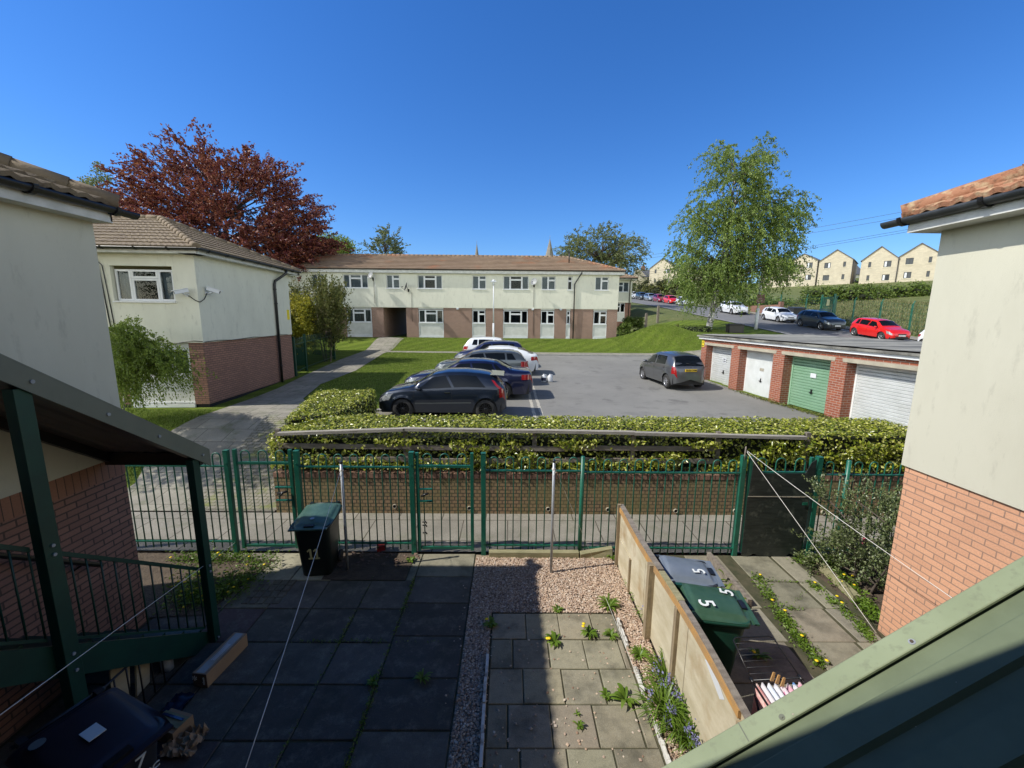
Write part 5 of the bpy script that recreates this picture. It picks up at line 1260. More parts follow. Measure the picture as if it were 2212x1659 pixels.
def car(name, label, typ, col, loc, rz, fine=True, rim='alloy', cat='car', group=None, H_=None, L_=None, plate='plate_w', spoiler=False, strip_=False, rearplate='plate_y', spokes=10, open_glass=None, grille=True):
    T = dict(TYPES[typ]); L = L_ or T['L']; Wd = T['W']; kH = (H_ or T['H']) / T['H']; kL = L / T['L']
    wb = T['wb'] * kL; fo = T['fo'] * kL; r = T['r']; xf = L / 2 - fo; xr = xf - wb
    top = [((p - .5) * L, z * (kH if z > 1.0 else 1)) for p, z in T['top']]; belt = [((p - .5) * L, z) for p, z in T['belt']]
    R_a = r + .055
    def half(x):
        q = abs(x) / (L / 2); k = 1 - .10 * max(0, (q - .55) / .45) ** 2
        d = L / 2 - abs(x); rr = .32
        if d < rr: k *= .68 + .32 * math.sqrt(max(0, 1 - ((rr - d) / rr) ** 2))
        return Wd / 2 * k
    def zb(x):
        z = .20 + .10 * max(0, (abs(x) / (L / 2) - .86) / .14)
        for xw in (xf, xr):
            d = abs(x - xw)
            if d < R_a: z = max(z, r + math.sqrt(R_a * R_a - d * d))
        return z
    def surf(x, s, sgn=1):
        w_ = half(x); b = interp(belt, x); t = max(interp(top, x), b + .01); a = min(zb(x), b - .02)
        g_ = min(1, (t - b) / .42)
        if s <= 1:
            z = a + (b - a) * s; q = (z - .2) / max(.1, b - .2)
            y = w_ * (.93 + .07 * math.sin(min(1, q * 1.35) * math.pi / 2) - .045 * max(0, (q - .62) / .38) ** 1.5)
            # wheel arch lip
            for xw in (xf, xr):
                d = math.hypot(x - xw, z - r)
                if d < R_a + .09: y += .018 * (1 - max(0, d - R_a) / .09)
        else:
            ye = w_ * (.93 * (1 - g_) + .735 * g_); ze = b + (t - b) * (.86 if g_ > .5 else .6); yb_ = w_ * .955
            if s <= 2:
                u = s - 1; z = b + (ze - b) * u; y = yb_ + (ye - yb_) * (u ** 1.15)
            else:
                u = s - 2; y = ye * (1 - u); z = ze + (t - ze) * math.sin(u * math.pi / 2) ** .8
        return Vector((x, y * sgn, z))
    t = thing(name, label, cat, loc, rz, group)
    step = .06 if fine else .12
    ends = [0, .012, .04, .09, .16, .24, .32]
    X = sorted(set([round(-L / 2 + e, 4) for e in ends] + [round(L / 2 - e, 4) for e in ends] + [round(v, 4) for v in np.arange(-L / 2 + .38, L / 2 - .36, step)]))
    S = list(np.linspace(0, 1, 9 if fine else 6)) + list(np.linspace(1, 2, 5))[1:] + list(np.linspace(2, 3, 6 if fine else 4))[1:]
    full = [(s, 1) for s in S] + [(s, -1) for s in S[::-1][1:]]
    g = MB(); n = len(full); pts = [surf(x, s, sg) for x in X for s, sg in full]; g.grid(pts, n, len(X))
    for e, xx in ((0, X[0]), (len(X) - 1, X[-1])):
        b0 = len(g.v); c = Vector((xx * 1.003, 0, (zb(xx) + interp(top, xx)) / 2)); ring = [surf(xx, s, sg) for s, sg in full]
        g.add([c] + ring, [(0, i + 1, i + 2) for i in range(n - 1)], None, True)
    body = g.build('body', col, t, world=False)
    g = MB(); g.box(-L / 2 + .15, L / 2 - .15, -Wd * .44, Wd * .44, .19, .62); g.build('underbody', 'trimdark', body, world=False)
    def patch_(xa, xb, s0, s1, m, nm, par, off=.005, xc=None, xd=None, both=True, nx=8, ny=4):
        xc = xa if xc is None else xc; xd = xb if xd is None else xd
        for sg in (1, -1):
            g = MB(); p = []
            for j in range(ny + 1):
                v = j / ny
                for i in range(nx + 1):
                    u = i / nx; x = (xa * (1 - u) + xb * u) * (1 - v) + (xc * (1 - u) + xd * u) * v; s = s0 + (s1 - s0) * v
                    q = surf(x, s, sg); e1 = surf(x + .01, s, sg) - surf(x - .01, s, sg); e2 = surf(x, min(3, s + .02), sg) - surf(x, s - .02, sg)
                    nn = e1.cross(e2); nn = nn.normalized() if nn.length > 1e-9 else Vector((0, sg, 0))
                    if nn.dot(Vector((0, q.y, q.z - .5))) < 0: nn = -nn
                    p.append(q + nn * off)
            g.grid(p, nx + 1, ny + 1); g.build(nm, m, par, world=False)
    def screen(xa, xb, nm, s0=2.10):
        g = MB(); p = []; nx, ny = 8, 12
        for j in range(ny + 1):
            v = -1 + 2 * j / ny; sg = 1 if v >= 0 else -1; s = 3 - (3 - s0) * abs(v)
            for i in range(nx + 1):
                x = xa + (xb - xa) * i / nx; q = surf(x, s, sg); e1 = surf(x + .01, s, sg) - surf(x - .01, s, sg)
                nn = e1.cross(Vector((0, 1, 0))).normalized(); nn = nn if nn.z > 0 else -nn; p.append(q + nn * .006)
        g.grid(p, nx + 1, ny + 1); return g.build(nm, 'carwin', t, world=False)
    px = lambda p: (p - .5) * L
    for (a, b), (c, d) in T['win']:
        patch_(px(a), px(b), T['win_s'][0], T['win_s'][1], 'carwin', 'side_window', t, xc=px(c), xd=px(d))
    screen(px(T['scr'][0]), px(T['scr'][1]), 'windscreen'); screen(px(T['rear'][0]), px(T['rear'][1]), 'rear_window', 2.05)
    # lamps, plates, grille
    if typ == 'hatch3': patch_(px(.012), px(.055), .62, 1.0, 'tail_red', 'tail_light', t, xc=px(.02), xd=px(.06)); patch_(px(.02), px(.06), 1.0, 1.75, 'tail_red', 'tail_light', t, xc=px(.095), xd=px(.118))
    elif typ == 'round5': patch_(px(.004), px(.06), .60, 1.15, 'tail_red', 'tail_light', t, xc=px(.02), xd=px(.07))
    else: patch_(px(.004), px(.09), .70, .95, 'tail_red', 'tail_light', t)
    patch_(px(.90), px(.985), .66, .97, 'headlamp', 'headlight', t, xc=px(.86), xd=px(.975))
    if grille:
        g = MB(); zf = .36; xg = L / 2; g.box(xg - .12, xg + .004, -.48, .48, .26, .40); g.box(xg - .14, xg - .0, -.30, .30, .52, .60); g.build('grille', 'trimdark', t, world=False)
    for sgn, m_ in ((1, plate), (-1, rearplate)):
        g = MB(); x = sgn * (L / 2 + .012); g.box(min(x, x - sgn * .03), max(x, x - sgn * .03), -.26, .26, .41 if sgn > 0 else (.78 if typ == 'round5' else .52), .52 if sgn > 0 else (.89 if typ == 'round5' else .63)); pl = g.build('number_plate', m_, t, world=False)
    # mirrors, handles, seams
    xm = px(.665 if typ != 'round5' else .69)
    for sg in (1, -1):
        q = surf(xm, 1.12, sg); g = MB(); g.tube([q, q + Vector((.0, sg * .07, .02))], .02, 6); c = q + Vector((.0, sg * .14, .05))
        pr = [(0, -.09), (.045, -.08), (.065, -.04), (.068, .03), (.05, .08), (0, .095)]; g.lathe(pr, 10, tuple(c), 'y'); g.build('wing_mirror', col, t, world=False)
    if fine:
        for (a, b), _ in T['win'][:2]:
            patch_(px(a) - .012, px(a) - .004, .12, 1.0, 'trimdark', 'door_seam', body, off=.002, nx=1, ny=10)
            xh = px(a) + .13
            for sg in (1, -1): g = MB(); q = surf(xh, .86, sg); g.box(q.x - .09, q.x + .09, min(q.y, q.y + sg * .03), max(q.y, q.y + sg * .03), q.z - .013, q.z + .013); g.build('door_handle', 'chrome' if typ in ('hatch3',) else col, t, world=False)
            if typ == 'hatch3': break
        patch_(px(T['win'][0][0][1]) + .02, px(T['win'][0][0][1]) + .028, .12, 1.0, 'trimdark', 'door_seam', body, off=.002, nx=1, ny=10)
    if strip_: patch_(px(.27), px(.70), .40, .46, strip_, 'side_strip', t, off=.014, ny=1, nx=16)
    if spoiler:
        g = MB(); z = interp(top, px(.10)); g.hexa([(px(.02), -.55, z - .02), (px(.13), -.58, z + .0), (px(.13), .58, z + .0), (px(.02), .55, z - .02), (px(.02), -.55, z + .01), (px(.13), -.58, z + .035), (px(.13), .58, z + .035), (px(.02), .55, z + .01)]); g.build('spoiler', col, t, world=False, bev=.01)
    # wheels
    g = MB(); w_ = .10; g.lathe([(r * .66, -w_), (r * .93, -w_), (r, -w_ * .75), (r, w_ * .75), (r * .93, w_), (r * .66, w_)], 28, axis='y'); proto = None
    wheels = []
    for xw in (xf, xr):
        for sg in (1, -1):
            o = g.build('wheel', 'tyre', t, world=False) if not wheels else wheels[0].copy()
            if wheels: COL.objects.link(o); o.parent = t
            o.location = (xw, sg * (Wd / 2 - .12), r); o.rotation_euler = (0, 0, 0 if sg > 0 else math.pi)
            wheels.append(o)
    rm = MB(); ro = r * .68; rm.lathe([(ro, -.02), (ro, .085), (ro * .93, .09), (ro * .90, .05)], 24, axis='y')
    rm.lathe([(.0, .075), (.045, .075), (.055, .05)], 12, axis='y')
    for k in range(spokes):
        a = 2 * math.pi * k / spokes; c, s = math.cos(a), math.sin(a)
        rm.obox((c * ro * .5, .062, s * ro * .5), (c, 0, s), (0, 1, 0), (-s, 0, c), ro * .47, .012, .012 if spokes > 8 else .022)
    rmo = rm.build('rim', rim, wheels[0], world=False)
    dk = MB(); dk.lathe([(0, .0), (ro, .0)], 24, axis='y'); dko = dk.build('brake_disc', 'trimdark', rmo, world=False)
    for o in wheels[1:]:
        c = rmo.copy(); COL.objects.link(c); c.parent = o
        c2 = dko.copy(); COL.objects.link(c2); c2.parent = c
    return t, surf, L
def hz_(x, y): return H(x, y) + .014
PI = math.pi
paint('dark_blue_grey', (.012, .019, .034), .5, .3); paint('navy', (.008, .012, .05), .4, .3); paint('mid_grey', (.10, .115, .12), .6, .3); paint('car_white', (.72, .74, .76), 0, .3)
paint('ink_blue', (.02, .03, .09), .5, .3); paint('grey_silver', (.14, .145, .15), .7, .32); paint('bright_red', (.62, .012, .010), 0, .3); paint('slate_grey', (.06, .072, .08), .6, .3)
paint('silver', (.38, .42, .46), .6, .3); paint('wine_red', (.28, .012, .04), .3, .3)
c1, s1, _ = car('parked_car', 'dark blue-grey three-door hatchback with black wheels, nearest car in the parking row', 'hatch3', 'dark_blue_grey', (-2.02, 12.78, hz_(-2, 12.8)), PI, rim='alloy_black', spoiler=True, strip_='mid_grey', spokes=14, group='cars parked in the row facing the lawn', grille=True)
car('parked_car', 'navy saloon with chrome window line, second car in the parking row', 'saloon', 'navy', (-1.52, 15.75, hz_(-1, 15.7)), PI, group='cars parked in the row facing the lawn')
car('parked_car', 'mid grey crossover hatchback, third car in the parking row behind the navy saloon', 'suv', 'mid_grey', (-1.2, 18.4, hz_(-1, 18.4)), PI, H_=1.52, L_=4.2, group='cars parked in the row facing the lawn')
car('parked_car', 'white fastback with red tail lights, fourth car in the parking row', 'fastback', 'car_white', (-.72, 20.95, hz_(-1, 21)), PI, group='cars parked in the row facing the lawn')
car('parked_car', 'dark blue hatchback almost hidden behind the white fastback', 'hatch5', 'ink_blue', (-1.05, 23.35, hz_(-1, 23.3)), PI, group='cars parked in the row facing the lawn')
car('parked_car', 'white hatchback reversed in, farthest car of the parking row', 'hatch5', 'car_white', (-.85, 25.8, hz_(-1, 25.8)), 0, group='cars parked in the row facing the lawn')
c7, s7, L7 = car('parked_car', 'grey rounded hatchback seen from behind, parked alone by the garages', 'round5', 'grey_silver', (7.38, 18.5, hz_(7, 18.5)), R(96.5), spokes=7); c7.scale = (.95, .97, .98)
text_obj('YH56 LWM', .10, 'room', (-L7 / 2 - .014, 0, .835), Matrix(((0, 0, -1), (-1, 0, 0), (0, 1, 0))), 'lettering', c7, .002)
bpy.context.view_layer.update()
lt = [o for o in COL.objects if o.name.startswith('lettering') and o.parent == c7][0]; lt.location = (-L7 / 2 - .014, 0, .835)
for o in c7.children:
    if o.name.startswith('number_plate') and o.data.materials[0] == M['plate_y']: lt.parent = o
g = MB(); g.tube([(-L7 / 2 + .10, -.25, 1.06), (-L7 / 2 + .16, .15, 1.12)], .008, 5); g.build('rear_wiper', 'trimdark', c7, world=False)
road_cars = [
 ('bright red crossover hatchback, the largest car parked along the road', 'hatch5', 'bright_red', 32.4, 29.3, 1.53, 'alloy', True),
 ('slate grey SUV with roof rails parked between the white hatchback and the red car', 'suv', 'slate_grey', 38.6, 29.2, None, 'alloy', True),
 ('white hatchback parked nose to tail behind the slate grey SUV', 'hatch5', 'car_white', 44.6, 29.2, None, 'alloy', False),
 ('white crossover on the road partly hidden by the birch, beyond the sign pole', 'suv', 'car_white', 53.5, 29.0, 1.57, 'alloy', False),
 ('white car on the road just left of the birch trunk, speckled by its leaves', 'hatch5', 'car_white', 69.0, 29.2, None, 'alloy', False),
 ('small bright red car in the distant line on the road', 'hatch5', 'bright_red', 75.0, 29.2, None, 'alloy', False),
 ('wine red car in the distant line on the road', 'hatch5', 'wine_red', 80.6, 29.2, 1.55, 'alloy', False),
 ('silver car in the distant line on the road', 'hatch5', 'silver', 86.0, 29.2, 1.55, 'alloy', False),
 ('black SUV in the distant line on the road', 'suv', 'slate_grey', 91.6, 29.2, None, 'alloy', False),
 ('white car at the far end of the line on the road', 'hatch5', 'car_white', 97.6, 29.2, 1.6, 'alloy', False),
 ('white car showing only its rear edge beside the near right block', 'hatch5', 'car_white', 26.3, 29.0, None, 'alloy', False)]
for lab, ty, co, y, x, hh, rm_, fi in road_cars:
    tt, _, _ = car('parked_car', lab, ty, co, (x, y, roadz(y) + .035), -PI / 2, fine=fi, rim=rm_, H_=hh, group='cars parked up the road', spokes=5 if fi else 8)
    pitch_ = math.atan(.098); tt.rotation_euler = (0, pitch_, -PI / 2)
    if ty == 'suv' and co == 'slate_grey' and y < 50:
        for s_ in (-.62, .62): g = MB(); g.tube([(-1.3, s_, 1.60), (-1.2, s_, 1.67), (.2, s_, 1.68), (.35, s_, 1.60)], .018, 6); g.build('roof_rail', 'chrome', tt, world=False)

# ================================================================ TREES AND PLANTS
M['bark'] = mat('grey_brown_bark', (.12, .095, .075), (.07, .055, .045), 5, .9, 20, .6)
M['dark_bark'] = mat('dark_beech_bark', (.045, .034, .03), (.03, .024, .02), 5, .9)
M['birch_bark'] = mat('white_birch_bark', (.50, .49, .46), (.10, .09, .08), 2.5, .8, 20, .4, lo=.45, hi=.6, stretch=(1, 1, 3))
M['beech_leaf'] = leafmat('copper_beech_leaf', [(.06, .014, .018), (.14, .030, .032), (.20, .060, .03), (.27, .10, .04), (.20, .05, .055)], .42, .28)
M['birch_leaf'] = leafmat('birch_leaf', [(.07, .12, .02), (.13, .20, .035), (.19, .27, .05), (.26, .33, .07), (.11, .17, .035)], .45, .42)
M['lime_leaf'] = leafmat('fresh_green_leaf', [(.10, .15, .018), (.17, .24, .025), (.24, .32, .04), (.14, .2, .03)], .5, .4)
M['yellow_leaf'] = leafmat('yellow_blossom_leaf', [(.30, .28, .02), (.45, .40, .03), (.22, .25, .03), (.52, .47, .05)], .5, .35)
M['olive_leaf'] = leafmat('olive_bush_leaf', [(.06, .08, .015), (.12, .14, .03), (.18, .19, .04), (.22, .20, .07)], .5, .3)
M['far_leaf'] = leafmat('pale_far_leaf', [(.10, .13, .045), (.16, .19, .06), (.20, .23, .09)], .55, .35)
M['bank_leaf'] = leafmat('bramble_bank_leaf', [(.045, .075, .012), (.085, .135, .018), (.13, .19, .028), (.17, .22, .04)], .5, .3)
M['ever_leaf'] = leafmat('evergreen_shrub_leaf', [(.05, .08, .03), (.11, .15, .05), (.18, .22, .08), (.30, .33, .18)], .3, .25, .6)
M['weed_leaf'] = leafmat('weed_leaf', [(.07, .13, .012), (.12, .21, .02), (.17, .28, .03), (.2, .3, .05)], .4, .35)
M['lawn_blade'] = leafmat('lawn_blade', [(.10, .17, .018), (.16, .24, .03), (.22, .29, .05), (.27, .29, .10)], .6, .3, .2)
M['dandelion'] = mat('dandelion_yellow', (.85, .62, .01), rough=.6)
M['bluebell'] = leafmat('bluebell_petal', [(.17, .17, .38), (.26, .26, .48), (.36, .36, .56)], .5, .3)
def limb(g, a, b, r0, r1, sag=.0, n=6):
    a, b = Vector(a), Vector(b); L = (b - a).length; mid = (a + b) / 2 + Vector((random.uniform(-.08, .08) * L, random.uniform(-.08, .08) * L, sag * L)); p = []; rr = []
    for i in range(n):
        t = i / (n - 1); p.append(a * (1 - t) ** 2 + mid * 2 * t * (1 - t) + b * t * t); rr.append(r0 + (r1 - r0) * t)
    g.tube(p, rr, 5, cap=False)
def tree(name, label, cat, base, clusters, nleaf, lsize, leaf, bark='bark', tr=.25, th=None, nlimb=60, spread=.8, droop=0, outward=.6, aspect=.55, group=None, trunks=1, cc=None, flat=0., sz=None, lean=0, twig=None, lift=0.):
    t = thing(name, label, cat, base, group=group); base = Vector(base); C = np.array([c[:3] for c in clusters]); Rr = np.array([c[3] for c in clusters])
    cen = Vector(C.mean(0)) if cc is None else Vector(cc); topz = C[:, 2].max(); th = th or (cen.z - base.z) * .5
    g = MB(); tops = []
    for k in range(trunks):
        o = Vector((random.uniform(-.3, .3), random.uniform(-.2, .2), 0)) * (trunks > 1)
        e = Vector((cen.x + o.x * 4 + lean, cen.y + o.y * 3, topz - (topz - base.z) * .12)); n = 9; p = []; rr = []
        for i in range(n):
            q = i / (n - 1); v = (base + o).lerp(e, q); v += Vector((math.sin(q * 5 + k), math.cos(q * 4 + k), 0)) * .18 * q * (1 - q) * 4 * tr * 3; p.append(v); rr.append(tr * (1 - q * .93) * (1 if trunks == 1 else .8))
        rr[0] *= 1.35; g.tube(p, rr, 9, cap=False); tops.append(p)
    g.build('trunk', bark, t)
    g = MB(); idx = rng.permutation(len(C))[:nlimb]
    for i in idx:
        c = Vector(C[i]); p = tops[i % len(tops)]; best = min(range(1, len(p) - 1), key=lambda k: abs((p[k].z) - (c.z - (c - cen).length * .45)))
        best = max(best, next((k for k in range(len(p)) if p[k].z > base.z + th * .75), 1)); best = min(best, len(p) - 2)
        L = (c - p[best]).length; limb(g, p[best], c, min(tr * .4, .012 * L + .015), .01, sag=.06 if droop == 0 else .14)
    g.build('branches', 'bark' if bark != 'dark_bark' else 'dark_bark', t)
    w_ = Rr ** 2; k = rng.choice(len(C), nleaf, p=w_ / w_.sum()); off = rng.normal(size=(nleaf, 3)); off *= (rng.uniform(0, 1, nleaf) ** .5 / np.linalg.norm(off, axis=1))[:, None]
    off *= Rr[k][:, None] * spread; off[:, 2] *= (1 - flat)
    Pp = C[k] + off; D = (Pp - np.array(cen)); D /= np.linalg.norm(D, axis=1)[:, None] + 1e-6
    if twig:                  # leaves strung along fine curved twigs
        tl, tdr, per = twig; nt_ = max(1, nleaf // per); kt = rng.choice(len(C), nt_, p=w_ / w_.sum())
        o_ = rng.normal(size=(nt_, 3)); o_ *= (rng.uniform(0, 1, nt_) ** .4 / np.linalg.norm(o_, axis=1))[:, None] * Rr[kt][:, None] * .85
        S0 = C[kt] + o_; dd = S0 - np.array(cen); dd /= np.linalg.norm(dd, axis=1)[:, None]; dd = dd * outward + rng.normal(0, .42, (nt_, 3)); dd[:, 2] *= (1 - flat); dd[:, 2] += lift
        dd /= np.linalg.norm(dd, axis=1)[:, None]; ln_ = tl * rng.uniform(.5, 1.3, nt_); it = rng.integers(0, nt_, nleaf); tt = rng.uniform(0, 1, nleaf) ** .8
        Pp = S0[it] + dd[it] * (ln_[it] * tt)[:, None]; Pp[:, 2] -= tdr * ln_[it] * tt ** 2; Pp += rng.normal(0, 1, (nleaf, 3)) * (.055 * ln_[it])[:, None]
        D = dd[it].copy(); D[:, 2] -= 2 * tdr * tt; D *= 1.1; outward = 1.0
    elif droop: Pp[:, 2] -= np.abs(rng.normal(0, droop, nleaf)) * Rr[k]
    leaf_mesh('foliage', leaf_arrays(Pp, lsize, aspect, D * outward, .9, droop=droop * .8, fold=.3), leaf, t)
    return t
def ell_clusters(n, c, r, rad, shell=.45, flatbottom=None, noise_=.0):
    out = []
    while len(out) < n:
        v = rng.normal(size=3); v /= np.linalg.norm(v); q = shell + (1 - shell) * rng.uniform() ** .6
        q *= 1 + noise_ * mnoise.noise(Vector(v * 2.3) + Vector(c)) * 1.6
        p = np.array(c) + v * np.array(r) * q
        if flatbottom is not None and p[2] < flatbottom: continue
        out.append((*p, rad * rng.uniform(.6, 1.25)))
    return out
# copper beech behind the left block
cl = ell_clusters(760, (-25.3, 38.4, 9.9), (8.9, 7.4, 8.0), 1.15, .25, 4.0, .04)
for _ in range(90):        # long sprays at the outline
    a = rng.uniform(-.15, 3.3); q = np.array([math.cos(a) * 8.2, rng.uniform(-5, 5), math.sin(a) * 7.5]); d = q / np.linalg.norm(q)
    for s_ in range(4): cl.append((*(np.array((-25.3, 38.4, 10.0)) + q * (.86 + .055 * s_)), .62 - .11 * s_))
for _ in range(60): cl.append((-25.3 + rng.uniform(2, 9.2), 37 + rng.uniform(-2, 3), rng.uniform(7.2, 11.0), .95))
tree('copper_beech', 'large copper beech with dark red and bronze leaves behind the left block', 'tree', (-25.5, 38.4, 2.2), cl, 150000, .225, 'beech_leaf', 'dark_bark', tr=.36, nlimb=90, spread=1.25, outward=1.1, flat=.35, twig=(1.3, .05, 26), lift=.04)
# birch: clusters given by its outline at its own distance
def px_clusters(ells, n, Yd, dy, rad, edge=.0, noise_=.25):
    A = np.array([e[2] * e[3] for e in ells], float); A /= A.sum(); out = []
    for e, a in zip(ells, A):
        k = 0
        while k < n * a:
            u = rng.uniform(-1, 1, 2); r_ = np.linalg.norm(u)
            if r_ > 1: continue
            if mnoise.noise(Vector((u[0] * 2.2 + e[0], u[1] * 2.2, 3.1))) < -.28 + .2 * r_: 
                if rng.uniform() < .8: continue
            Yv = Yd + rng.uniform(-1, 1) * dy * math.sqrt(max(0, 1 - r_ * r_ * .8)); p = P(e[0] + u[0] * e[2], e[1] + u[1] * e[3], Y=Yv); out.append((*p, rad * rng.uniform(.6, 1.2))); k += 1
    return out
YB = 37.1; bb = P(1531, 713, Y=YB)
cl = px_clusters([(1575, 425, 60, 108), (1648, 412, 54, 90), (1540, 525, 84, 92), (1635, 500, 90, 96), (1518, 588, 50, 58), (1585, 585, 78, 56), (1692, 462, 44, 66), (1682, 566, 50, 30), (1566, 338, 22, 34), (1637, 333, 20, 32), (1484, 565, 28, 38)], 560, YB, 4.2, .80, noise_=.1)
tree('birch_tree', 'tall silver birch with drooping fresh green leaves behind the garages', 'tree', (bb[0], bb[1], H(bb[0], bb[1])), cl, 84000, .155, 'birch_leaf', 'birch_bark', tr=.2, nlimb=150, spread=1.0, droop=.55, outward=.45, twig=(1.25, .75, 30), trunks=2, cc=P(1590, 500, Y=YB), aspect=.6)
tree('willow_tree', 'broad pale green tree rising behind the right end of the long roof', 'tree', (P(1300, 600, Y=64)[0], 64, 4), px_clusters([(1300, 535, 62, 38), (1265, 545, 45, 30), (1350, 545, 36, 36), (1320, 585, 60, 34)], 150, 64, 4, 1.1), 26000, .24, 'far_leaf', tr=.35, nlimb=120, spread=1.1, droop=.3, twig=(1.9, .35, 26), cc=P(1300, 575, Y=64))
tree('ash_tree', 'bright green rounded tree behind the left part of the long roof', 'tree', (P(715, 600, Y=58)[0], 58, 3), px_clusters([(720, 532, 34, 26), (745, 548, 30, 20), (700, 550, 30, 30)], 80, 58, 4, 1.0), 9000, .27, 'lime_leaf', tr=.3, nlimb=50, spread=1.1, cc=P(720, 560, Y=58))
tree('poplar_tree', 'slim airy tree standing alone above the long roof', 'tree', (P(835, 600, Y=60)[0], 60, 3), px_clusters([(834, 515, 20, 20), (828, 540, 30, 22), (855, 538, 18, 16)], 60, 60, 2.5, .75), 5200, .22, 'far_leaf', tr=.22, nlimb=50, spread=1.0, twig=(1.3, .3, 24), cc=P(833, 560, Y=60))
tree('small_tree', 'small pale tree peeping between the near left gutter and the copper beech', 'tree', (P(215, 560, Y=46)[0], 46, 2), px_clusters([(212, 400, 26, 40), (205, 470, 24, 40)], 40, 46, 2, .8), 3000, .24, 'far_leaf', tr=.2, nlimb=20, spread=1.0, cc=P(212, 440, Y=46))
# tree standing out of view at the left whose crown dapples the ramp
tree('street_tree', 'leafy tree beyond the near left block, casting dappled shade on the path', 'tree', (-14, 8.9, 1.0), ell_clusters(80, (-13.9, 8.9, 7.2), (2.6, 1.5, 2.3), .5, .2), 6500, .13, 'lime_leaf', tr=.14, nlimb=60, spread=1.1)
# shrub inside the green railings with yellow side
bx, by = -10.9, 24.6
cl = px_clusters([(690, 682, 56, 52), (680, 725, 50, 34), (730, 660, 18, 34), (655, 680, 22, 36), (700, 645, 16, 26), (715, 715, 30, 30)], 120, by, 1.4, .42, noise_=.1)
sh = tree('tall_shrub', 'tall olive green shrub inside the green railings, its left side glowing yellow', 'shrub', (bx, by, 1.33), cl, 22000, .12, 'olive_leaf', tr=.05, trunks=3, nlimb=60, spread=1.1, cc=(bx, by, 2.2), outward=.8, twig=(.85, -.15, 26), lift=.5)
Cc = np.array([P(646 + rng.uniform(-16, 20), 700 + rng.uniform(-50, 46), Y=23.3 + rng.uniform(-.5, .5)) for _ in range(60)]); k = rng.integers(0, 60, 6500); leaf_mesh('yellow_growth', leaf_arrays(Cc[k] + rng.normal(0, .22, (6500, 3)), .12, .6), 'yellow_leaf', sh)
# low weeping tree by the left block
cl = px_clusters([(268, 745, 36, 42), (318, 760, 44, 26), (362, 776, 28, 13), (262, 800, 26, 45)], 110, 11.3, .7, .28)
tree('weeping_birch', 'small weeping tree with lime leaves in front of the left block', 'tree', (P(262, 900, Y=11.3)[0], 11.3, 1.0), cl, 30000, .062, 'lime_leaf', 'birch_bark', tr=.03, nlimb=24, spread=1.15, droop=.5, outward=.5, twig=(.62, .8, 34), cc=P(275, 760, Y=11.3), aspect=.5)
# evergreen shrub by the near right block
cl = [(rng.uniform(5.15, 6.25), rng.uniform(5.35, 6.3), 0, .2) for _ in range(60)]; cl = [(a, b, rng.uniform(.12, 1.4) * (1 - .15 * abs(a - 5.6)), rng.uniform(.10, .2)) for a, b, c, d in cl]
tree('evergreen_shrub', 'dense small-leaved evergreen shrub beside the near right block corner', 'shrub', (5.6, 5.8, 0), cl, 17000, .042, 'ever_leaf', tr=.02, trunks=3, nlimb=20, spread=1.2, twig=(.32, -.1, 30), lift=.5, cc=(5.6, 5.8, .8), th=.2)
# vegetation of the far bank: a continuous thicket nobody could count
def thicket(name, lab, ells, n, nl, ls, leaf, Yd, dy, rad, cat='shrubbery'):
    cl = px_clusters(ells, n, Yd, dy, rad, noise_=.1); C = np.array(cl); k = rng.integers(0, len(C), nl)
    Pp = C[k, :3] + rng.normal(size=(nl, 3)) * C[k, 3][:, None] * .6
    o = leaf_mesh(name, leaf_arrays(Pp, ls, .6), leaf, None, tuple(C[:, :3].mean(0))); tag(o, lab, cat, kind='stuff')
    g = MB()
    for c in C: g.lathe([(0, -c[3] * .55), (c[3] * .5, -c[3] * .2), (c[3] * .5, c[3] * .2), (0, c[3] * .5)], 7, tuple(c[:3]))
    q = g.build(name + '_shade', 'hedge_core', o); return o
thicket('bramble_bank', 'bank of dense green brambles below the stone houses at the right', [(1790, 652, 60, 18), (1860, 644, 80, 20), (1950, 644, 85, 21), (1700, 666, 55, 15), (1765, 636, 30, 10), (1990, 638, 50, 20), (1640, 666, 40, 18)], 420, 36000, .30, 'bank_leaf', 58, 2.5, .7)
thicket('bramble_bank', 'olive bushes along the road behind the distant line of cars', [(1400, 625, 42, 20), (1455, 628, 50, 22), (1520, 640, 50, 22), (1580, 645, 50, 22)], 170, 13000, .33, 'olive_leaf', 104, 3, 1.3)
# low hedge and bushes at the top of the mound
def H1(x, y): return H(x, y) + .75
hedge('low patchy hedge with brown leaves crossing the top of the grassy mound', [(12.0, 38.6), (15.6, 37.6), (15.8, 38.4), (12.0, 39.6)], 2.4, lambda x, y: H(x, y) + .62, 110, .13, 'olive_leaf', bulge=.2)
hedge('darker low hedge running down from the mound towards the birch', [(15.5, 37.2), (17.2, 35.4), (17.8, 35.9), (16.0, 38.0)], 2.2, lambda x, y: H(x, y) + .50, 110, .13, 'bank_leaf', bulge=.2)
tree('laurel_bush', 'round laurel bush at the right corner of the long block', 'shrub', (9.8, 35.2, 2.6), [(9.8 + rng.uniform(-.4, .5), 35 + rng.uniform(-.3, .3), 2.7 + rng.uniform(0, .9), .3) for _ in range(20)], 1800, .14, 'bank_leaf', tr=.04, nlimb=15, cc=(9.8, 35, 3))
tree('laurel_bush', 'round bush between the far wing and the low hedge on the mound', 'shrub', (11.4, 37.5, 3.2), [(11.4 + rng.uniform(-.8, .8), 37.5 + rng.uniform(-.3, .3), 3.35 + rng.uniform(0, .7), .35) for _ in range(26)], 2200, .15, 'bank_leaf', tr=.04, nlimb=15, cc=(11.4, 37.5, 3.4))
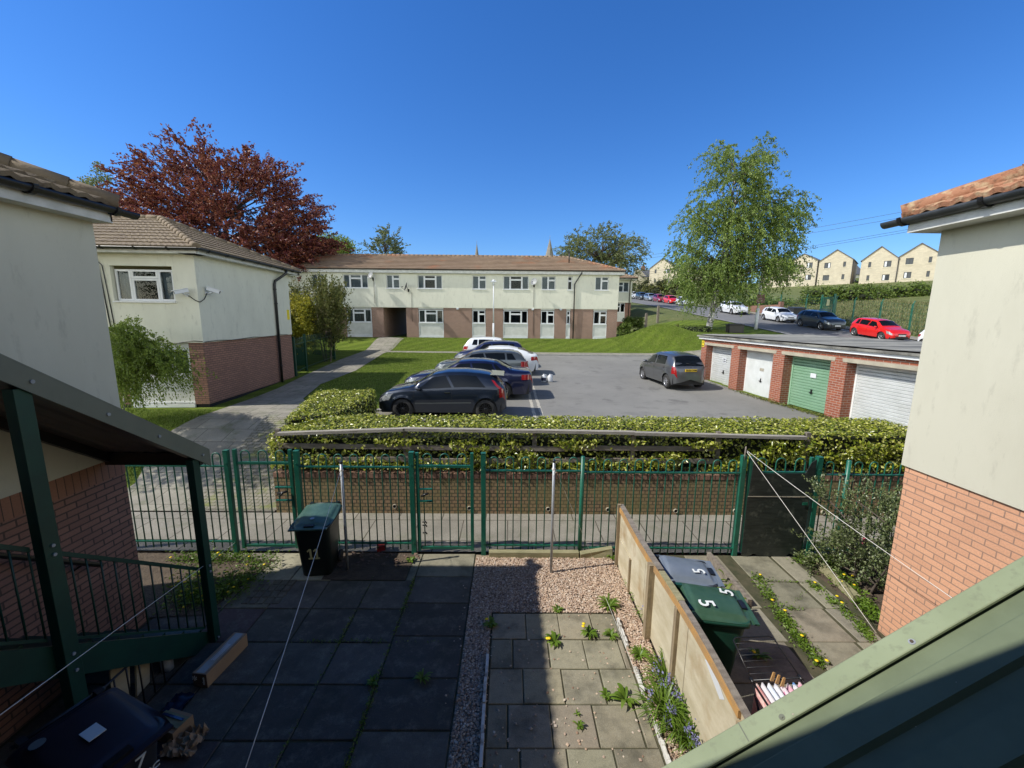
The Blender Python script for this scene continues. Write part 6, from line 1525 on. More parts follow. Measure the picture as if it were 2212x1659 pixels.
# lawn blades over the mown grass
def blades(name, lab, poly_fn, n, box, ls, leaf='lawn_blade', parent=None):
    Q = np.stack([rng.uniform(box[0], box[1], n), rng.uniform(box[2], box[3], n)], 1); Q = np.array([q for q in Q if poly_fn(*q)])
    z = np.array([H(*q) for q in Q]) + ls * .25; C = np.concatenate([Q, z[:, None]], 1)
    D = np.repeat([[0, 0, 1.0]], len(C), 0); V = leaf_arrays(C, ls, .22, D, .55)
    return tag(leaf_mesh(name, V, leaf, None, (C[:, 0].mean(), C[:, 1].mean(), 1)), lab, 'grass', kind='stuff')
from bisect import bisect
PL = [Vector(p) for p in pl]; PR = [Vector(p) for p in pr]
def xat(line, y):
    for a, b in zip(line, line[1:]):
        if min(a[1], b[1]) <= y <= max(a[1], b[1]) and abs(b[1] - a[1]) > 1e-6: return a[0] + (b[0] - a[0]) * (y - a[1]) / (b[1] - a[1])
    return None
def lawn_mid(x, y):
    xr_ = xat(pr[4:], y)
    return xr_ is not None and xr_ + .05 < x < -4.45 + (y - 9.6) * .0545 and y < 29.4
blades('lawn_grass', 'short mown grass of the lawn between the diagonal path and the parked cars', lawn_mid, 60000, (-12, -3, 12.8, 29.4), .075)
def lawn_left(x, y):
    a = xat(pl[1:6], y); return a is not None and x < a - .04 and y < 13.0
blades('lawn_grass', 'short mown grass of the small lawn in front of the left block', lawn_left, 26000, (-13.5, -8.5, 9, 13.1), .07)
blades('lawn_grass', 'mown grass of the mound at the right end of the long block', lambda x, y: not (x < 9.3 and y > 34.9), 60000, (8.5, 19, 30.2, 38), .085)
blades('lawn_grass', 'strip of mown grass along the front of the long block', lambda x, y: True, 26000, (-9, 8.5, 30.3, 34.9), .08)
blades('rough_grass', 'long rough grass on the bank behind the green mesh fence', lambda x, y: True, 26000, (33.2, 50, 33, 62), .42, leafmat('rough_blade', [(.10, .14, .04), (.20, .22, .09), (.32, .28, .15)], .7, .3, .2))

# ---- weeds and flowers in the yards
def blade(g, base, d, L, w_, arch=.6, z=.0, n=5, ct=None):
    base = Vector(base); d = Vector(d).normalized(); s_ = Vector((-d.y, d.x, 0)); v = []
    for i in range(n + 1):
        t = i / n; p = base + d * (L * t) + Vector((0, 0, L * (math.sin(t * math.pi * .75) * arch))) ; ww = w_ * (math.sin(math.pi * min(1, t * .85 + .15)) ** .7) * (1 if t < 1 else 0)
        v += [p - s_ * ww, p + s_ * ww]
    g.add(v, [(2 * i, 2 * i + 1, 2 * i + 3, 2 * i + 2) for i in range(n)], None, True)
def dandelion(lab, x, y, size, nfl, wide=.022, cat='weed', nl=16, zz=.0, arch=.45):
    t = thing('dandelion' if nfl else 'weed_plant', lab, cat, (x, y, zz), group='weeds in the yard paving'); g = MB()
    for k in range(nl):
        a = random.uniform(0, 6.28); blade(g, (x, y, zz + .005), (math.cos(a), math.sin(a), 0), size * random.uniform(.6, 1.1), wide * random.uniform(.7, 1.2), arch * random.uniform(.4, 1.4))
    g.build('leaves', 'weed_leaf', t)
    for k in range(nfl):
        a = random.uniform(2.2, 4.2); e = Vector((x + math.cos(a) * size * random.uniform(.3, .8), y + math.sin(a) * size * .5, zz + random.uniform(.07, .13)))
        g = MB(); g.lathe([(.0, -.012), (.014, -.006), (.024, .004), (.012, .012), (0, .013)], 12, tuple(e)); f = g.build('flower', 'dandelion', t)
        g = MB(); g.tube([(x, y, zz), e - Vector((0, 0, .01))], .0025, 5); g.build('stem', 'weed_leaf', f)
    return t
q = lambda px, py, z=0: P(px, py, z=z)[:2]
for lab, px, py, s_, nf, w_, nl in (
    ('dandelion with two yellow flowers on the middle slabs, right beside the shadow edge', 1197, 1388, .14, 2, .020, 22), ('dandelion with two yellow flowers between the middle slabs, right of the other flowering one', 1272, 1370, .14, 2, .018, 22),
    ('large leafy weed rosette near the white edging on the middle slabs', 1350, 1512, .17, 0, .024, 16), ('small clover-like weed left of the large rosette', 1309, 1505, .08, 0, .014, 22),
    ('narrow tuft of weed in the joint near the bottom of the middle slabs', 1250, 1570, .07, 0, .010, 14), ('tiny weed in the joint above the narrow tuft', 1246, 1544, .05, 0, .008, 10),
    ('shaded dandelion with one yellow flower where gravel meets the middle slabs', 1060, 1350, .13, 1, .018, 20), ('low weed creeping at the right joint below the gravel', 1320, 1375, .12, 0, .012, 26),
    ('weed tuft on the gravel above the middle slabs', 1205, 1318, .10, 0, .014, 18), ('bushy weed on the gravel edge beside the white edging', 1315, 1312, .19, 0, .012, 44),
    ('weed growing at the foot of the middle gate post', 888, 1212, .10, 0, .016, 20), ('weed in the shaded joint beneath the middle gate', 912, 1468, .12, 0, .014, 14),
    ('weed in the joint of the shaded slabs, left of the gravel strip', 805, 1475, .09, 0, .014, 18), ('bushy weed on the gravel beside the first bluebells', 1322, 1205, .12, 0, .02, 22),
    ('weed spilling over the lower white edging', 1382, 1418, .15, 0, .010, 40), ('tall weed clump by the drying rack in shade', 1640, 1420, .14, 1, .014, 26)):
    a, b = q(px, py); dandelion(lab, a, b, s_, nf, w_, nl=nl)
def bluebells(lab, px, py, size, n, fl):
    x, y = q(px, py); t = thing('bluebell_clump', lab, 'flowers', (x, y, 0), group='bluebells along the plywood screen'); g = MB()
    for k in range(n):
        a = random.uniform(0, 6.28); o = random.uniform(0, size * .35); blade(g, (x + math.cos(a) * o, y + math.sin(a) * o, 0), (math.cos(a + random.uniform(-.5, .5)), math.sin(a), 0), size * random.uniform(.7, 1.3), .006, random.uniform(.3, .9), n=6)
    g.build('leaves', 'weed_leaf', t)
    for k in range(fl):
        a = random.uniform(0, 6.28); e = Vector((x + math.cos(a) * size * .6, y + math.sin(a) * size * .6, random.uniform(.16, .26) * (size / .25) ** .5)); g = MB(); g.tube([(x, y, 0), e], .003, 4); st_ = g.build('stem', 'weed_leaf', t)
        C = np.array(e) + rng.normal(0, .02, (22, 3)) * [1, 1, 2.0]; leaf_mesh('flower', leaf_arrays(C, .026, .7), 'bluebell', st_)
for a in (('small bluebell clump nearest the far end of the plywood screen', 1368, 1265, .13, 50, 3), ('second small bluebell clump from the far end of the screen', 1383, 1300, .14, 50, 3), ('leafy bluebell clump beside the tall middle batten of the screen', 1400, 1335, .15, 60, 1),
          ('tall bluebell clump by the slim batten of the screen', 1438, 1475, .24, 130, 6), ('broad bluebell clump with the most flowers, below the slim batten', 1432, 1540, .26, 150, 7), ('arching bluebell clump spilling over the white edging', 1468, 1585, .24, 120, 4), ('bluebell clump nearest the viewer at the foot of the screen', 1500, 1620, .2, 70, 4)): bluebells(*a)
# weeds following the joints and the bed edges
def weedline(lab, pts, n, ls, wob=.04, flowers=0, name='joint_weeds', leaf='weed_leaf', up=.02):
    C = []; seg = list(zip(pts, pts[1:]))
    for _ in range(n):
        a, b = random.choice(seg); t = random.random(); nn_ = mnoise.noise(Vector((a[0] + t * 3, a[1] * 3 + t, 0)))
        if nn_ < -.1 and random.random() < .7: continue
        C.append((a[0] + (b[0] - a[0]) * t + random.gauss(0, wob), a[1] + (b[1] - a[1]) * t + random.gauss(0, wob * .8), abs(random.gauss(0, up)) + .008))
    C = np.array(C); o = leaf_mesh(name, leaf_arrays(C, ls, .4, None, 1, up=.6, flat=.4), leaf, None, tuple(C.mean(0))); tag(o, lab, 'weeds', kind='stuff')
    if flowers:
        g = MB()
        for _ in range(flowers):
            c = C[random.randrange(len(C))]; g.lathe([(.0, -.01), (.013, -.004), (.023, .004), (.012, .011), (0, .012)], 10, (c[0], c[1], c[2] + .05))
        g.build('flowers', 'dandelion', o)
qq = lambda l: [q(*p) for p in l]
weedline('line of low weeds and dandelions left of the right yard slab path', qq([(1635, 1245), (1680, 1320), (1720, 1372), (1775, 1440)]), 1500, .045, .055, 6)
weedline('weeds along the right side of the slab path', qq([(1750, 1258), (1800, 1300), (1850, 1345), (1885, 1385)]), 900, .045, .05, 3)
weedline('weeds under the evergreen shrub', qq([(1800, 1240), (1850, 1290), (1895, 1345)]), 1300, .06, .08, 5, up=.05)
weedline('bright clump of ground elder by the right gate post', qq([(1725, 1215), (1790, 1212), (1800, 1225)]), 1100, .055, .06, up=.05)
weedline('thin weeds in the cross joints of the slab path', qq([(1640, 1255), (1760, 1262)]) + qq([(1700, 1316), (1735, 1318)]), 260, .03, .02)
weedline('moss and small weeds in the joints of the shaded left yard', [(-1.48, 5.9), (-1.48, 2.5)], 900, .030, .018)
weedline('moss in the second joint of the shaded left yard', [(-2.14, 5.9), (-2.14, 2.5)], 420, .026, .016)
weedline('moss in the cross joints of the shaded left yard', [(-2.8, 4.63), (-.9, 4.63)], 200, .026, .016)
weedline('yellow flowering weeds in the bed by the left railing', [(-5.0, 6.1), (-4.7, 5.4), (-4.2, 5.5), (-4.1, 6.3)], 3600, .055, .16, 26, up=.09)
weedline('weeds at the left bed edge beneath the railing', [(-5.6, 6.35), (-4.4, 6.4)], 900, .05, .1, 4, up=.08)
weedline('dry weeds along the foot of the long block', [(-9, 34.75), (9, 34.75)], 1500, .16, .1, up=.08, name='wall_weeds')
C = []
for _ in range(1500):
    y = random.uniform(11, 18.8); x = 9.38 + (19.85 - y) * .0916 - abs(random.gauss(.05, .09)); C.append((x, y, 1.08 + abs(random.gauss(0, .04))))
o = leaf_mesh('garage_weeds', leaf_arrays(np.array(C), .07, .4), 'olive_leaf', None, (9.8, 15, 1.1)); tag(o, 'dry weeds and moss along the foot of the garage doors', 'weeds', kind='stuff')
a, b = q(1590, 1215); t = thing('leafy_plant', 'lush yellow-green strap-leaved plant behind the grey-lidded bin', 'plant', (3.08, 5.5, 0)); g = MB()
for k in range(90):
    an = random.uniform(0, 6.28); ox, oy = random.uniform(-.16, .16), random.uniform(-.45, .45); blade(g, (3.08 + ox, 5.6 + oy, 0), (math.cos(an), math.sin(an), 0), random.uniform(.12, .26), .022, random.uniform(.5, 1.2))
g.build('leaves', 'lime_leaf', t)

# ================================================================ THINGS IN THE YARDS
M['bin_green'] = mat('dark_green_bin_plastic', (.012, .06, .038), (.016, .07, .045), 5, .38, 200, .1, .001)
M['bin_black'] = mat('black_green_bin_plastic', (.010, .016, .014), rough=.4)
M['lid_teal'] = mat('weathered_green_lid', (.035, .085, .07), (.08, .15, .125), 3, .35)
M['lid_grey'] = mat('blue_grey_bin_lid', (.13, .16, .20), (.18, .21, .25), 3, .35)
M['lid_green'] = mat('green_bin_lid', (.03, .08, .045), (.045, .10, .06), 6, .4)
M['lid_purple'] = mat('dark_maroon_bin_lid', (.016, .012, .020), (.024, .017, .028), 3, .45)
M['bin_dark'] = mat('dark_grey_bin_body', (.03, .032, .035), rough=.4)
M['digit_y'] = mat('yellowed_number_paint', (.85, .80, .42), (.7, .65, .3), 30, .7)
M['digit_w'] = mat('white_number_paint', (.75, .78, .76), rough=.6)
def wheelie(label, loc, rz, body, lid):
    t = thing('wheelie_bin', label, 'wheelie bin', loc, rz, group='wheelie bins in the yards')
    g = MB()          # +x is the front, hinge at -x
    rings = [(.0, .20, .23, .22), (.02, .21, .25, .24), (.55, .28, .30, .27), (.93, .345, .34, .29)]; pts = []; n = 24
    for z, fx, bx_, hy in rings:
        for k in range(n + 1):
            a = 2 * math.pi * k / n; c, s = math.cos(a), math.sin(a); sx = abs(c) ** .28 * (1 if c > 0 else -1); sy = abs(s) ** .28 * (1 if s > 0 else -1)
            pts.append(((fx if c > 0 else bx_) * sx, hy * sy, z))
    g.grid(pts, n + 1, 4); g.add([p for p in pts[:n]], [tuple(range(n))[::-1]])
    b = g.build('body', body, t, world=False)
    g = MB(); pts = []
    for z, e in ((.90, 0), (.90, .028), (.955, .034), (.955, .0)):
        for k in range(n + 1):
            a = 2 * math.pi * k / n; c, s = math.cos(a), math.sin(a); sx = abs(c) ** .22 * (1 if c > 0 else -1); sy = abs(s) ** .22 * (1 if s > 0 else -1); pts.append(((.345 + e if c > 0 else .345 + e) * sx, (.29 + e) * sy, z))
    g.grid(pts, n + 1, 4); g.build('rim', body, t, world=False)
    # lid: shallow crowned shell with a raised centre panel
    g = MB(); nx, ny = 40, 32; pts = []
    def top(x, y):
        z = 1.035 - .07 * ((x + .36) / .76) ** 1.5 - .03 * (abs(y) / .3) ** 3
        e = min(1, max(0, (.26 - .06 * max(0, x) - abs(y)) / .02)) * min(1, max(0, (x + .30) / .03)) * min(1, max(0, (.34 - x) / .03))
        z += .016 * e + .012 * e * max(0, 1 - abs(y) / .26) - .010 * max(0, 1 - abs(abs(y) - .285) / .012) * (-.32 < x < .36)
        return z
    for i in range(nx + 1):
        for j in range(ny + 1):
            x = -.36 + .80 * i / nx; v = -1 + 2 * j / ny; hw = .325 - .02 * max(0, (x - .2) / .2) ** 2; y = v * hw
            e = min(1, (1 - abs(v)) / .08) * min(1, (x + .36) / .03 + .3) * min(1, (.44 - x) / .04); z = .962 + (top(x, y) - .962) * min(1, e + .02); pts.append((x, y, z))
    g.grid(pts, ny + 1, nx + 1); g.box(.40, .455, -.30, .30, .945, .966); l = g.build('lid', lid, t, world=False)
    g = MB(); g.box(.335, .395, -.075, .075, .958, .992 + .0); g.build('grip_slot', 'black_pl', l, world=False)
    g = MB()
    for yy in (-.22, .22): g.box(-.42, -.34, yy - .025, yy + .025, .95, 1.03)
    g.tube([(-.42, -.27, .99), (-.42, .27, .99)], .017, 10); g.build('handle', body, t, world=False)
    g = MB(); g.lathe([(0, -.03), (.085, -.03), (.10, -.02), (.10, .02), (.085, .03), (0, .03)], 18, axis='y'); wheel = None
    for yy in (-.27, .27):
        if wheel is None: wheel = g.build('wheel', 'tyre', t, world=False); wheel.location = (-.22, yy, .10)
        else: w2 = wheel.copy(); COL.objects.link(w2); w2.parent = t; w2.location = (-.22, yy, .10)
    return t, l, b
def puttext(par, s, size, m, loc, X, Yv, name='number', sx=1):
    X = Vector(X).normalized(); Yv = Vector(Yv); Yv = (Yv - X * Yv.dot(X)).normalized(); Z = X.cross(Yv)
    o = text_obj(s, size, m, (0, 0, 0), Matrix((X, Yv, Z)).transposed(), name, None, .0025, sx); o.parent = par; o.location = loc; return o
b11, l11, bo11 = wheelie('black-green wheelie bin numbered 11 in front of the left railing', (-3.08, 6.17, 0), R(-84), 'bin_black', 'lid_teal'); b11.scale = (.96, .93, .97)
for yy in (-.045, .055):      # hand-painted figures 1 and 1, each with its flag and foot
    g = MB(); fx = lambda z: .2085 + (z - .02) * .132 + .014
    for (y0, z0, y1, z1, y2, z2, y3, z3) in ((yy - .015, .36, yy + .017, .36, yy + .017, .54, yy - .015, .54), (yy - .055, .505, yy - .042, .48, yy - .012, .515, yy - .015, .545), (yy - .04, .345, yy + .042, .345, yy + .042, .372, yy - .04, .372)):
        g.add([(fx(z) + e_, y, z) for e_ in (0, .004) for y, z in ((y0, z0), (y1, z1), (y2, z2), (y3, z3))], [(0, 1, 2, 3), (4, 5, 6, 7), (0, 1, 5, 4), (1, 2, 6, 5), (2, 3, 7, 6), (3, 0, 4, 7)])
    g.build('number', 'digit_y', bo11, world=False)
g = MB(); g.lathe([(0, .0), (.035, .0)], 16, (.22, 0, 1.034)); g.build('emblem', 'alloy', l11, world=False)
bgs, lgs, _ = wheelie('grey-lidded wheelie bin numbered 5, standing behind the green one', (2.31, 4.80, 0), R(-8), 'bin_dark', 'lid_grey'); bgs.scale = (.86, .88, .95)
puttext(lgs, '5', .24, 'digit_w', (.16, -.11 , 1.040), (-.12, 1, 0), (-1, -.1, .05))
bgn, lgn, _ = wheelie('dark green wheelie bin with two painted figures 5 on its lid', (2.35, 4.17, 0), R(-9), 'bin_green', 'lid_green'); bgn.scale = (.86, .92, .97)
puttext(lgn, '5', .27, 'digit_w', (-.14, -.16 , 1.062), (.1, -1, 0), (1, .15, 0)); puttext(lgn, '5', .24, 'digit_w', (.23, .15 , 1.026), (.15, 1, 0), (-1, .1, .1))
b7, l7, bo7 = wheelie('dark maroon-lidded wheelie bin marked 7 BDC beside the covered stairs', (-3.14, 2.62, 0), R(-22), 'bin_dark', 'lid_purple')
puttext(bo7, '7', .15, 'digit_w', (.345, .12, .78), (0, 1, 0), (.1, 0, 1)); puttext(bo7, 'BDC', .075, 'digit_w', (.335, .16, .64), (0, 1, 0), (.1, 0, 1))
g = MB(); g.box(-.02, .12, -.05, .05, 1.048, 1.053); g.build('label', 'digit_w', l7, world=False)
g = MB(); g.lathe([(0, 0), (.045, 0)], 16, (-.2, -.2, 1.058)); g.build('sticker', 'alloy', l7, world=False)

# plywood screen between the middle and right yards
XP = 1.87; sc = thing('plywood_screen', 'weathered plywood garden screen on timber battens between the gravel and the bins', 'fence', (XP, 4.4, 0))
tz = lambda y: 1.06 + .10 * math.exp(-((y - 3.6) / 1.1) ** 2) + .03 * sst(5.3, 6.3, y)
def panel(y0, y1, z0, x, m='ply', nm='panel', th=.018, top=None, jag=0):
    g = MB(); n = 10; v = []
    for i in range(n + 1):
        y = y0 + (y1 - y0) * i / n; zt_ = (top or tz)(y) - .03 + (random.uniform(-jag, jag)); v += [(x, y, z0), (x, y, zt_), (x + th, y, zt_), (x + th, y, z0)]
    fs = []
    for i in range(n):
        a = 4 * i
        for k in range(4): fs.append((a + k, a + (k + 1) % 4, a + 4 + (k + 1) % 4, a + 4 + k))
    fs += [(0, 1, 2, 3), (4 * n + 3, 4 * n + 2, 4 * n + 1, 4 * n)]; g.add(v, fs); return g.build(nm, m, sc)
panel(5.02, 6.33, .03, XP); panel(3.72, 5.01, .03, XP); panel(1.7, 3.71, .02, XP, jag=.012)
for y, w_, z1, d in ((6.30, .05, 1.10, .05), (5.62, .04, .55, .03), (4.72, .085, 1.06, .075), (3.95, .06, 1.05, .04), (2.72, .05, 1.0, .04)):
    g = MB(); g.box(XP - d, XP - .001, y - w_ / 2, y + w_ / 2, 0, z1); g.build('batten', 'batten', sc)
g = MB(); g.box(XP - .012, XP - .001, 5.64, 6.2, .0, .55); g.build('panel', 'ply', sc)
for a, b, m_, dz, ww in ((4.55, 6.34, 'wood_old', .0, .07), (3.95, 4.53, 'plank', -.01, .07), (1.7, 3.94, 'wood_old', -.005, .055)):
    g = MB(); n = 8
    for i in range(n):
        y0, y1 = a + (b - a) * i / n, a + (b - a) * (i + 1) / n; g.hexa([(XP - .015, y0, tz(y0) - .03 + dz), (XP - .015 + ww, y0, tz(y0) - .03 + dz), (XP - .015 + ww, y1, tz(y1) - .03 + dz), (XP - .015, y1, tz(y1) - .03 + dz), (XP - .015, y0, tz(y0) - .005 + dz), (XP - .015 + ww, y0, tz(y0) - .005 + dz), (XP - .015 + ww, y1, tz(y1) - .005 + dz), (XP - .015, y1, tz(y1) - .005 + dz)])
    g.build('top_rail', m_, sc)
for a, b in ((4.76, 6.27), (2.75, 4.67)):
    g = MB(); n = 8
    for i in range(n): y0, y1 = a + (b - a) * i / n, a + (b - a) * (i + 1) / n; g.hexa([(XP - .028, y0, tz(y0) - .11), (XP - .002, y0, tz(y0) - .11), (XP - .002, y1, tz(y1) - .11), (XP - .028, y1, tz(y1) - .11), (XP - .028, y0, tz(y0) - .035), (XP - .002, y0, tz(y0) - .035), (XP - .002, y1, tz(y1) - .035), (XP - .028, y1, tz(y1) - .035)])
    g.build('batten', 'ply_edge', sc)
g = MB(); g.add([(XP - .003, 3.35, .98), (XP - .003, 3.05, .86), (XP - .003, 2.98, .93), (XP - .003, 3.22, 1.05)], [(0, 1, 2, 3)]); g.build('peeling_patch', 'lampwhite', sc)

# kerb planks and white edging
g = MB(); g.box(-.32, 1.25, 6.50, 6.60, -.02, .10); single(g, 'timber_edging', 'plank', 'long mossy timber edging below the railing at the top of the gravel', 'edging', (.4, 6.55, 0), bev=.008)
g = MB(); g.hexa([(1.27, 6.50, -.02), (1.84, 6.50, -.02), (1.84, 6.60, -.02), (1.27, 6.60, -.02), (1.27, 6.48, .08), (1.84, 6.54, .16), (1.84, 6.62, .17), (1.27, 6.58, .09)]); single(g, 'timber_edging', 'plank', 'short tilted timber edging next to the plywood screen', 'edging', (1.5, 6.55, 0), bev=.008)
M['white_edge'] = mat('flaking_white_edging', (.66, .65, .60), (.30, .27, .22), 9, .8, lo=.5, hi=.7)
def edging(lab, segs, x):
    for i, (a, b, h) in enumerate(segs):
        g = MB(); n = 10
        for k in range(n):
            y0, y1 = a + (b - a) * k / n, a + (b - a) * (k + .97) / n; j = random.uniform(-.006, .006); g.box(x - .018 + j, x + .014 + j, y0, y1, -.01, h + random.uniform(-.012, .01))
        single(g, 'white_edging', 'white_edge', lab[i], 'edging', (x, (a + b) / 2, 0))
edging(['white edging strip left of the middle slabs, in shade'], [(1.2, 4.42, .035)], -.235)
edging(['uppermost white edging piece right of the middle slabs', 'middle white edging piece beside the large weed rosette', 'lowest white edging piece by the bluebells', 'nearest white edging piece at the bottom of the yard'], [(4.55, 5.02, .05), (3.9, 4.22, .05), (3.1, 3.55, .05), (2.2, 2.95, .05)], 1.535)
g = MB(); g.box(2.62, 3.12, 5.22, 5.30, -.01, .09); single(g, 'timber_edging', 'plank', 'timber sleeper end lying beside the grey-lidded bin', 'edging', (2.9, 5.25, 0))
g = MB(); g.hexa([(3.22, 5.30, -.02), (3.28, 5.30, -.02), (3.26, 6.5, -.02), (3.20, 6.5, -.02), (3.22, 5.30, .12), (3.28, 5.30, .12), (3.26, 6.5, .13), (3.20, 6.5, .13)]); 
for v in range(len(g.v)): g.v[v] = (g.v[v][0] + .28, g.v[v][1], g.v[v][2])
single(g, 'timber_edging', 'wood_old', 'timber edging between the strap-leaved plant and the slab path', 'edging', (3.5, 5.9, 0))
a, b = q(1770, 1225), q(1850, 1300); g = MB(); g.beam((a[0], a[1], .05), (b[0], b[1], .05), .11, .10); single(g, 'timber_edging', 'plank', 'pale timber edging in front of the evergreen shrub', 'edging', (a[0], a[1], 0))

# washing line poles and lines
def wpole(lab, x, y, h):
    t = thing('washing_pole', lab, 'pole', (x, y, 0), group='washing line poles'); g = MB(); g.tube([(x, y, 0), (x, y, h)], .021, 12); g.build('pole', 'steel', t)
    g = MB(); g.tube([(x, y, h), (x, y, h + .035)], .026, 12); g.build('cap', 'black_pl', t)
    g = MB()
    for k in range(3): g.lathe([(.024, -.006), (.030, 0), (.024, .006)], 12, (x, y, h - .10 - k * .012))
    g.tube([(x, y - .025, h - .11), (x + .02, y - .04, h - .16), (x - .01, y - .03, h - .22)], .004, 5); g.build('knot', 'rope', t); return t
wpole('grey washing line pole beside the bin numbered 11', -2.63, 6.14, 1.84); wpole('pale grey washing line pole standing in the gravel', .72, 6.09, 1.90)
def rope(lab, a, b, sag=.03, r=.003, m='rope', n=14, name='washing_line'):
    a, b = Vector(a), Vector(b); g = MB(); p = [a.lerp(b, i / n) - Vector((0, 0, 4 * sag * (i / n) * (1 - i / n))) for i in range(n + 1)]; g.tube(p, r, 5); return single(g, name, m, lab, 'washing line', tuple(a)), p
g1 = (4.02, 6.56, 1.80)
rope('steeper white line from right gate post to the foot of near right block', (4.02, 6.55, 1.93), P(1893, 1368, Y=4.55), .0, .004)
_, pr2 = rope('upper white line from right gate post to the near right block wall', (4.02, 6.55, 1.95), P(2120, 1335, Y=3.55), .03, .0038)
g = MB(); g.tube([(4.02, 6.6, 1.7), (4.0, 6.56, 2.02)], .012, 6); single(g, 'line_stake', 'wood_old', 'short stake tied to the right gate post holding the white lines', 'stake', (4.02, 6.6, 1.7))
def peg(lab, px, py, Yd, col):
    p = Vector(P(px, py, Y=Yd)); g = MB()
    for s_ in (-1, 1): g.obox(p + Vector((s_ * .008, 0, -.01)), (s_ * .12, 0, 1), (0, 1, 0), (1, 0, -s_ * .12), .04, .006, .005)
    for k in range(3): g.obox(p + Vector((random.uniform(-.01, .01), 0, -.03 - .012 * k)), (1, .2, .3), (0, 1, 0), (-.3, 0, 1), .02, .008, .012)
    single(g, 'clothes_peg', col, lab, 'clothes peg', tuple(p))
peg('pink clothes peg hanging on the upper line in front of the evergreen shrub', 1866, 1166, pr2[4].y + .35, mat('pink_plastic', (.75, .14, .22), rough=.4)); peg('magenta clothes peg on the line in front of the salmon brick', 2049, 1286, pr2[11].y + .1, mat('magenta_plastic', (.62, .05, .62), rough=.4))
rope('thin line slanting from the gravel pole down to the timber edging', (.74, 6.07, 1.80), P(1278, 1200, z=.1), 0, .0022)
rope('long thin line running from the left washing pole towards the viewer', (-2.63, 6.12, 1.74), P(530, 1660, Y=1.7), .04, .0028)
rope('thin line crossing in front of the covered stairs from the left railing post', P(508, 1172, Y=6.55), P(-10, 1552, X=-2.2), .0, .0022)
rope('slack thin line lying along the right side of the middle slabs', P(1308, 1290, z=.10), P(1445, 1640, z=.12), -.01, .0022)

# drying rack and clothes
rk = thing('drying_rack', 'dark metal clothes airer with one empty wing beside the plywood screen', 'clothes airer', (2.5, 3.2, 0))
R0, R1, R2_, R3 = [Vector(P(*p_, z=z_)) for p_, z_ in (((1582, 1378), .92), ((1668, 1374), .92), ((1729, 1464), .80), ((1624, 1470), .80))]
g = MB(); g.tube([R3, R0.lerp(R3, .06), R0.lerp(R1, .08), R0.lerp(R1, .92), R1.lerp(R2_, .06), R2_], .0075, 8); g.build('wing', 'black_pl', rk)
g = MB()
for k in range(1, 7): t_ = k / 7.0; g.tube([R0.lerp(R3, t_), R1.lerp(R2_, t_)], .002, 5)
g.build('wires', 'bin_dark', rk)
dv = (R3 - R0).normalized(); E0 = R3 + Vector((dv.x, dv.y, 0)) * .75 * .9; E1 = R2_ + Vector((dv.x, dv.y, 0)) * .75 * .9; E0.z = E1.z = R3.z
g = MB(); g.tube([R3, E0, E1, R2_, R3], .009, 8); g.build('frame', 'black_pl', rk)
for a, b in ((R3, E1 - (E1 - R2_) * .05), (R2_, E0)):
    pass
for s0, s1 in ((R3, E0), (R2_, E1)):
    g = MB(); g.tube([s0, Vector((s1.x, s1.y, .01))], .009, 8); g.tube([s1, Vector((s0.x, s0.y, .01))], .009, 8); g.build('leg', 'black_pl', rk)
for e_ in (R3, R2_): g = MB(); g.tube([e_ - (E0 - R3).normalized() * .03, e_ + (E0 - R3).normalized() * .03], .016, 8); g.build('joint', 'black_pl', rk)
cols_ = [('pink patterned cloth with roses at the left end of the airer', (.75, .38, .36), (.82, .66, .60)), ('plain white cloth second from the left on the airer', (.78, .78, .80), (.70, .70, .74)), ('pale blue-white cloth third on the airer', (.68, .74, .82), (.78, .78, .80)), ('white cloth with grey squiggles in the middle of the airer', (.76, .76, .78), (.55, .55, .62)),
         ('magenta and white cloth right of the middle of the airer', (.80, .70, .74), (.60, .05, .25)), ('pink lined cloth near the right end of the airer', (.80, .45, .55), (.80, .78, .78)), ('white and blue cloth low on the airer', (.78, .78, .78), (.08, .28, .62)), ('rose pink cloth at the right end of the airer', (.75, .35, .45), (.8, .6, .65))]
for k, (lab, c_, c2_) in enumerate(cols_):
    t_ = (k + .35) / 8.2; A_ = R3.lerp(R2_, t_) + Vector((0, 0, .012)); B_ = E0.lerp(E1, t_) + Vector((0, 0, .012)); s0_ = .02 + random.uniform(0, .06); A_ = A_.lerp(B_, s0_ + .03); dr = random.uniform(.20, .42) if k else .55
    cr = (R2_ - R3).normalized(); g = MB(); pts = []; n = 12
    for side in (1, -1):
        rows = []
        for j in range(5):
            v = j / 4
            for i in range(n + 1):
                u = i / n; p_ = A_.lerp(B_, u * .92) + cr * (side * (.004 + .022 * v + .008 * math.sin(u * 9 + k + side) * v)) - Vector((0, 0, dr * v * (1 - .15 * math.sin(u * 5 + k)))); rows.append(p_)
        g.grid(rows, n + 1, 5)
    m_ = mat('cloth_%s' % 'abcdefgh'[k], c_, c2_, 22, .9, lo=.48, hi=.6)
    single(g, 'drying_cloth', m_, lab, 'cloth', tuple(A_))
for k in range(3):
    p_ = R3.lerp(R2_, .38 + k * .06) + Vector((.0, -.02 - .03 * k, .05)); g = MB(); g.obox(p_, (.5, .3, 1), (0, 1, 0), (1, 0, -.5), .035, .005, .007); g.obox(p_ + Vector((.012, 0, 0)), (.3, .3, 1), (0, 1, 0), (1, 0, -.3), .035, .005, .007)
    single(g, 'clothes_peg', 'ply_edge', ['wooden peg standing left on the airer clothes', 'wooden peg in the middle of the airer clothes', 'wooden peg right of the other two on the airer'][k], 'clothes peg', tuple(p_))

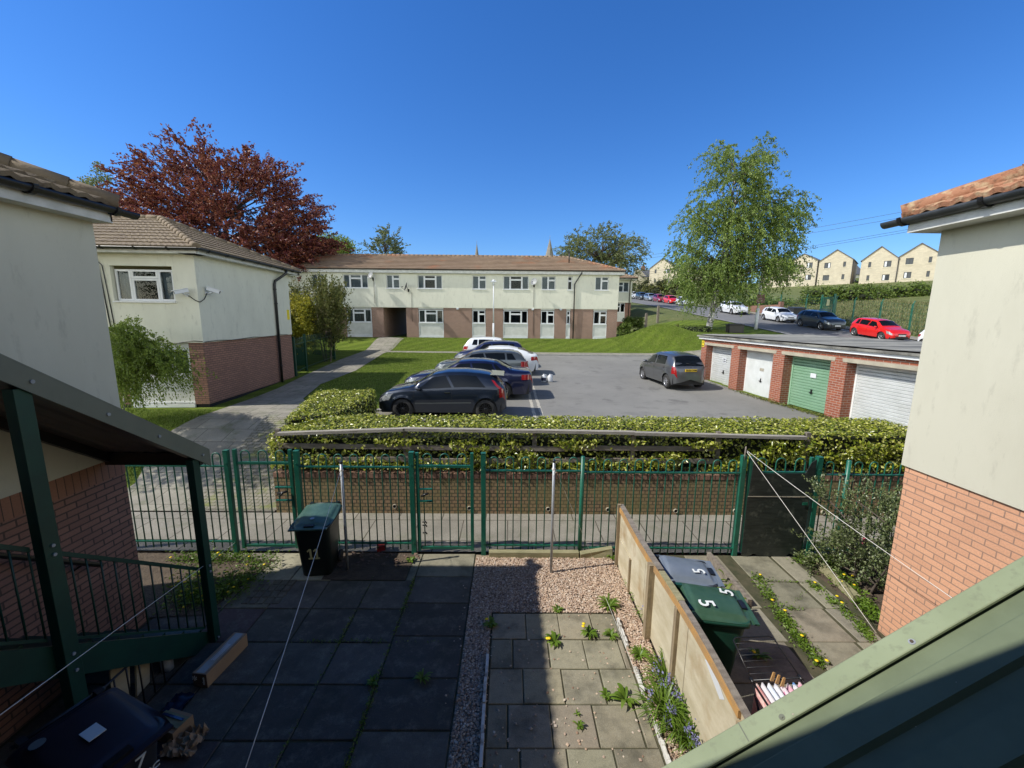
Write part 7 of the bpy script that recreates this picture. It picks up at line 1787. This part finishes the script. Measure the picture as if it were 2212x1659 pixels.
# cardboard by the stairs
M['card'] = mat('brown_cardboard', (.42, .27, .15), (.36, .23, .13), 5, .8); M['card_dk'] = mat('dark_printed_cardboard', (.16, .10, .07), rough=.7); M['tape'] = mat('shiny_parcel_tape', (.42, .36, .28), rough=.2)
b0 = Vector((-3.43, 3.98, 0)); d0 = Vector((.12, 1, 0)).normalized(); s0_ = Vector((d0.y, -d0.x, 0)); up_ = Vector((0, 0, 1))
cb = thing('cardboard_box', 'long narrow cardboard parcel box with printed dark end, lying beside the stairs foot', 'box', tuple(b0))
cc_ = b0 + d0 * .30 + Vector((0, 0, .095)); g = MB(); g.obox(cc_, d0, s0_, up_, .30, .085, .085); g.build('carton', 'card', cb)
g = MB(); g.obox(cc_ - d0 * .302, d0, s0_, up_, .002, .084, .084); e_ = g.build('end_flap', 'card_dk', cb)
puttext(e_, 'ethasia', .035, 'digit_w', tuple(cc_ - d0 * .306 + s0_ * .045 - WL[e_.name]), up_, -s0_, 'lettering')
puttext(e_, '*', .13, 'digit_w', tuple(cc_ - d0 * .306 + Vector((0, 0, -.0)) - s0_ * .06 - WL[e_.name]), s0_, up_, 'symbol')
g = MB(); g.obox(cc_ + up_ * .0865, d0, s0_, up_, .29, .05, .001)
for k in (-1, 0, 1): g.obox(cc_ + up_ * .088 + s0_ * (.018 * k), d0, s0_, up_, .12, .003, .001, m=1)
g.build('parcel_tape', ['tape', 'lampwhite'], cb)
c1_ = Vector(P(372, 1560, z=.12)); cb2 = thing('cardboard_box', 'open brown carton with a navy stripe on its flap, by the maroon-lidded bin', 'box', (c1_.x, c1_.y, 0))
g = MB(); dd_ = Vector((1, -.25, 0)).normalized(); ss_ = Vector((.25, 1, 0)).normalized(); g.obox((c1_.x, c1_.y, .07), dd_, ss_, up_, .14, .10, .07); g.build('carton', 'card', cb2)
g = MB(); g.obox((c1_.x + .0, c1_.y + .0, .155), dd_, ss_, (0, -.3, 1), .15, .06, .003); f_ = g.build('flap', 'plank', cb2)
g = MB(); g.obox((c1_.x, c1_.y + .02, .165), dd_, ss_, (0, -.3, 1), .13, .012, .003); g.build('stripe', 'ink_blue', f_)
c2_ = Vector(P(395, 1605, z=.05)); g = MB(); pts = []
for j in range(12):
    for i in range(14): pts.append((c2_.x - .16 + .025 * i + random.uniform(-.015, .015), c2_.y - .12 + .024 * j + random.uniform(-.015, .015), .02 + abs(mnoise.noise(Vector((i * .6, j * .7, 1)))) * .13 + random.uniform(0, .015)))
g.grid(pts, 14, 12, smooth=False); single(g, 'crumpled_paper', 'card', 'crumpled brown packing paper beside the maroon-lidded bin', 'paper', (c2_.x, c2_.y, 0))
c2_ = Vector(P(385, 1520, z=.02)); g = MB(); pts = []
for j in range(8):
    for i in range(8): pts.append((c2_.x - .11 + .03 * i, c2_.y - .1 + .03 * j, .02 + abs(mnoise.noise(Vector((i * .5, j * .5, 7)))) * .05))
g.grid(pts, 8, 8); single(g, 'plastic_bag', mat('dark_blue_plastic_bag', (.015, .02, .05), rough=.25), 'dark plastic bag lying between the long parcel and the open carton', 'bag', (c2_.x, c2_.y, 0))
a = q(824, 1188); g = MB(); g.obox((a[0], a[1], .05), (1, .3, 0), (-.3, 1, 0), (0, 0, 1), .07, .05, .05); single(g, 'red_brick', mat('red_painted_brick', (.30, .02, .02), rough=.6), 'small red block on the soil right of the bin numbered 11', 'brick', (a[0], a[1], 0))
g = MB()
for _ in range(60):
    a = (random.uniform(-2.9, -1.5), random.uniform(6.2, 6.6)); r_ = random.uniform(.015, .05); t_ = random.uniform(0, 3); g.add([(a[0] + r_ * math.cos(t_ + k * 2.1), a[1] + r_ * math.sin(t_ + k * 2.1), .02 + random.uniform(0, .03)) for k in range(3)], [(0, 1, 2)])
tag(g.build('dead_leaves', 'card_dk'), 'dead leaves and litter on the soil under the left railing', 'litter', kind='stuff')
patch('soil_bed', [(-2.95, 5.88), (-1.62, 5.88), (-1.62, 6.62), (-2.95, 6.62)], 4, 3, 'soil', .004)
patch('soil_bed', [(-6.6, 4.9), (-4.2, 5.1), (-3.95, 6.4), (-6.6, 6.5)], 5, 4, 'soil', .012)

# ================================================================ STREET THINGS
# lamp post in front of the long block
yl = 32.6; p0 = P(1066, 728, Y=yl); p1 = P(1065, 606, Y=yl)
t = thing('lamp_post', 'pale grey lamp post in front of the long block', 'lamp post', (p0[0], yl, H(p0[0], yl))); z0 = H(p0[0], yl)
g = MB(); g.tube([(p0[0], yl, z0), (p0[0], yl, z0 + 1.6)], .075, 12); g.tube([(p0[0], yl, z0 + 1.6), (p0[0], yl, p1[2] - .3)], [.05, .04], 12); g.build('column', 'lampwhite', t)
g = MB(); g.tube([(p0[0], yl, p1[2] - .35), (p0[0], yl, p1[2])], [.09, .05], 12); g.box(p0[0] - .22, p0[0] + .22, yl - .12, yl + .12, p1[2] - .12, p1[2] - .02); g.lathe([(.11, 0), (.08, .09), (0, .11)], 12, (p0[0], yl, p1[2] - .02)); g.build('lamp_head', 'lampwhite', t)
# sign pole on the verge
M['maroon'] = mat('maroon_sign', (.10, .012, .022), rough=.4)
yp = 37.4; pb = P(1632, 713, Y=yp); zb0 = H(pb[0], yp); ptop = P(1655, 560, Y=yp)
t = thing('sign_pole', 'leaning pale lamp column with a maroon notice on the verge behind the garages', 'lamp post', (pb[0], yp, zb0))
base_ = Vector((pb[0], yp, zb0)); tp_ = Vector((P(1646, 600, Y=yp)[0], yp, zb0 + 8.2)); ax_ = (tp_ - base_).normalized()
g = MB(); g.tube([base_, base_ + ax_ * 1.9], .14, 12); g.tube([base_ + ax_ * 1.9, tp_], [.095, .06], 12); g.tube([tp_, tp_ + Vector((-.6, 0, .15)), tp_ + Vector((-1.3, 0, .2))], .045, 8); g.build('column', 'lampwhite', t)
g = MB(); g.box(tp_.x - 1.9, tp_.x - 1.2, yp - .13, yp + .13, tp_.z + .12, tp_.z + .28); g.build('lamp_head', 'lampwhite', t)
cs = base_ + ax_ * 2.75; g = MB(); g.box(cs.x - .42, cs.x + .42, yp - .16, yp - .13, cs.z - .36, cs.z + .36); sg = g.build('notice', 'maroon', t)
for k, tx in enumerate(('NO', 'BALL', 'GAMES')): puttext(sg, tx, .17, 'lintel', tuple(Vector((cs.x, yp - .165, cs.z + .20 - k * .2)) - WL[sg.name]), (1, 0, 0), (0, 0, 1), 'lettering')
# mesh fence on the far side of the road
fm = thing('mesh_fence', 'green post and wire mesh fence along the far side of the road', 'fence', (33.2, 45, 4))
ysf = [30.8, 33.9, 36.8, 39.7, 42.0, 46.2, 50.6, 55, 60, 65]; M['wire'] = mat('green_wire', (.02, .10, .07), rough=.5)
for y in ysf:
    z = H(33.2, y) - .05; g = MB(); g.box(33.16, 33.26, y - .05, y + .05, z, z + 2.55); g.tube([(33.2, y, z + 2.5), (33.35, y, z + 2.8)], .04, 6); g.build('post', 'green', fm)
for a, b in zip(ysf, ysf[1:]):
    g = MB()
    for k in range(8): g.tube([(33.15, a, H(33.2, a) + .15 + k * .33), (33.15, b, H(33.2, b) + .15 + k * .33)], .006, 3, smooth=False)
    n = int((b - a) / .25)
    for k in range(n): y = a + (b - a) * k / n; g.beam((33.15, y, H(33.2, y) + .1), (33.15, y, H(33.2, y) + 2.5), .008, .008)
    g.build('mesh_panel', 'wire', fm)
gt = thing('mesh_gate', 'denser green mesh gate panel with a small notice behind the slate grey SUV', 'gate', (33.0, 42.6, 3.8)); zg_ = H(33.2, 42.6)
for y in (41.9, 43.6): g = MB(); g.box(32.9, 33.05, y - .07, y + .07, zg_ - .1, zg_ + 2.9); g.build('post', 'green', gt)
g = MB()
for k in range(26): y = 41.97 + k * .063; g.beam((33.0, y, zg_ + .15), (33.0, y, zg_ + 2.6), .02, .02)
for z in (.15, .9, 1.7, 2.6): g.beam((33, 41.95, zg_ + z), (33, 43.55, zg_ + z), .05, .05)
g.build('mesh_panel', 'green', gt); g = MB(); g.box(32.93, 32.96, 42.5, 42.85, zg_ + 1.75, zg_ + 2.35); g.build('notice', 'digit_y', gt)
# green railings round the shrub near the left block, their shade put into a darker green
fs = thing('garden_railing', 'shade-toned green bow-top railings around the tall shrub at the end of the left block', 'railing', (-10, 22.5, 1.2))
corner = [P(634, 812, z=1.06)[:2], P(662, 806, z=1.1)[:2], P(737, 775, z=1.28)[:2], (-11.0, 29.2)]
corner = [(-10.30, 19.6), (-10.62, 21.3), (-10.95, 25.6), (-13.2, 27.4)]
for (xa, ya), (xb, yb) in zip(corner, corner[1:]):
    g = MB(); L_ = math.hypot(xb - xa, yb - ya); n = int(L_ / .13); n -= n % 2
    P_ = lambda u: (xa + (xb - xa) * u / L_, ya + (yb - ya) * u / L_); pt_ = L_ / n
    for i in range(0, n, 2):
        a, b = pt_ * (i + .5), pt_ * (i + 1.5); c = (a + b) / 2; r_ = pt_ / 2; za = H(*P_(c)) + .1; zt_ = za + 1.62
        g.tube([(*P_(a), za), (*P_(a), zt_)] + [(*P_(c - r_ * math.cos(math.pi * k / 5)), zt_ + r_ * math.sin(math.pi * k / 5)) for k in range(1, 5)] + [(*P_(b), zt_), (*P_(b), za)], .011, 5)
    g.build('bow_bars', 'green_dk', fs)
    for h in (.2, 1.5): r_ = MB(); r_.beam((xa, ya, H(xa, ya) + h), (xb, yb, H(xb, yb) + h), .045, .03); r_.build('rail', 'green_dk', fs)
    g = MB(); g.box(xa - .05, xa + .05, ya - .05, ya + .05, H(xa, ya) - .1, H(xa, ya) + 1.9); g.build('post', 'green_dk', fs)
wheelie('wheelie bin with pale lid just inside the shade-toned green railings by the left block', (-11.9, 23.2, 1.29), R(-60), 'bin_green', 'lid_teal')
# jugs in the car park, lines overhead, small street things
jx, jy, _ = P(1188, 803, z=1.13)
jx, jy = 1.75, 18.6
for k, (dx, lab) in enumerate(((-.13, 'left plastic water container with blue label standing in the car park'), (.16, 'right white plastic container standing in the car park'))):
    jz = H(jx, jy) + .014; t = thing('plastic_container', lab, 'container', (jx + dx, jy, jz)); g = MB()
    g.lathe([(0, 0), (.12, 0), (.125, .05), (.125, .22), (.09, .29), (.035, .33), (.035, .36), (0, .36)], 12, (jx + dx, jy, jz)); g.build('body', 'lampwhite', t); g = MB(); g.tube([(jx + dx + .03, jy, jz + .33), (jx + dx + .11, jy, jz + .34), (jx + dx + .12, jy, jz + .24)], .014, 6); g.build('handle', 'lampwhite', t)
    if k == 0: g = MB(); g.lathe([(.128, .06), (.128, .2)], 12, (jx + dx, jy, jz)); g.build('label', 'ink_blue', t)
for k, (a, b, lab) in enumerate((((1360, 556), (1960, 451), 'uppermost overhead cable crossing the sky right of the birch'), ((1360, 562), (1960, 463), 'second overhead cable from the top right of the birch'), ((1340, 595), (2000, 484), 'third overhead cable, upper of the lower pair right of the birch'), ((1340, 599), (2000, 489), 'lowest overhead cable right of the birch'))):
    A_, B_ = Vector(P(*a, Y=95)), Vector(P(*b, Y=60)); A_ = A_ - (B_ - A_) * .12; B_ = B_ + (B_ - A_) * .25; g = MB(); g.tube([A_.lerp(B_, i / 12) - Vector((0, 0, 1.2 * 4 * (i / 12) * (1 - i / 12) * .4)) for i in range(13)], .022, 5)
    single(g, 'overhead_cable', 'black_pl', lab, 'cable', tuple(A_))
for lab, px, Yd in (('left wooden bollard post at the top of the mound', 1397, 42.0), ('right wooden bollard post at the top of the mound', 1422, 46)):
    x = P(px, 670, Y=Yd)[0]; z = H(x, Yd); g = MB(); g.box(x - .11, x + .11, Yd - .11, Yd + .11, z - .1, z + 1.75); g.hexa([(x - .11, Yd - .11, z + 1.75), (x + .11, Yd - .11, z + 1.75), (x + .11, Yd + .11, z + 1.75), (x - .11, Yd + .11, z + 1.75), (x - .05, Yd - .11, z + 1.9), (x + .05, Yd - .11, z + 1.9), (x + .05, Yd + .11, z + 1.9), (x - .05, Yd + .11, z + 1.9)]); single(g, 'bollard', 'wood_old', lab, 'bollard', (x, Yd, z))
x, Yd = P(1587, 712, Y=35)[0], 35.0; z = H(x, Yd); g = MB(); g.box(x - .62, x + .62, Yd - .3, Yd + .3, z, z + .62); g.box(x - .66, x + .66, Yd - .34, Yd + .34, z + .62, z + .72); g.box(x - .5, x + .5, Yd - .25, Yd + .25, z + .72, z + .78); single(g, 'utility_box', 'black_pl', 'black utility box on the grass behind the garages, between birch and pole', 'box', (x, Yd, z), bev=.02)
x, Yd = P(1713, 690, Y=46)[0] + .6, 46.5; z = H(x, Yd); t = thing('skip_bin', 'large dark four-wheeled waste container behind the white hatchback on the road', 'waste container', (x, Yd, z)); g = MB(); g.hexa([(x - .6, Yd - .45, z + .2), (x + .6, Yd - .45, z + .2), (x + .6, Yd + .45, z + .2), (x - .6, Yd + .45, z + .2), (x - .7, Yd - .55, z + 1.2), (x + .7, Yd - .55, z + 1.2), (x + .7, Yd + .55, z + 1.2), (x - .7, Yd + .55, z + 1.2)]); g.build('body', 'bin_dark', t, bev=.02)
g = MB(); g.hexa([(x - .72, Yd - .58, z + 1.21), (x + .72, Yd - .58, z + 1.21), (x + .72, Yd + .58, z + 1.21), (x - .72, Yd + .58, z + 1.21), (x - .7, Yd - .5, z + 1.3), (x + .7, Yd - .5, z + 1.3), (x + .7, Yd + .5, z + 1.42), (x - .7, Yd + .5, z + 1.42)]); g.build('lid', 'bin_dark', t, bev=.02)
for a_, b_ in ((-.5, -.4), (.5, -.4)): g = MB(); g.lathe([(0, -.04), (.1, -.04), (.1, .04), (0, .04)], 12, (x + a_, Yd + b_, z + .1), 'y'); g.build('wheel', 'tyre', t)
yw = 56; xw = 33; g = MB(); z = H(33, yw); g.box(32.6, 32.9, 50, 58, z - .6, z + .75); g.box(32.55, 32.95, 49.6, 50, z - 1, z + 1.1); single(g, 'brick_wall', 'brick', 'low brick wall beside the far footway right of the white crossover', 'wall', (32.7, 54, z))
g = MB()
for _ in range(26):
    y = random.uniform(33.5, 37.5); x = random.uniform(29.5, 31.6); z = roadz(y) + .05; r_ = random.uniform(.04, .12); t_ = random.uniform(0, 3); g.add([(x + r_ * math.cos(t_ + k * 1.6), y + r_ * math.sin(t_ + k * 1.6), z + random.uniform(0, .05)) for k in range(4)], [(0, 1, 2, 3)])
for _ in range(22):
    y = random.uniform(39, 42.5); x = 34.2 + random.uniform(-.2, .3); z = H(x, y) + .25; r_ = random.uniform(.08, .22); t_ = random.uniform(0, 3); g.add([(x + r_ * math.cos(t_ + k * 1.6), y + r_ * math.sin(t_ + k * 1.6), z + random.uniform(0, .1)) for k in range(4)], [(0, 1, 2, 3)])
tag(g.build('litter', 'lampwhite'), 'white litter scattered between the SUV and the red car and on the bank', 'litter', kind='stuff')
